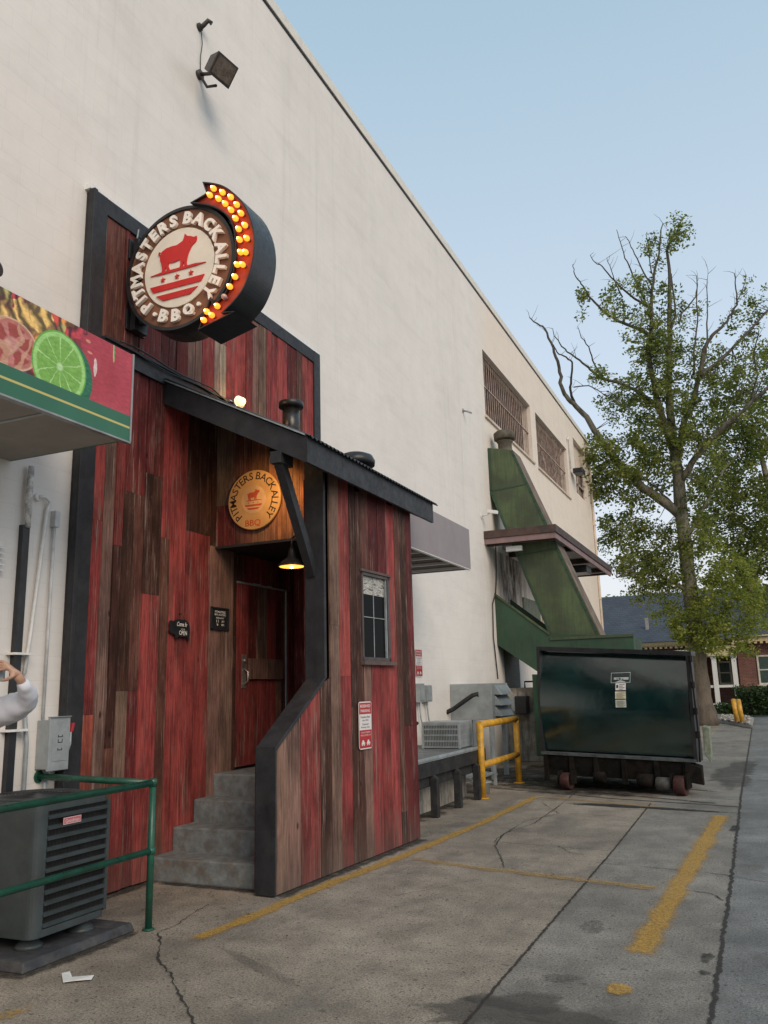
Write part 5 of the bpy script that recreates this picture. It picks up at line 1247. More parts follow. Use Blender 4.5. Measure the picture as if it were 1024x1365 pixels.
# condenser on the dock
c2 = thing('dock_condenser', 'pale grey slatted condenser standing on the loading dock', 'air conditioner', (-4.65, 13, .78))
mb = MB(); mb.box(-4.95, -4.36, 12.62, 13.22, .779, 1.13); mb.build('fin_core', pbr('grey_fins', (.10, .11, .115), .6, bmp=.3, bscale=120), c2)
mb = MB()
for z in (.80, .89, .98, 1.07, 1.14): mb.box(-4.965, -4.345, 12.605, 13.235, z-.012, z+.012)
for k in range(24):
    x = -4.96+k*.61/23; mb.box(x, x+.006, 12.598, 12.604, .79, 1.14)
for k in range(24):
    y = 12.61+k*.61/23; mb.box(-4.344, -4.338, y, y+.006, .79, 1.14)
for x, y in ((-4.97, 12.6), (-4.365, 12.6), (-4.365, 13.215)): mb.box(x, x+.03, y, y+.03, .78, 1.15)
mb.box(-4.97, -4.34, 12.6, 13.24, 1.153, 1.18); mb.build('casing', M['graymetal'], c2)
# louvred cabinet
cb = thing('louvred_cabinet', 'large grey sheet metal cabinet with three slanted louvres fixed to the white wall', 'air handler', (-5.1, 16, 1.1))
mb = MB(); mb.box(XW+.004, -4.66, 15.5, 16.62, 1.09, 1.77); mb.build('casing', M['graymetal'], cb, bevel=.008)
for k in range(3):
    z = 1.155+k*.2
    mb = MB(); mb.hexa([(-4.659, 15.66, z), (-4.53, 15.66, z-.005), (-4.53, 16.55, z-.005), (-4.659, 16.55, z)], [(-4.659, 15.66, z+.17), (-4.64, 15.66, z+.17), (-4.64, 16.55, z+.17), (-4.659, 16.55, z+.17)])
    mb.build('louvre', M['graymetal'], cb, bevel=.004)
for q in ((-5.3, 15.9), (-4.78, 15.6), (-4.78, 16.45)): mb = MB(); mb.box(q[0], q[0]+.08, q[1], q[1]+.08, .003, 1.09); mb.build('leg', M['graymetal'], cb)
mb = MB(); pts = [at(px, py, 'Y', 15.3) for px, py in ((575, 960), (585, 955), (605, 945), (620, 934), (630, 927), (637, 925), (636, 928))]
pts.insert(0, Vector((-5.42, 13.2, 1.12))); mb.tube(pts, .042, 10)
tag(mb.build('black_hose', M['rubber']), 'thick black insulated hose rising to the grey cabinet', 'hose')
for j, (px, lab) in enumerate(((560, 'grey fuse box half hidden by the porch corner'), (570, 'grey fuse box on the wall, further from the porch'))):
    y = at(px, 920, 'X', XW+.08)[1]
    b0_ = thing('fuse_box', lab, 'electrical box', (XW, y, 1.5), 'fuse boxes on the white wall')
    mb = MB(); mb.box(XW+.003, XW+.12, y-.12, y+.12, 1.47, 1.79-.03*j); mb.build('casing', M['graymetal'], b0_, bevel=.005)
    mb = MB(); mb.box(XW+.121, XW+.13, y-.1, y+.1, 1.50, 1.74); mb.build('cover', M['graymetal'], b0_)
    mb = MB(); mb.tube([(XW+.06, y, 1.47), (XW+.06, y+.05, 1.2), (XW+.07, y+.2, .85)], .012, 6); mb.build('cable', M['graymetal'], b0_)

# ------------------------------------------------------------------ FAR END: canopy, chutes, dock wall
cn = thing('flat_canopy', 'flat brown edged canopy projecting from the building around the green chute', 'canopy', (-4.7, 22, 5))
cx0, cx1, cy0, cy1 = XW+.003, -3.84, 18.32, 26.1
mb = MB(); 
mb.box(cx0, cx1+.03, cy0-.03, cy0+.02, 5.07, 5.25); mb.box(cx1-.02, cx1+.03, cy0+.021, cy1, 5.07, 5.25); mb.box(cx0, cx1+.03, cy1+.001, cy1+.05, 5.0, 5.25); mb.build('roof_edge', M['brownroof'], cn, bevel=.008)
mb = MB(); mb.box(cx0, cx1, cy0, cy0+.04, 4.94, 5.069); mb.box(cx1-.04, cx1, cy0+.041, cy1, 4.94, 5.069); mb.build('fascia', M['pinkfascia'], cn)
mb = MB(); mb.box(cx0, cx1-.041, cy0+.042, 18.96, 5.06, 5.2); mb.box(cx0, cx1-.041, 19.85, cy1-.001, 5.06, 5.2); mb.build('soffit', M['soffit'], cn)
for y in (18.5, 20.4, 22.6, 24.8): mb = MB(); mb.box(cx0, cx1-.05, y, y+.14, 4.93, 5.058); mb.build('joist', M['brownroof'], cn)
mb = MB(); mb.box(-4.45, -4.0, 22.9, 23.6, 4.72, 4.925); tag(mb.build('ceiling_heater', M['blkmetal'], bevel=.01), 'dark box hanging under the brown canopy', 'heater')
mb = MB(); q = at(703, 728, 'Y', 18.6); mb.box(q.x-.5, q.x-.12, 18.55, 18.66, q.z-.09, q.z+.03); tag(mb.build('tube_lamp', M['white'], bevel=.01), 'small white strip lamp under the near edge of the canopy', 'lamp')
# upper chute
uc = thing('green_chute', 'tall green sheet metal chute slanting down from the upper wall to the compactor', 'chute', (-4.6, 19.3, 2.7))
CY0, CY1 = 19.0, 19.8
up_ = [(XW+.002, 7.46), (-4.92, 7.33), (-3.14, 2.73), (-4.24, 2.73), (XW+.002, 6.36)]
mb = MB(); mb.prism([(x, CY0, z) for x, z in up_], (0, CY1-CY0, 0)); mb.build('duct', M['chute'], uc, bevel=.012)
mb = MB()
def flange(a, b_, w_=.06):
    a, b_ = Vector((a[0], CY0-.012, a[1])), Vector((b_[0], CY0-.012, b_[1])); d = (b_-a).normalized(); nn = Vector((-d.z, 0, d.x))*w_/2
    mb.hexa([a-nn, b_-nn, b_-nn+Vector((0, .011, 0)), a-nn+Vector((0, .011, 0))], [a+nn, b_+nn, b_+nn+Vector((0, .011, 0)), a+nn+Vector((0, .011, 0))])
flange((-4.90, 7.30), (-3.18, 2.75)); flange((XW+.03, 6.34), (-4.22, 2.75)); flange((XW+.03, 7.42), (XW+.03, 6.36)); flange((XW+.03, 6.36), (-4.63, 6.42), .03)
flange((-4.90, 4.72), (-3.95, 4.80), .035)
for (xa, za), (xb, zb3) in (((-4.90, 7.30), (-3.18, 2.75)), ((XW+.03, 6.34), (-4.22, 2.75))):
    for k in range(19):
        t = (k+.5)/19; mb.lathe((xa+(xb-xa)*t, CY0-.012, za+(zb3-za)*t), (0, -1, 0), [(0, .022), (.012, .018)], 6)
mb.build('seams', M['chute2'], uc)
mb = MB(); mb.hexa([(-4.915, CY0-.002, 7.336), (-3.135, CY0-.002, 2.736), (-3.135, CY1+.002, 2.736), (-4.915, CY1+.002, 7.336)], [(-4.895, CY0-.002, 7.342), (-3.115, CY0-.002, 2.742), (-3.115, CY1+.002, 2.742), (-4.895, CY1+.002, 7.342)])
mb.build('rusty_top', M['chrust'], uc)
vx = at(674, 590, 'Y', 19.35)
mb = MB(); mb.lathe((vx.x-.02, 19.35, 7.36), (0, 0, 1), [(0, .20), (.04, .17), (.26, .17), (.28, .20), (.30, .20), (.31, .165), (.34, .26), (.50, .27), (.56, .2), (.58, .02)], 24)
tag(mb.build('vent_cap', pbr('weathered_vent_metal', (.10, .085, .06), .7, var=.3, scale=9, dirt=(.05, .04, .03), dirt_amt=.6)), 'round weathered vent cap on top of the green chute', 'vent')
# lower trough
lt = thing('green_trough', 'dark green sheet metal trough running from the wall to the compactor', 'chute', (-4, 19.5, 2.2))
TY0, TY1 = 18.93, 20.3
mb = MB(); mb.prism([(x, TY0, z) for x, z in ((XW+.002, 3.84), (-4.25, 2.84), (-2.42, 2.72), (-2.42, 1.95), (-4.5, 1.95), (XW+.002, 2.66))], (0, .045, 0))
mb.prism([(x, TY1, z) for x, z in ((XW+.002, 3.84), (-4.25, 2.84), (-2.42, 2.72), (-2.42, 1.95), (-4.5, 1.95), (XW+.002, 2.66))], (0, .045, 0))
mb.hexa([(XW+.002, TY0+.046, 2.66), (-4.5, TY0+.046, 1.95), (-4.5, TY1-.001, 1.95), (XW+.002, TY1-.001, 2.66)], [(XW+.002, TY0+.046, 2.70), (-4.5, TY0+.046, 1.99), (-4.5, TY1-.001, 1.99), (XW+.002, TY1-.001, 2.70)])
mb.box(-4.49, -2.42, TY0+.046, TY1-.001, 1.95, 1.99); mb.box(-2.45, -2.42, TY0+.046, TY1-.001, 1.991, 2.70)
mb.build('side_panels', M['chute2'], lt)
mb = MB(); mb.hexa([(XW+.01, TY0-.03, 3.81), (-4.25, TY0-.03, 2.81), (-4.25, TY0-.002, 2.81), (XW+.01, TY0-.002, 3.81)], [(XW+.01, TY0-.03, 3.87), (-4.25, TY0-.03, 2.87), (-4.25, TY0-.002, 2.87), (XW+.01, TY0-.002, 3.87)])
mb.box(-4.245, -2.40, TY0-.03, TY0-.002, 2.70, 2.76); mb.build('top_edge', M['chute'], lt)
# compactor behind the dumpster
cp = thing('compactor', 'dark green compactor body below the green trough behind the dumpster', 'compactor', (-3.5, 18.6, 0))
mb = MB(); mb.box(-4.45, -2.45, 17.9, 20.25, .25, 1.94); mb.build('body', M['chute2'], cp, bevel=.02)
mb = MB(); mb.box(-4.3, -2.6, 18.0, 20.2, .003, .249); mb.build('base', M['dirtymetal'], cp)
for x in (-4.45, -3.8, -3.1, -2.53): mb = MB(); mb.box(x, x+.08, 17.85, 17.899, .25, 1.94); mb.build('rib', M['chute2'], cp)
# concrete dock wall
dw = thing('loading_wall', 'stained concrete loading wall standing out from the white building', 'concrete wall', (-5, 20, 0))
mb = MB(); mb.box(XW+.002, -4.52, 19.42, 26.0, .002, 1.66); mb.build('wall_block', M['concdark'], dw, bevel=.015)
mb = MB(); mb.tube([(-5.1, 19.7, 1.66), (-5.1, 19.7, 1.80), (-4.75, 19.7, 1.80), (-4.75, 19.7, 1.66)], .02, 8); mb.build('grab_rail', M['dirtymetal'], dw)
q0 = at(684, 928, 'Y', 19.2); q1 = at(704, 950, 'Y', 19.2)
vh = thing('wall_hood', 'black box hood with a pale side fixed on the stained concrete wall', 'vent hood', (q0.x, 19.3, q1.z))
mb = MB(); mb.box(q0.x+.05, q1.x, 19.12, 19.418, q1.z-.03, q0.z); mb.build('hood', M['blkmetal'], vh, bevel=.02)
mb = MB(); mb.box(q0.x-.03, q0.x+.049, 19.14, 19.41, q1.z+.04, q0.z-.01); mb.build('side_plate', M['graymetal'], vh)
# doors / panels on the stained wall
q0, q1 = at(696, 797, 'X', XW), at(720, 842, 'X', XW)
mb = MB(); mb.box(XW+.002, XW+.05, q0.y, q1.y, 2.9, 4.0); tag(mb.build('wall_shutter', pbr('dull_green_shutter', (.16, .18, .13), .7, var=.15, streak=.4), bevel=.01), 'dull green panel on the stained wall left of the slanting chute', 'shutter')
sd_ = thing('service_door', 'narrow dark doorway in the wall behind the slanting chute', 'door', (XW, 24.3, 2.4))
q0, q1 = at(722, 808, 'X', XW), at(741, 845, 'X', XW)
mb = MB(); mb.box(XW+.002, XW+.012, q0.y, q1.y, 1.7, 3.93); mb.build('door_leaf', M['blkmetal'], sd_)
mb = MB(); mb.box(XW+.013, XW+.07, q0.y-.08, q0.y, 1.7, 3.98); mb.box(XW+.013, XW+.07, q1.y, q1.y+.08, 1.7, 3.98); mb.box(XW+.013, XW+.07, q0.y-.08, q1.y+.08, 3.981, 4.06); mb.build('door_frame', M['beige'], sd_)
q = at(708, 770, 'X', XW)
wl = thing('wall_fan', 'small round rusty fixture on the sooty wall below the canopy', 'fixture', (XW, q.y, q.z))
mb = MB(); mb.lathe((XW, q.y, q.z), (1, 0, 0), [(0, .16), (.08, .16), (.09, .1), (.04, .09)], 18); mb.build('fixture_ring', M['chrust'], wl)
mb = MB(); q0 = at(668, 866, 'X', XW); q1 = at(688, 912, 'X', XW); mb.box(XW+.003, XW+.06, 19.45, 20.6, 1.665, 2.62)
tag(mb.build('steel_door', M['dkgray']), 'dark grey steel panel in the recess below the green trough', 'door')
# security camera
q = at(655, 681, 'X', XW+.25)
sc_ = thing('security_camera', 'white security camera on a bracket beside the green chute', 'camera', (XW, q.y, q.z))
mb = MB(); mb.obox((XW+.15, q.y-.04, q.z-.04), (.24, -.05, -.06), (.02, .09, 0), (.01, 0, .08)); mb.build('camera_body', M['white'], sc_, bevel=.01)
mb = MB(); mb.tube([(XW, q.y, q.z-.1), (XW+.15, q.y, q.z-.08), (XW+.22, q.y, q.z-.03)], .018, 8); mb.lathe((XW, q.y, q.z-.1), (1, 0, 0), [(0, .06), (.02, .06)], 12); mb.build('bracket', M['white'], sc_)
q = at(768, 628, 'X', XW+.2)
wl2 = thing('wall_light', 'dark wall light on a white conduit beside the third upper window', 'lamp', (XW, q.y, q.z))
mb = MB(); mb.box(XW+.1, XW+.45, q.y-.1, q.y+.5, q.z-.08, q.z+.1); mb.build('lamp_housing', M['blkmetal'], wl2, bevel=.02)
mb = MB(); mb.tube([(XW+.04, q.y-.1, q.z+.1), (XW+.04, q.y-.1, q.z+1.1), (XW+.05, q.y-.25, q.z+1.25), (XW+.05, q.y-.4, q.z+1.1)], .03, 8); mb.build('conduit', M['white'], wl2)
# wire hanging beside the recess
mb = MB(); ws_ = [at(x, y, 'X', XW+.03) for x, y in ((661, 728), (662, 770), (661, 790), (657, 805), (658, 850), (664, 905))]; mb.tube(ws_, .014, 6)
tag(mb.build('cable', M['blkmetal']), 'thin black cable running down the end of the white wall by the trough', 'cable')

# ------------------------------------------------------------------ DUMPSTER
DA = Vector((-3.55, 14.58, 0)); DB = Vector((-.98, 13.99, 0)); du = (DB-DA).normalized(); dn = Vector((du.y, -du.x, 0)); DLn = (DB-DA).length
back = Vector((-.10, 1, 0)).normalized()*1.7
dm = thing('roll_off_dumpster', 'large dark green roll off dumpster with white warning stickers on its bulging end', 'dumpster', tuple((DA+DB)/2))
def dp(u, off, z): return DA+du*u+dn*off+Vector((0, 0, z))
m_, n_, b_ = nt('glossy_dark_green_paint'); pp = pos(n_)
c = ramp(n_, noise(n_, pp, 2.2, 6), [(.38, (.002, .015, .014)), (.62, (.005, .026, .024))])
c = mix(n_, ramp(n_, noise(n_, pos(n_, 1, 1, 1), 16, 6, .8), [(.62, 0), (.68, .3)]), c, (.03, .045, .04))
c = mix(n_, ramp(n_, noise(n_, pos(n_, 1, 1, 12), 6, 3, .8), [(.64, 0), (.67, .35)]), c, (.06, .07, .065))
n_.links.new(c, b_.inputs['Base Color']); n_.links.new(ramp(n_, noise(n_, pp, 4, 8, .75), [(.38, .12), (.62, .22)]), b_.inputs['Roughness'])
b_.inputs['Specular IOR Level'].default_value = 1.0; b_.inputs['Coat Weight'].default_value = .45; b_.inputs['IOR'].default_value = 1.5; b_.inputs['Coat Roughness'].default_value = .15; b_.inputs['Coat IOR'].default_value = 1.6
bump(n_, b_, math_(n_, 'ADD', noise(n_, pp, 1.6, 3), math_(n_, 'MULTIPLY', noise(n_, pp, 30, 3), .02)), .16, .06); M['dgreen'] = m_
mb = MB()
def zt_(u): return 2.36-(2.36-2.15)*u/DLn
def zb_(u): return .60-.07*u/DLn
rows = 14
def prof(t):  # 0 top .. 1 bottom: leans back above, bulges, tucks under
    return -.19+.245*math.sin(min(1, t/.58)*math.pi/2)-.10*(max(0, t-.5)/.5)**1.5
for j in range(12):
    for i in range(rows):
        u0, u1 = DLn*(.02+.96*j/12), DLn*(.02+.96*(j+1)/12); t0_, t1_ = i/rows, (i+1)/rows
        P4 = [dp(u_, prof(t_), zt_(u_)-.07+(zb_(u_)-zt_(u_)+.1)*t_) for u_, t_ in ((u0, t1_), (u1, t1_), (u1, t0_), (u0, t0_))]
        n0 = len(mb.v); mb.v += P4; mb.face((n0, n0+1, n0+2, n0+3), sm=True)
import_ = None
bo = mb.build('bulging_end', M['dgreen'], dm)
import bmesh
bm = bmesh.new(); bm.from_mesh(bo.data); bmesh.ops.remove_doubles(bm, verts=bm.verts, dist=.0005); bmesh.ops.recalc_face_normals(bm, faces=bm.faces); bm.to_mesh(bo.data); bm.free()
mb = MB()
b2 = dp(0, -.19, 0)
mb.hexa([dp(.03, -.19, .56), dp(DLn-.03, -.19, .50), dp(DLn-.03, -.19, .50)+back, dp(.03, -.19, .56)+back], [dp(.03, -.19, zt_(0)-.05), dp(DLn-.03, -.19, zt_(DLn)-.05), dp(DLn-.03, -.19, zt_(DLn)-.05)+back, dp(.03, -.19, zt_(0)-.05)+back])
mb.build('body', M['dgreen'], dm)
mb = MB()
# frame: side flanges, top rim, bottom lip
for u in (0, DLn-.055):
    mb.hexa([dp(u, .055, zb_(u)-.03), dp(u+.055, .055, zb_(u)-.03), dp(u+.055, -.22, zb_(u)-.03), dp(u, -.22, zb_(u)-.03)], [dp(u, -.04, zt_(u)-.03), dp(u+.055, -.04, zt_(u)-.03), dp(u+.055, -.22, zt_(u)-.03), dp(u, -.22, zt_(u)-.03)])
mb.hexa([dp(-.02, -.08, zt_(0)-.05), dp(DLn+.02, -.08, zt_(DLn)-.05), dp(DLn+.02, -.30, zt_(DLn)-.05), dp(-.02, -.30, zt_(0)-.05)], [dp(-.02, -.08, zt_(0)+.02), dp(DLn+.02, -.08, zt_(DLn)+.02), dp(DLn+.02, -.30, zt_(DLn)+.02), dp(-.02, -.30, zt_(0)+.02)])
mb.build('rim_frame', M['blkmetal'], dm)
mb = MB(); mb.hexa([dp(.02, .06, .555), dp(DLn-.02, .06, .49), dp(DLn-.02, -.1, .49), dp(.02, -.1, .555)], [dp(.02, .07, .60), dp(DLn-.02, .07, .535), dp(DLn-.02, -.1, .535), dp(.02, -.1, .60)])
mb.build('bottom_lip', pbr('dull_steel_lip', (.10, .115, .12), .5, var=.3, scale=7, dirt=(.03, .03, .03), dirt_amt=.5), dm)
mb = MB()
mb.hexa([dp(.05, -.02, .22), dp(DLn-.05, -.02, .18), dp(DLn-.05, -.02, .18)+back, dp(.05, -.02, .22)+back], [dp(.05, .03, .55), dp(DLn-.05, .03, .485), dp(DLn-.05, -.02, .485)+back, dp(.05, -.02, .55)+back])
for u in (.05, .52, .95, 1.42, 1.95, 2.4): mb.obox(dp(u, .0, .12), du*.07, dn*.05, Vector((0, 0, .42)))
mb.hexa([dp(2.42, .05, .20), dp(2.68, .02, .16), dp(2.66, -.1, .16), dp(2.42, -.1, .20)], [dp(2.45, .08, .50), dp(2.67, .04, .40), dp(2.66, -.1, .44), dp(2.45, -.1, .50)])
mb.build('underframe', M['dirtymetal'], dm)
def wheel(u, w_, r, mat, nm):
    w0 = thing  # axle direction along du
    o = dp(u, .10, r+.004)
    mb = MB(); mb.lathe(o, du, [(-w_/2, r*.55), (-w_/2, r*.92), (-w_/2+.015, r), (w_/2-.015, r), (w_/2, r*.92), (w_/2, r*.55)], 24); wh = mb.build(nm, mat, dm)
    mb = MB(); mb.lathe(o, du, [(-w_/2-.03, r*.28), (w_/2+.03, r*.28)], 12); mb.build('hub', M['dirtymetal'], wh)
    for s_ in (-1, 1): mb = MB(); mb.obox(o+du*(s_*(w_/2+.035)-.012)-dn*.12-Vector((0, 0, .04)), du*.024, dn*.22, Vector((0, 0, r*1.5))); mb.build('wheel_bracket', M['dirtymetal'], wh)
wheel(.48, .16, .135, M['rust'], 'wheel'); wheel(2.36, .17, .145, M['rust'], 'wheel')
mb = MB(); mb.lathe(dp(.95, .07, .22), du, [(0, .06), (.01, .085), (.18, .085), (.19, .06)], 18); mb.build('roller', M['dirtymetal'], dm)
mb = MB(); mb.lathe(dp(1.68, .07, .20), du, [(0, .07), (.01, .10), (.24, .10), (.25, .07)], 18); mb.build('roller', M['dirtymetal'], dm)
mb = MB(); mb.lathe(dp(1.98, .08, .16), du, [(0, .07), (.01, .10), (.26, .10), (.27, .07)], 18); mb.build('roller', pbr('scuffed_roller', (.09, .085, .075), .7, dirt=(.03, .03, .03), dirt_amt=.6), dm)
# side hinges and ragged fittings on the right edge
mb = MB()
for z in (2.0, 1.6, 1.2, .85): mb.obox(dp(DLn, -.06, z), du*.04, dn*.10, Vector((0, 0, .10)))
mb.tube([dp(DLn+.02, .0, 2.05), dp(DLn+.04, .02, .8), dp(DLn+.03, .05, .5)], .015, 6); mb.build('hinge_fittings', M['dirtymetal'], dm)
# stickers
def stick(px0, py0, px1, py1):
    uc_, zc_ = None, None
    def loc(px, py):
        d = RT*((px-512)/F) - UP*((py-682.5)/F) + FW
        t = (DA+dn*.10-CAM).dot(dn)/d.dot(dn); q = CAM+d*t; return (q-DA).dot(du), q.z
    ua, za = loc(px0, py0); ub, zb = loc(px1, py1)
    def surf(u_, z_, e):
        t_ = (zt_(u_)-.07-z_)/((zt_(u_)-zb_(u_)-.1)); return dp(u_, prof(t_)+e, z_)
    return ua, ub, za, zb, surf
for k, (box_, nm, mt_) in enumerate((((810, 897, 837, 910), 'logo sticker', None), ((817.5, 911, 832, 920), '', None), ((818, 922, 833, 931.5), '', None), ((819, 933, 834, 943), '', None))):
    ua, ub, za, zb, surf = stick(*box_)
    def pan(mb, u0, u1, z0, z1, e): mb.quad(surf(u0, z0, e), surf(u1, z0, e), surf(u1, z1, e), surf(u0, z1, e))
    mb = MB(); e = .010
    if k == 0:
        for q in ((ua, ub, za-.008, za), (ua, ub, zb, zb+.008), (ua, ua+.008, zb+.009, za-.009), (ub-.008, ub, zb+.009, za-.009)): pan(mb, *q, e)
        mb2_ = MB(); mb.poly([surf(ua+.07, zb+.012, e), surf(ub-.07, zb+.012, e), surf((ua+ub)/2, zb+.045, e)])
        cc = surf((ua+ub)/2, (za+zb)/2+.025, e+.001); cc2 = surf((ua+ub)/2, (za+zb)/2+.045, e+.001); upv = (cc2-cc).normalized()
        pass
        for f0, f1, g0, g1 in ((.30, .34, .055, .075), (.42, .50, .055, .078), (.60, .64, .045, .070)): pan(mb2_, ua+(ub-ua)*f0, ua+(ub-ua)*f1, zb+g0, zb+g1, e+.002)
        mb.quad(surf(ua+.05, zb+.052, e), surf(ub-.03, zb+.048, e), surf(ub-.03, zb+.088, e), surf(ua+.05, zb+.088, e))
        st_ = mb.build('logo_sticker', pbr('faded_logo_white', (.42, .46, .46), .4), dm); mb2_.build('logo_marks', M['blkmetal'], st_)
    else:
        pan(mb, ua, ub, zb, za, e); st_ = mb.build('warning_sticker', [signwhite, pbr('yellowed_sticker', (.62, .60, .45), .5), pbr('aged_sticker', (.55, .56, .53), .5)][k-1], dm)
        mb = MB(); e = .012
        for j in range(3+k): 
            zz = za-.02-(za-zb-.03)*j/(2+k)*.9; pan(mb, ua+(.06 if (k == 1) else .02), ub-.02-.03*(j % 2), zz-.008, zz, e)
        if k == 1: pan(mb, ua+.015, ua+.045, (za+zb)/2-.02, (za+zb)/2+.03, e)
        mb.build('print', [M['blkmetal'], pbr('tan_print', (.35, .28, .12), .6), pbr('olive_print', (.30, .32, .18), .6)][k-1], st_)
# pale steel side box low on the right flank
q0, q1 = at(941, 968, 'Y', 14.6), at(951, 1016, 'Y', 14.6)
mb = MB(); mb.hexa([(q0.x-.05, 14.5, q1.z+.12), (q1.x-.02, 14.5, q1.z), (q1.x-.02, 14.95, q1.z), (q0.x-.05, 14.95, q1.z+.12)], [(q0.x-.05, 14.5, q0.z), (q1.x, 14.5, q0.z-.02), (q1.x, 14.95, q0.z-.02), (q0.x-.05, 14.95, q0.z)])
mb.build('side_box', pbr('pale_green_steel', (.20, .24, .17), .7, var=.3, scale=8, dirt=(.1, .08, .06), dirt_amt=.5), dm, bevel=.01)

# ------------------------------------------------------------------ PERSON at the left edge
pe = thing('person', 'person in white sleeves and red shirt raising a camera, elbow out', 'person', (-4.66, 3.86, 0))
def skin(name, verts, edges, mat, parent, root=0, sub=2):
    org = Vector(ORG[parent.name]); me = bpy.data.meshes.new(name)
    me.from_pydata([Vector(v[:3])-org for v in verts], edges, []); me.materials.append(mat)
    o = bpy.data.objects.new(name, me); COL.objects.link(o); o.parent = parent; ORG[o.name] = org
    o.modifiers.new('Skin', 'SKIN'); s = o.modifiers.new('Sub', 'SUBSURF'); s.levels = sub; s.render_levels = sub
    sv = me.skin_vertices[0].data
    for i, v in enumerate(verts):
        r = v[3]; sv[i].radius = r if isinstance(r, tuple) else (r, r)
        sv[i].use_root = (i == root)
    o.modifiers['Skin'].use_smooth_shade = True
    return o
skinm = pbr('skin', (.46, .27, .19), .5, var=.08, scale=20, bmp=.08)
pxc, pyc = -4.66, 3.86
def Q(a, b_, z, r): # a: to his side (screen right), b: toward the viewer
    rx, ry = math.cos(R(28)), math.sin(R(28))
    return (pxc+a*rx+b_*ry, pyc+a*ry*1.0-b_*rx, z, r)
def X(px, py, y, r): q = at(px, py, 'Y', y); return (q.x, q.y, q.z, r)
V = [Q(0, 0, .98, (.15, .11)), Q(0, 0, 1.18, (.14, .10)), Q(0, 0, 1.40, (.17, .11)), Q(0, .0, 1.54, (.085, .075)), Q(0, .03, 1.61, .055), Q(0, .05, 1.70, (.075, .085)), Q(0, .06, 1.80, (.078, .095)), Q(0, .05, 1.88, .06),
     X(-18, 958, 3.90, .055), X(12, 946, 3.92, .048), X(37, 936, 3.92, .042), X(33, 920, 3.84, .036), X(27, 905, 3.76, .026), X(19, 896, 3.73, (.036, .020)), X(11, 888, 3.71, (.038, .018)),
     Q(-.17, .02, 1.52, .055), Q(-.30, .10, 1.42, .048), Q(-.34, .20, 1.40, .042), Q(-.24, .28, 1.60, .034), Q(-.16, .31, 1.76, .026), Q(-.12, .32, 1.82, (.036, .02)), Q(-.08, .32, 1.85, (.034, .018)),
     Q(.10, 0, .90, .09), Q(.11, .0, .50, .065), Q(.12, -.02, .10, .045), Q(.13, .12, .05, .04),
     Q(-.10, 0, .90, .09), Q(-.11, .0, .50, .065), Q(-.12, -.02, .10, .045), Q(-.13, .12, .05, .04)]
E_ = [(0, 1), (1, 2), (2, 3), (3, 4), (4, 5), (5, 6), (6, 7), (2, 8), (8, 9), (9, 10), (10, 11), (11, 12), (12, 13), (13, 14), (2, 15), (15, 16), (16, 17), (17, 18), (18, 19), (19, 20), (20, 21), (0, 22), (22, 23), (23, 24), (24, 25), (0, 26), (26, 27), (27, 28), (28, 29)]
# fingers of the raised hand curl over the camera top; thumb below
def chain(root, pts):
    i0 = root
    for p_ in pts: V.append(p_); E_.append((i0, len(V)-1)); i0 = len(V)-1
for k, (dy_, dz) in enumerate(((-4.0, .0), (-.5, .0), (3.0, .0), (6.5, .0))):
    chain(14, [X(5-.5*k, 886+dy_, 3.69, .0105), X(-2-.4*k, 885.5+dy_, 3.68, .0095), X(-8, 889+dy_, 3.69, .0085), X(-11, 893+dy_, 3.71, .0075)])
chain(13, [X(16, 902, 3.70, .012), X(9, 906, 3.69, .011), X(2, 907, 3.69, .0095)])
for k, dz in enumerate((.02, .004, -.012, -.028)):
    chain(21, [Q(-.05, .335, 1.84+dz, .0095), Q(-.02, .34, 1.835+dz, .009), Q(.0, .325, 1.825+dz, .008)])
skin('body', V, E_, skinm, pe)
cloth = pbr('white_jersey', (.60, .61, .66), .85, var=.06, scale=5, bmp=.4, bscale=18)
Sv = [Q(.03, .01, 1.45, .12), X(-18, 958, 3.90, .105), X(0, 949, 3.91, .100), X(14, 945, 3.92, .098), X(27, 939, 3.92, .088), X(37, 934, 3.91, .070), X(38, 926, 3.87, .058), X(35, 920, 3.83, .050), X(31, 913, 3.795, .042), X(28.5, 908, 3.775, .037)]
slv = skin('sleeve', Sv, [(i, i+1) for i in range(len(Sv)-1)], cloth, pe)
ctx = bpy.data.textures.new('folds', 'CLOUDS'); ctx.noise_scale = .07; dmod = slv.modifiers.new('Folds', 'DISPLACE'); dmod.texture = ctx; dmod.strength = .035; dmod.mid_level = .5
Sv = [Q(-.05, .01, 1.45, .11), Q(-.17, .02, 1.52, .085), Q(-.30, .10, 1.43, .075), Q(-.345, .19, 1.40, .065), Q(-.28, .25, 1.52, .055), Q(-.19, .30, 1.70, .042)]
skin('sleeve', Sv, [(i, i+1) for i in range(len(Sv)-1)], cloth, pe)
Sv = [Q(0, 0, .96, (.17, .13)), Q(0, 0, 1.18, (.165, .125)), Q(0, 0, 1.40, (.185, .13)), Q(0, .01, 1.52, (.10, .09))]
skin('shirt', Sv, [(0, 1), (1, 2), (2, 3)], pbr('red_shirt', (.38, .02, .025), .85, bmp=.3, bscale=20), pe)
Sv = [Q(0, 0, .97, (.165, .125)), Q(.10, 0, .82, .10), Q(.11, 0, .5, .08), Q(.12, -.01, .12, .065), Q(-.10, 0, .82, .10), Q(-.11, 0, .5, .08), Q(-.12, -.01, .12, .065)]
skin('trousers', Sv, [(0, 1), (1, 2), (2, 3), (0, 4), (4, 5), (5, 6)], pbr('black_trousers', (.02, .02, .022), .9), pe)
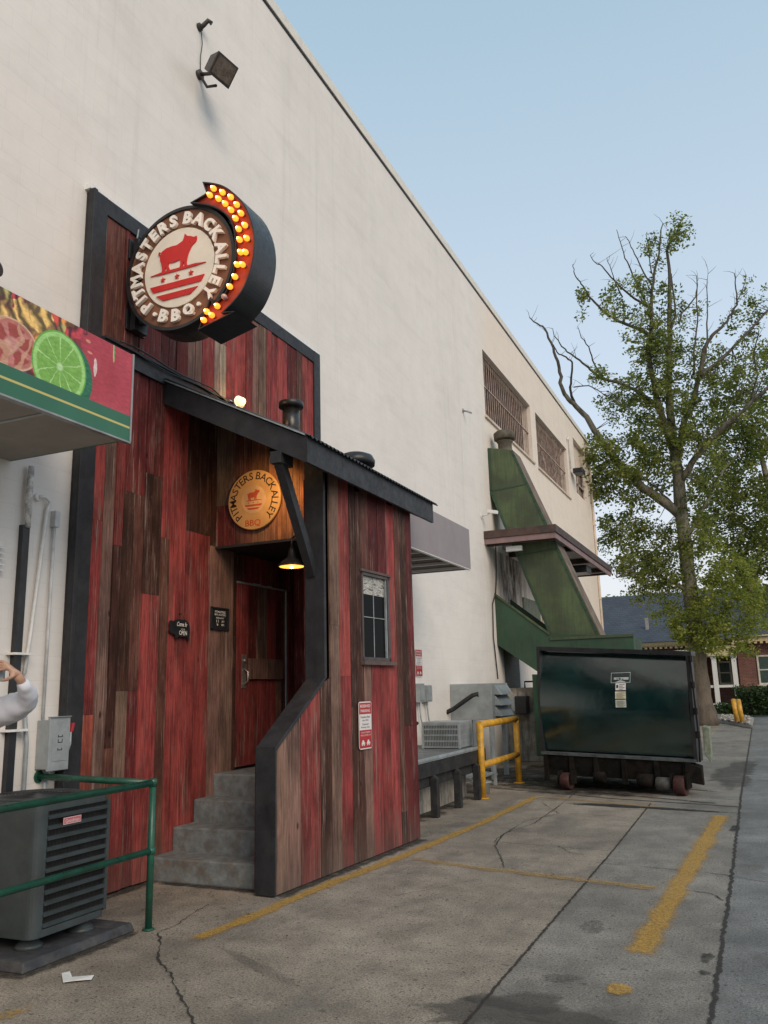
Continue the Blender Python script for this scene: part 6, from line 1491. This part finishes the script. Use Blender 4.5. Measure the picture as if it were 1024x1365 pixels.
for s_ in (-1, 1):
    Sv = [Q(.12*s_, -.05, .05, .05), Q(.125*s_, .08, .045, .045), Q(.13*s_, .16, .04, .035)]
    skin('shoe', Sv, [(0, 1), (1, 2)], M['rubber'], pe)
mb = MB(); h0 = Vector(Q(0, .03, 1.84, 0)[:3]); mb.ellipsoid(h0, (.093, .105, .10), 16, 10)
mb.ellipsoid(h0+Vector((-.01, .04, -.05)), (.085, .08, .09), 14, 8); mb.build('hair', pbr('brown_hair', (.06, .035, .02), .7, bmp=.5), pe)
mb = MB()
for s_ in (-1, 1):
    mb.ellipsoid(Q(.032*s_, .138, 1.79, 0)[:3], (.012, .012, .008), 10, 6)
mb.build('eyes', M['white'], pe)
mb = MB(); mb.ellipsoid(Q(0, .16, 1.755, 0)[:3], (.014, .018, .022), 10, 8); mb.build('nose', skinm, pe)
for s_ in (-1, 1): mb = MB(); mb.ellipsoid(Q(.085*s_, .04, 1.77, 0)[:3], (.012, .02, .03), 8, 6); mb.build('ear', skinm, pe)
mb = MB(); mb.ellipsoid(Q(0, .148, 1.715, 0)[:3], (.024, .01, .006), 10, 6); mb.build('mouth', pbr('lips', (.35, .12, .10), .5), pe)
c0 = at(-9, 900, 'Y', 3.72); rx_ = Vector((math.cos(R(28)), math.sin(R(28)), 0)); vw = Vector((math.sin(R(28)), -math.cos(R(28)), 0))
ca = thing('camera_body', 'silver and black compact camera held in front of the face', 'camera', tuple(c0))
mb = MB(); mb.obox(c0-rx_*.065-vw*.02-Vector((0, 0, .04)), rx_*.13, vw*.04, Vector((0, 0, .075))); mb.build('casing', M['graymetal'], ca, bevel=.006)
mb = MB(); mb.lathe(c0+vw*.02, vw, [(0, .032), (.03, .032), (.035, .028), (.03, .02)], 20); mb.build('lens', M['blkmetal'], ca)

# ------------------------------------------------------------------ ISLAND, POSTS, HEDGE, HOUSE
mb = MB(); isl = [(-6.0, 39.6), (-2.5, 38.9), (-1.25, 36.6), (-.43, 33.2), (-.40, 39.8), (-.6, 41.2), (-2.0, 43.5), (-6.0, 46)]
mb.prism([(x, y, .002) for x, y in isl], (0, 0, .14)); tag(mb.build('kerb', pbr('pale_kerb_concrete', (.28, .27, .25), .85, bmp=.4), bevel=.02), 'kerbed island of pale stones at the foot of the tree', kind='structure')
isl2 = [(x*.96+(-3)*.04, y*.96+40.5*.04) for x, y in isl]
m_, n_, b_ = nt('white_river_stones'); vo = N(n_, 'ShaderNodeTexVoronoi'); vo.inputs['Scale'].default_value = 7; n_.links.new(pos(n_), vo.inputs['Vector'])
n_.links.new(mix(n_, ramp(n_, vo.outputs['Distance'], [(.3, 1), (.65, 0)]), (.10, .09, .075), mix(n_, vo.outputs['Color'], (.55, .52, .47), (.38, .35, .31))), b_.inputs['Base Color']); bump(n_, b_, vo.outputs['Distance'], -.9, .05)
b_.inputs['Roughness'].default_value = .8
mb = MB()
random.seed(4)
mb.poly([(x, y, .147) for x, y in isl2])
def inside(x, y, pg):
    c = False
    for i in range(len(pg)):
        (x1, y1), (x2, y2) = pg[i], pg[i-1]
        if (y1 > y) != (y2 > y) and x < (x2-x1)*(y-y1)/(y2-y1)+x1: c = not c
    return c
k = 0
while k < 900:
    x, y = random.uniform(-4.5, -.4), random.uniform(33, 44)
    if inside(x, y, isl2): r = random.uniform(.04, .10); mb.ellipsoid((x, y, .15), (r, r*random.uniform(.7, 1.3), r*.6), 6, 4); k += 1
tag(mb.build('stone_bed', m_), 'bed of pale river stones around the tree foot', 'stones', kind='stuff')
for i, (px, py, lab) in enumerate(((942, 960, 'yellow weathered post beside the dumpster edge, in front of the tree trunk'), (983, 962, 'left of the two yellow posts standing close together on the stones'), (990, 963, 'right of the two yellow posts standing close together on the stones'))):
    q = at(px, py, 'Z', .15); q.y = min(q.y, 38.5) if i else q.y; q = at(px, py, 'Y', q.y)
    lean = (-.06, 0) if i else (-.03, 0)
    mb = MB(); mb.tube([(q.x, q.y, .13), (q.x+lean[0], q.y, .98)], .085, 12); mb.lathe((q.x+lean[0], q.y, .975), (0, 0, 1), [(0, .085), (.03, .06), (.04, .01)], 12)
    tag(mb.build('guard_post', M['yellow']), lab, 'post', 'yellow posts on the stone island')

def leaf_mat(name, lo, hi, trans=.35):
    m, n, b = nt(name)
    a = N(n, 'ShaderNodeVertexColor', layer_name='Col')
    sp3 = N(n, 'ShaderNodeSeparateColor'); n.links.new(a.outputs['Color'], sp3.inputs[0])
    c = ramp(n, sp3.outputs[0], [(0, lo), (1, hi)])
    n.links.new(c, b.inputs['Base Color']); b.inputs['Roughness'].default_value = .55; b.inputs['Specular IOR Level'].default_value = .3
    tr = N(n, 'ShaderNodeBsdfTranslucent'); n.links.new(mix(n, 1.0, c, (1.3, 1.5, .7), 'MULTIPLY'), tr.inputs['Color'])
    mx2 = N(n, 'ShaderNodeMixShader'); mx2.inputs[0].default_value = trans
    out = [x for x in n.nodes if x.type == 'OUTPUT_MATERIAL'][0]
    n.links.new(b.outputs[0], mx2.inputs[1]); n.links.new(tr.outputs[0], mx2.inputs[2]); n.links.new(mx2.outputs[0], out.inputs['Surface'])
    return m
M['leaf'] = leaf_mat('tree_leaves', (.042, .070, .020), (.27, .27, .075), .45)
M['leaf2'] = leaf_mat('young_leaves', (.10, .14, .03), (.34, .34, .08), .42)
M['hedgeleaf'] = leaf_mat('hedge_leaves', (.015, .035, .012), (.05, .09, .025), .15)
def leaves(mb, c, rad, n, size, tone=(.2, .8), flatk=1):
    for _ in range(n):
        d = Vector((random.gauss(0, 1), random.gauss(0, 1), random.gauss(0, 1)*.8*flatk)).normalized()*rad*random.random()**.45
        p = Vector(c)+d; s = size*random.uniform(.6, 1.3)
        a = Vector((random.gauss(0, 1), random.gauss(0, 1), random.gauss(0, .6))).normalized()
        b_ = a.cross(Vector((random.gauss(0, 1), random.gauss(0, 1), random.gauss(0, 1)))).normalized()
        t = random.uniform(*tone)
        n0 = len(mb.v); mb.v += [p-a*s*.5, p+b_*s*.28, p+a*s*.5, p-b_*s*.28]; mb.f.append((n0, n0+1, n0+2, n0+3)); mb.c.append((t, t, t)); mb.smooth.append(False); mb.m.append(0)
# hedge: clipped block and a low bush
hd = thing('hedge', 'dark clipped hedge in front of the brick house', 'hedge', (1.5, 47, 0))
mb = MB(); random.seed(9)
for _ in range(1500):
    x, y, z = random.uniform(-1.15, 9), random.choice([44.9, 45.0, 45.2, 46.4]), random.uniform(.1, 1.25)
    if random.random() < .35: y = random.uniform(45, 46.5); z = random.uniform(1.15, 1.32)
    leaves(mb, (x, y, z), .22, 9, .14)
mb.build('foliage', M['hedgeleaf'], hd, pid=True)
mb = MB(); mb.box(-1.1, 9, 45.1, 46.3, .0, 1.15); mb.build('core', pbr('hedge_core', (.012, .022, .008), 1), hd)
mb = MB()
for _ in range(160): leaves(mb, (random.uniform(-2.1, -1.1), random.uniform(43.9, 44.7), random.uniform(.15, .55)), .2, 9, .13)
tag(mb.build('low_bush', M['hedgeleaf'], pid=True), 'small low dark bush at the foot of the porch posts', 'bush')
# brick house
m_, n_, b_ = nt('red_brick'); g = N(n_, 'ShaderNodeNewGeometry'); sx = N(n_, 'ShaderNodeSeparateXYZ'); n_.links.new(g.outputs['Position'], sx.inputs[0])
cb_ = N(n_, 'ShaderNodeCombineXYZ'); n_.links.new(math_(n_, 'ADD', sx.outputs['X'], sx.outputs['Y']), cb_.inputs['X']); n_.links.new(sx.outputs['Z'], cb_.inputs['Y'])
br = N(n_, 'ShaderNodeTexBrick'); n_.links.new(cb_.outputs[0], br.inputs['Vector']); br.inputs['Scale'].default_value = 1; br.inputs['Brick Width'].default_value = .22; br.inputs['Row Height'].default_value = .075; br.inputs['Mortar Size'].default_value = .008
br.inputs['Color1'].default_value = (.22, .075, .055, 1); br.inputs['Color2'].default_value = (.14, .05, .04, 1); br.inputs['Mortar'].default_value = (.25, .2, .17, 1)
n_.links.new(mix(n_, 1, br.outputs['Color'], ramp(n_, noise(n_, pos(n_), 1.2, 5), [(.3, .7), (.7, 1.25)]), 'MULTIPLY'), b_.inputs['Base Color']); b_.inputs['Roughness'].default_value = .9
M['brick'] = m_
m_, n_, b_ = nt('slate_shingles'); g = N(n_, 'ShaderNodeNewGeometry'); sx = N(n_, 'ShaderNodeSeparateXYZ'); n_.links.new(g.outputs['Position'], sx.inputs[0])
cb_ = N(n_, 'ShaderNodeCombineXYZ'); n_.links.new(sx.outputs['X'], cb_.inputs['X']); n_.links.new(sx.outputs['Z'], cb_.inputs['Y'])
br = N(n_, 'ShaderNodeTexBrick'); n_.links.new(cb_.outputs[0], br.inputs['Vector']); br.inputs['Scale'].default_value = 1; br.inputs['Brick Width'].default_value = .3; br.inputs['Row Height'].default_value = .13; br.inputs['Mortar Size'].default_value = .012
br.inputs['Color1'].default_value = (.066, .074, .092, 1); br.inputs['Color2'].default_value = (.050, .057, .073, 1); br.inputs['Mortar'].default_value = (.03, .035, .05, 1)
n_.links.new(mix(n_, 1, br.outputs['Color'], ramp(n_, noise(n_, pos(n_), .8, 5), [(.3, .75), (.7, 1.25)]), 'MULTIPLY'), b_.inputs['Base Color']); b_.inputs['Roughness'].default_value = .7
M['slate'] = m_
cream = pbr('cream_trim', (.55, .45, .26), .7, var=.08); HY = 50
ho = thing('brick_house', 'red brick house with blue grey slate roof beyond the tree', 'house', (1, 54, 0))
mb = MB(); mb.box(-16, -2.7, HY+1.5, HY+12, 0, 3.85); mb.box(-.95, 14, HY-.6, HY+12, 0, 3.85); mb.box(-2.7, -.95, HY+2.2, HY+12, 0, 3.85); mb.build('wall', M['brick'], ho)
mb = MB(); e0, e1 = HY-1.2, HY+13
mb.hexa([(-17, HY+1.0, 3.98), (15, HY-1.1, 3.98), (15, e1, 3.98), (-17, e1, 3.98)], [(-9.5, HY+6.4, 7.35), (9, HY+6.4, 7.35), (9, HY+6.6, 7.35), (-9.5, HY+6.6, 7.35)])
rf_ = mb.build('roof', M['slate'], ho)
mb = MB(); mb.box(-.35, .55, HY+3.0, HY+3.9, 5.2, 8.0); mb.box(-.42, .62, HY+2.93, HY+3.97, 7.75, 7.9); mb.build('chimney', M['brick'], rf_)
q = at(864, 850, 'Y', HY+2); mb = MB(); mb.box(q.x-.09, q.x+.09, q.y, q.y+.2, 4.2, 5.5); mb.build('roof_pipe', M['soffit'], rf_)
q = at(1014, 826, 'Y', HY+2); mb = MB(); mb.lathe((q.x, q.y, 4.6), (0, 0, 1), [(0, .05), (.5, .05), (.52, .1), (.62, .1)], 10); mb.build('roof_pipe', M['white'], rf_)
mb = MB(); mb.hexa([(-17, HY+.95, 3.72), (-1.2, HY+.95, 3.72), (-1.2, HY+1.4, 3.72), (-17, HY+1.4, 3.72)], [(-17, HY+.85, 3.97), (-1.2, HY+.85, 3.97), (-1.2, HY+1.4, 3.97), (-17, HY+1.4, 3.97)])
mb.box(-1.1, 15, HY-1.2, HY-.601, 3.72, 3.97); mb.box(-1.1, 15, HY-1.35, HY-.7, 3.973, 4.05)
x = -16
while x < 14: 
    yy = HY+.80 if x < -1.3 else HY-1.26
    mb.box(x, x+.14, yy, yy+.15, 3.60, 3.71); x += .28
mb.build('cornice', cream, ho)
mb = MB(); mb.box(-16, -3.2, HY-.6, HY+1.45, 3.30, 3.42); tag(mb.build('white_awning', M['white']), 'low white flat canopy in front of the brick house behind the dumpster', 'canopy')
for x in (-2.15, -1.15):
    mb = MB(); mb.box(x-.12, x+.12, HY-1.1, HY-.86, .3, 3.0); mb.box(x-.16, x+.16, HY-1.14, HY-.82, 2.9, 3.02); mb.build('porch_post', M['white'], ho)
mb = MB(); mb.box(-2.9, -1.0, HY-1.2, HY+2.1, .003, .30); mb.box(-2.9, -1.0, HY-1.05, HY-.95, 1.35, 1.48); mb.box(-2.9, -1.0, HY-1.05, HY-.95, .45, .52); mb.build('porch_floor', M['white'], ho)
mb = MB(); mb.box(-3.1, -.951, HY-1.25, HY+2.1, 3.02, 3.55); mb.build('porch_beam', cream, ho)
for x0, x1, z0, z1, yy in ((-.02, .95, 1.45, 3.0, HY-.6), (2.6, 3.5, 1.45, 3.0, HY-.6), (-2.1, -1.4, 1.5, 2.8, HY+2.2), (-6.5, -5.6, 1.45, 3.0, HY+1.5)):
    mb = MB(); mb.box(x0, x1, yy-.06, yy-.002, z0, z0+.09); mb.box(x0, x1, yy-.06, yy-.002, z1-.09, z1); mb.box(x0, x0+.09, yy-.06, yy-.002, z0+.091, z1-.091); mb.box(x1-.09, x1, yy-.06, yy-.002, z0+.091, z1-.091)
    mb.box(x0+.091, x1-.091, yy-.05, yy-.003, (z0+z1)/2-.03, (z0+z1)/2+.03); mb.box(x0-.1, x1+.1, yy-.12, yy-.002, z0-.09, z0-.002); wq = mb.build('window', pbr('house_window_frame', (.62, .58, .48), .6), ho)
    mb = MB(); mb.quad((x0+.05, yy-.02, z0+.05), (x1-.05, yy-.02, z0+.05), (x1-.05, yy-.02, z1-.05), (x0+.05, yy-.02, z1-.05)); mb.build('pane', pbr('greenish_glass', (.03, .06, .045), .15), wq)
# lawn and far planting
mb = MB(); mb.quad((-16, 44.0, .02), (30, 44.0, .02), (30, 80, .02), (-16, 80, .02)); tag(mb.build('lawn', pbr('lawn_grass', (.035, .05, .018), .95, var=.3, scale=8, bmp=.5)), 'strip of lawn before the house', kind='structure')

# ------------------------------------------------------------------ TREES
m_, n_, b_ = nt('mottled_bark'); nz = noise(n_, pos(n_, 1, 1, .35), 6, 8, .7)
c = ramp(n_, nz, [(.36, (.06, .055, .038)), (.48, (.135, .12, .085)), (.56, (.22, .20, .145)), (.66, (.10, .10, .06))])
gz = N(n_, 'ShaderNodeNewGeometry'); sx = N(n_, 'ShaderNodeSeparateXYZ'); n_.links.new(gz.outputs['Position'], sx.inputs[0])
c = mix(n_, ramp(n_, math_(n_, 'DIVIDE', sx.outputs['Z'], 20), [(.10, .75), (.25, 0)]), c, mix(n_, nz, (.06, .045, .035), (.17, .13, .10)))
c = mix(n_, ramp(n_, math_(n_, 'DIVIDE', sx.outputs['Z'], 20), [(.55, 0), (.8, .7)]), c, (.045, .035, .03))
n_.links.new(c, b_.inputs['Base Color']); b_.inputs['Roughness'].default_value = .9; bump(n_, b_, noise(n_, pos(n_, 1, 1, .3), 14, 6, .7), .9, .03); M['bark'] = m_
random.seed(31)
TY = 36.0
def tp(px, py, dy=0): return at(px, py, 'Y', TY+dy)
tr_ = thing('sycamore_tree', 'tall half dead tree with bare dark branch tips and thin green foliage behind the dumpster', 'tree', (-1.9, TY, 0))
LIMBS = [
 # (pixels, r0, r1, dy at tip, leafy from fraction)
 ([(944, 968), (939, 940), (933, 900), (928, 860), (924, 815), (918, 770), (913, 730), (909, 690), (906, 655), (902, 622), (900, 600)], .36, .23, 0),
 ([(900, 604), (884, 564), (873, 516), (866, 480), (868, 440), (869, 400), (872, 365), (880, 325), (884, 298)], .17, .02, -1.2),
 ([(901, 604), (895, 560), (891, 516), (892, 480), (893, 443), (893, 400), (893, 370), (889, 333), (896, 318), (906, 307), (909, 291)], .20, .015, .6),
 ([(905, 610), (910, 570), (924, 538), (933, 500), (939, 465), (943, 457), (955, 442), (965, 432), (976, 418), (983, 406), (981, 385), (979, 364)], .15, .02, 1.5),
 ([(935, 502), (955, 485), (976, 465), (1000, 440), (1024, 414), (1050, 395)], .10, .03, 2.2),
 ([(909, 640), (922, 618), (939, 597), (956, 578), (976, 560), (1000, 538), (1024, 516), (1060, 480)], .16, .05, -1.8),
 ([(904, 684), (880, 666), (847, 641), (828, 622), (814, 604), (802, 587), (789, 568), (778, 552), (765, 538), (755, 528), (749, 516), (746, 496), (741, 476), (735, 457), (727, 439), (716, 431), (706, 423)], .22, .022, -2.8),
 ([(766, 539), (762, 528), (760, 516), (762, 500), (763, 483), (755, 476), (745, 472), (740, 464), (736, 458)], .07, .018, -3.4),
 ([(895, 580), (882, 550), (869, 535), (846, 519), (830, 512), (803, 505), (790, 495), (781, 487), (768, 477), (756, 469), (746, 457), (739, 448), (737, 438)], .11, .014, -1.4),
 ([(803, 505), (790, 480), (785, 462), (775, 450), (770, 435)], .045, .012, -1.6),
 ([(765, 516), (785, 514), (800, 522), (812, 530)], .03, .02, -1.6),
 ([(873, 450), (850, 438), (830, 430), (811, 421), (798, 408), (785, 395), (778, 382), (770, 372), (765, 362), (764, 352)], .09, .014, -1.6),
 ([(866, 410), (846, 398), (829, 384), (815, 370), (803, 355), (794, 350), (787, 340)], .06, .014, -1.4),
 ([(860, 400), (851, 381), (842, 362), (833, 344), (827, 322), (822, 306)], .055, .012, -1.2),
 ([(830, 396), (822, 380), (815, 360), (809, 344)], .035, .012, -1.4),
 ([(872, 385), (862, 370), (852, 350), (844, 333), (838, 320), (834, 315)], .045, .012, -.7),
 ([(869, 365), (866, 345), (864, 325), (861, 312)], .03, .012, -.9),
 ([(905, 430), (909, 417), (920, 405), (928, 395), (930, 380), (929, 368)], .05, .018, .9),
 ([(925, 500), (925, 470), (930, 430), (929, 395), (929, 368)], .05, .018, 1.1),
 ([(941, 470), (943, 443), (943, 410), (943, 373)], .05, .016, 1.3),
 ([(943, 373), (944, 360), (941, 350)], .012, .006, 1.3),
 ([(981, 405), (988, 390), (993, 378), (995, 366)], .03, .012, 1.6),
 ([(893, 443), (901, 420), (897, 385), (895, 365)], .05, .03, .8),
 ([(915, 720), (924, 703), (935, 683), (946, 663), (957, 640), (968, 622), (990, 596)], .10, .04, 2.0),
 ([(921, 790), (900, 778), (880, 768), (860, 764), (840, 766), (822, 770)], .10, .03, -1.0),
 ([(908, 690), (895, 670), (880, 655), (862, 640), (845, 632), (825, 630)], .07, .02, .8),
 ([(1000, 538), (1010, 500), (1005, 470), (1012, 440)], .05, .02, -2.0),
 ([(960, 575), (985, 560), (1005, 530), (1020, 500)], .05, .02, -1.2),
]
brk = MB(); pathpts = []
for li, (pix, r0, r1, dy) in enumerate(LIMBS):
    n_p = len(pix); P_ = []
    for i, (x, y) in enumerate(pix):
        t = i/(n_p-1); q = tp(x, y, dy*t if li else 0)
        P_.append(q)
    # subdivide with slight wobble
    pts, rs = [], []
    for i in range(n_p-1):
        for k in range(3):
            t = k/3; w_ = (r0*.12 if li else .02)
            p_ = P_[i].lerp(P_[i+1], t)
            if k: p_ += Vector((random.uniform(-1, 1), random.uniform(-1, 1), random.uniform(-1, 1)))*min(.05, w_+.02)
            pts.append(p_); f = (i+t)/(n_p-1); rs.append(r0+(r1-r0)*f**.8)
    pts.append(P_[-1]); rs.append(r1)
    if li == 0: rs[0] = .50; rs[1] = .45; rs[2] = .42
    (brk).tube(pts, rs, 12 if li == 0 else 7); pathpts += [(p, r, li) for p, r in zip(pts, rs)]
mbark = brk
BLOBS = [ # px, py, rx, ry, clusters, dy
 (906, 308, 14, 20, 9, .6), (893, 320, 10, 22, 5, .5), (868, 345, 22, 35, 10, -.6), (845, 398, 36, 30, 22, -1.1), (862, 440, 34, 40, 30, -.6), (888, 440, 30, 60, 26, .3), (905, 500, 34, 55, 36, 0),
 (815, 405, 16, 20, 9, -1.2), (778, 395, 10, 10, 4, -1.5), (775, 418, 6, 5, 2, -1.5), (868, 500, 26, 40, 26, -.6), (835, 520, 24, 22, 14, -1), (800, 498, 12, 13, 6, -1.3), (848, 560, 34, 32, 30, -.8), (808, 545, 12, 12, 4, -1.2),
 (800, 600, 24, 24, 22, -2), (812, 640, 30, 24, 28, -1.6), (842, 610, 34, 34, 34, -1), (878, 620, 26, 40, 26, .5), (795, 650, 20, 16, 12, -1.2), (850, 668, 30, 14, 12, -.6), (830, 700, 34, 18, 24, 0), (860, 712, 34, 14, 16, .4), (812, 725, 20, 12, 8, 0),
 (912, 560, 30, 34, 20, -.8), (890, 600, 30, 30, 16, -1.2), (925, 700, 24, 40, 16, -.8), (900, 745, 34, 26, 22, -.6), (840, 745, 30, 20, 16, -.4), (872, 775, 34, 18, 16, -.2), (945, 620, 26, 40, 20, -.5), (965, 520, 22, 24, 10, 0), (990, 500, 20, 24, 8, .5),
 (940, 480, 26, 30, 18, 1.2), (925, 420, 18, 20, 5, 1), (962, 500, 20, 28, 10, 1.4), (990, 430, 22, 18, 6, 2), (1008, 395, 20, 26, 10, 2.2), (1000, 470, 24, 26, 9, 1.6), (930, 560, 26, 40, 18, 1), (970, 540, 30, 28, 16, 0), (925, 650, 14, 50, 8, 1.2),
]
twg = MB(); lf = MB()
def nearest(c, lim=None):
    return min(pathpts, key=lambda q: (q[0]-c).length_squared*(1 if q[1] < .25 else 1.6))
for px, py, rx, ry, n_c, dy in BLOBS:
    for _ in range(int(n_c*(1.25 if py < 430 else 1.7 if py < 530 else 1.9))):
        a, rr = random.uniform(0, 6.283), math.sqrt(random.random())
        c = tp(px+rx*rr*math.cos(a), py+ry*rr*math.sin(a), dy+random.gauss(0, .9))
        b0_, br_, _l = nearest(c)
        if .25 < (b0_-c).length < 1.3:
            mid_ = b0_.lerp(c, .5)+Vector((random.uniform(-.12, .12), random.uniform(-.12, .12), random.uniform(-.05, .2)))
            r_ = min(.022, br_*.6); twg.tube([b0_, mid_, c], [r_, r_*.6, .006], 4, cap=False)
        rad = random.uniform(.22, .52)
        tone = random.choice([(.0, .4), (.15, .7), (.3, .9), (.4, 1)])
        leaves(lf, c, rad, int(random.uniform(20, 44)), random.uniform(.12, .18), tone)
# fine dead twigs at the tips
for p, r, li in random.sample([q for q in pathpts if q[1] < .06], 150):
    d = Vector((random.gauss(0, .5), random.gauss(0, .4), random.uniform(.1, 1))).normalized()*random.uniform(.2, .8)
    twg.tube([p, p+d*.5+Vector((.04, 0, .02)), p+d], [.011, .008, .003], 4, cap=False)
brk.build('trunk', M['bark'], tr_); twg.build('twigs', M['bark'], tr_)
# low shoots with yellow-green leaves on the trunk
sh_ = MB()
for px, py, rx, ry, n_c, dy in ((905, 790, 26, 26, 14, .3), (950, 800, 30, 34, 44, -.3), (930, 840, 34, 28, 46, -.6), (1000, 800, 24, 30, 26, -.6), (1010, 840, 16, 16, 10, -.4), (890, 820, 26, 22, 14, -.2), (980, 760, 30, 24, 22, -.4), (965, 850, 30, 24, 28, -.4), (905, 830, 12, 20, 8, -.3), (985, 820, 22, 26, 16, 0), (860, 765, 30, 12, 12, -.6), (855, 790, 26, 14, 9, -.6), (885, 740, 30, 22, 16, 0), (845, 745, 24, 14, 10, 0), (940, 740, 24, 40, 20, .4), (990, 868, 18, 10, 4, 0)):
    for _ in range(int(n_c*1.9)):
        a, rr = random.uniform(0, 6.283), math.sqrt(random.random()); c = tp(px+rx*rr*math.cos(a), py+ry*rr*math.sin(a), dy+random.gauss(0, .5))
        leaves(sh_, c, random.uniform(.18, .42), int(random.uniform(18, 38)), .13, random.choice([(.1, .5), (.2, .7), (.3, .9), (.5, 1)]))
lf.build('crown', M['leaf'], tr_, pid=True)
sh_.build('leafy_shoots', M['leaf2'], tr_, pid=True)
# the second, denser tree on the right
random.seed(77)
t2 = thing('leafy_tree', 'dense green leafy tree filling the right edge beyond the tall bare tree', 'tree', (1.6, 41, 0))
TY2 = 41.0
def tp2(px, py, dy=0): return at(px, py, 'Y', TY2+dy)
tk = MB(); tk.tube([(1.8, 41, 0), (1.75, 41, 3), (1.65, 41, 6), (1.5, 41, 9), (1.2, 41.2, 12)], [.45, .36, .30, .22, .1], 10)
pp2 = [Vector((1.8-.1*k/3, 41, k)) for k in range(3, 12)]
cr2 = MB()
for px, py, rx, ry, n_c in ((980, 600, 34, 36, 52), (1010, 560, 26, 50, 44), (1030, 500, 20, 40, 26), (960, 650, 30, 34, 40), (1000, 670, 30, 40, 42), (1030, 640, 20, 60, 28), (965, 710, 30, 30, 40), (1005, 740, 28, 34, 50), (1035, 730, 22, 60, 34), (960, 560, 20, 18, 12), (975, 770, 30, 22, 24), (1015, 800, 22, 20, 24), (940, 690, 12, 18, 8)):
    for _ in range(int(n_c*1.8)):
        a, rr = random.uniform(0, 6.283), math.sqrt(random.random()); c = tp2(px+rx*rr*math.cos(a), py+ry*rr*math.sin(a), random.gauss(0, 1.3))
        if random.random() < .0:
            b0_ = min(pp2, key=lambda q: (q-c).length); tk.tube([b0_, b0_.lerp(c, .5)+Vector((0, 0, .3)), c], [.05, .03, .008], 5, cap=False)
        leaves(cr2, c, random.uniform(.25, .6), int(random.uniform(24, 44)), .17, random.choice([(.0, .4), (.1, .6), (.25, .8), (.35, 1)]))
tk.build('trunk', M['bark'], t2); cr2.build('crown', M['leaf'], t2, pid=True)
# small trees far behind the corner of the building
for i, (x, y, zt_2, rr_, lab) in enumerate(((-8.6, 70, 8.6, 2.4, 'small yellow green tree showing between the building corner and the slate roof'), (8.5, 66, 13, 4.5, 'broad tree standing behind the brick house at the right edge'))):
    t3 = thing('distant_tree', lab, 'tree', (x, y, 0), 'trees behind the brick house')
    mb = MB(); mb.tube([(x, y, 0), (x, y, zt_2*.55), (x+.3, y, zt_2*.85)], [.3, .2, .06], 8); mb.build('trunk', M['bark'], t3)
    mb = MB()
    for _ in range(120 if i == 0 else 200):
        a, r2_, z = random.uniform(0, 6.28), rr_*math.sqrt(random.random()), random.uniform(zt_2*.45, zt_2)
        leaves(mb, (x+math.cos(a)*r2_, y+math.sin(a)*r2_, z), .7, 30, .26, random.choice([(0, .4), (.3, .9)]))
    mb.build('crown', M['leaf2'] if i == 0 else M['leaf'], t3, pid=True)
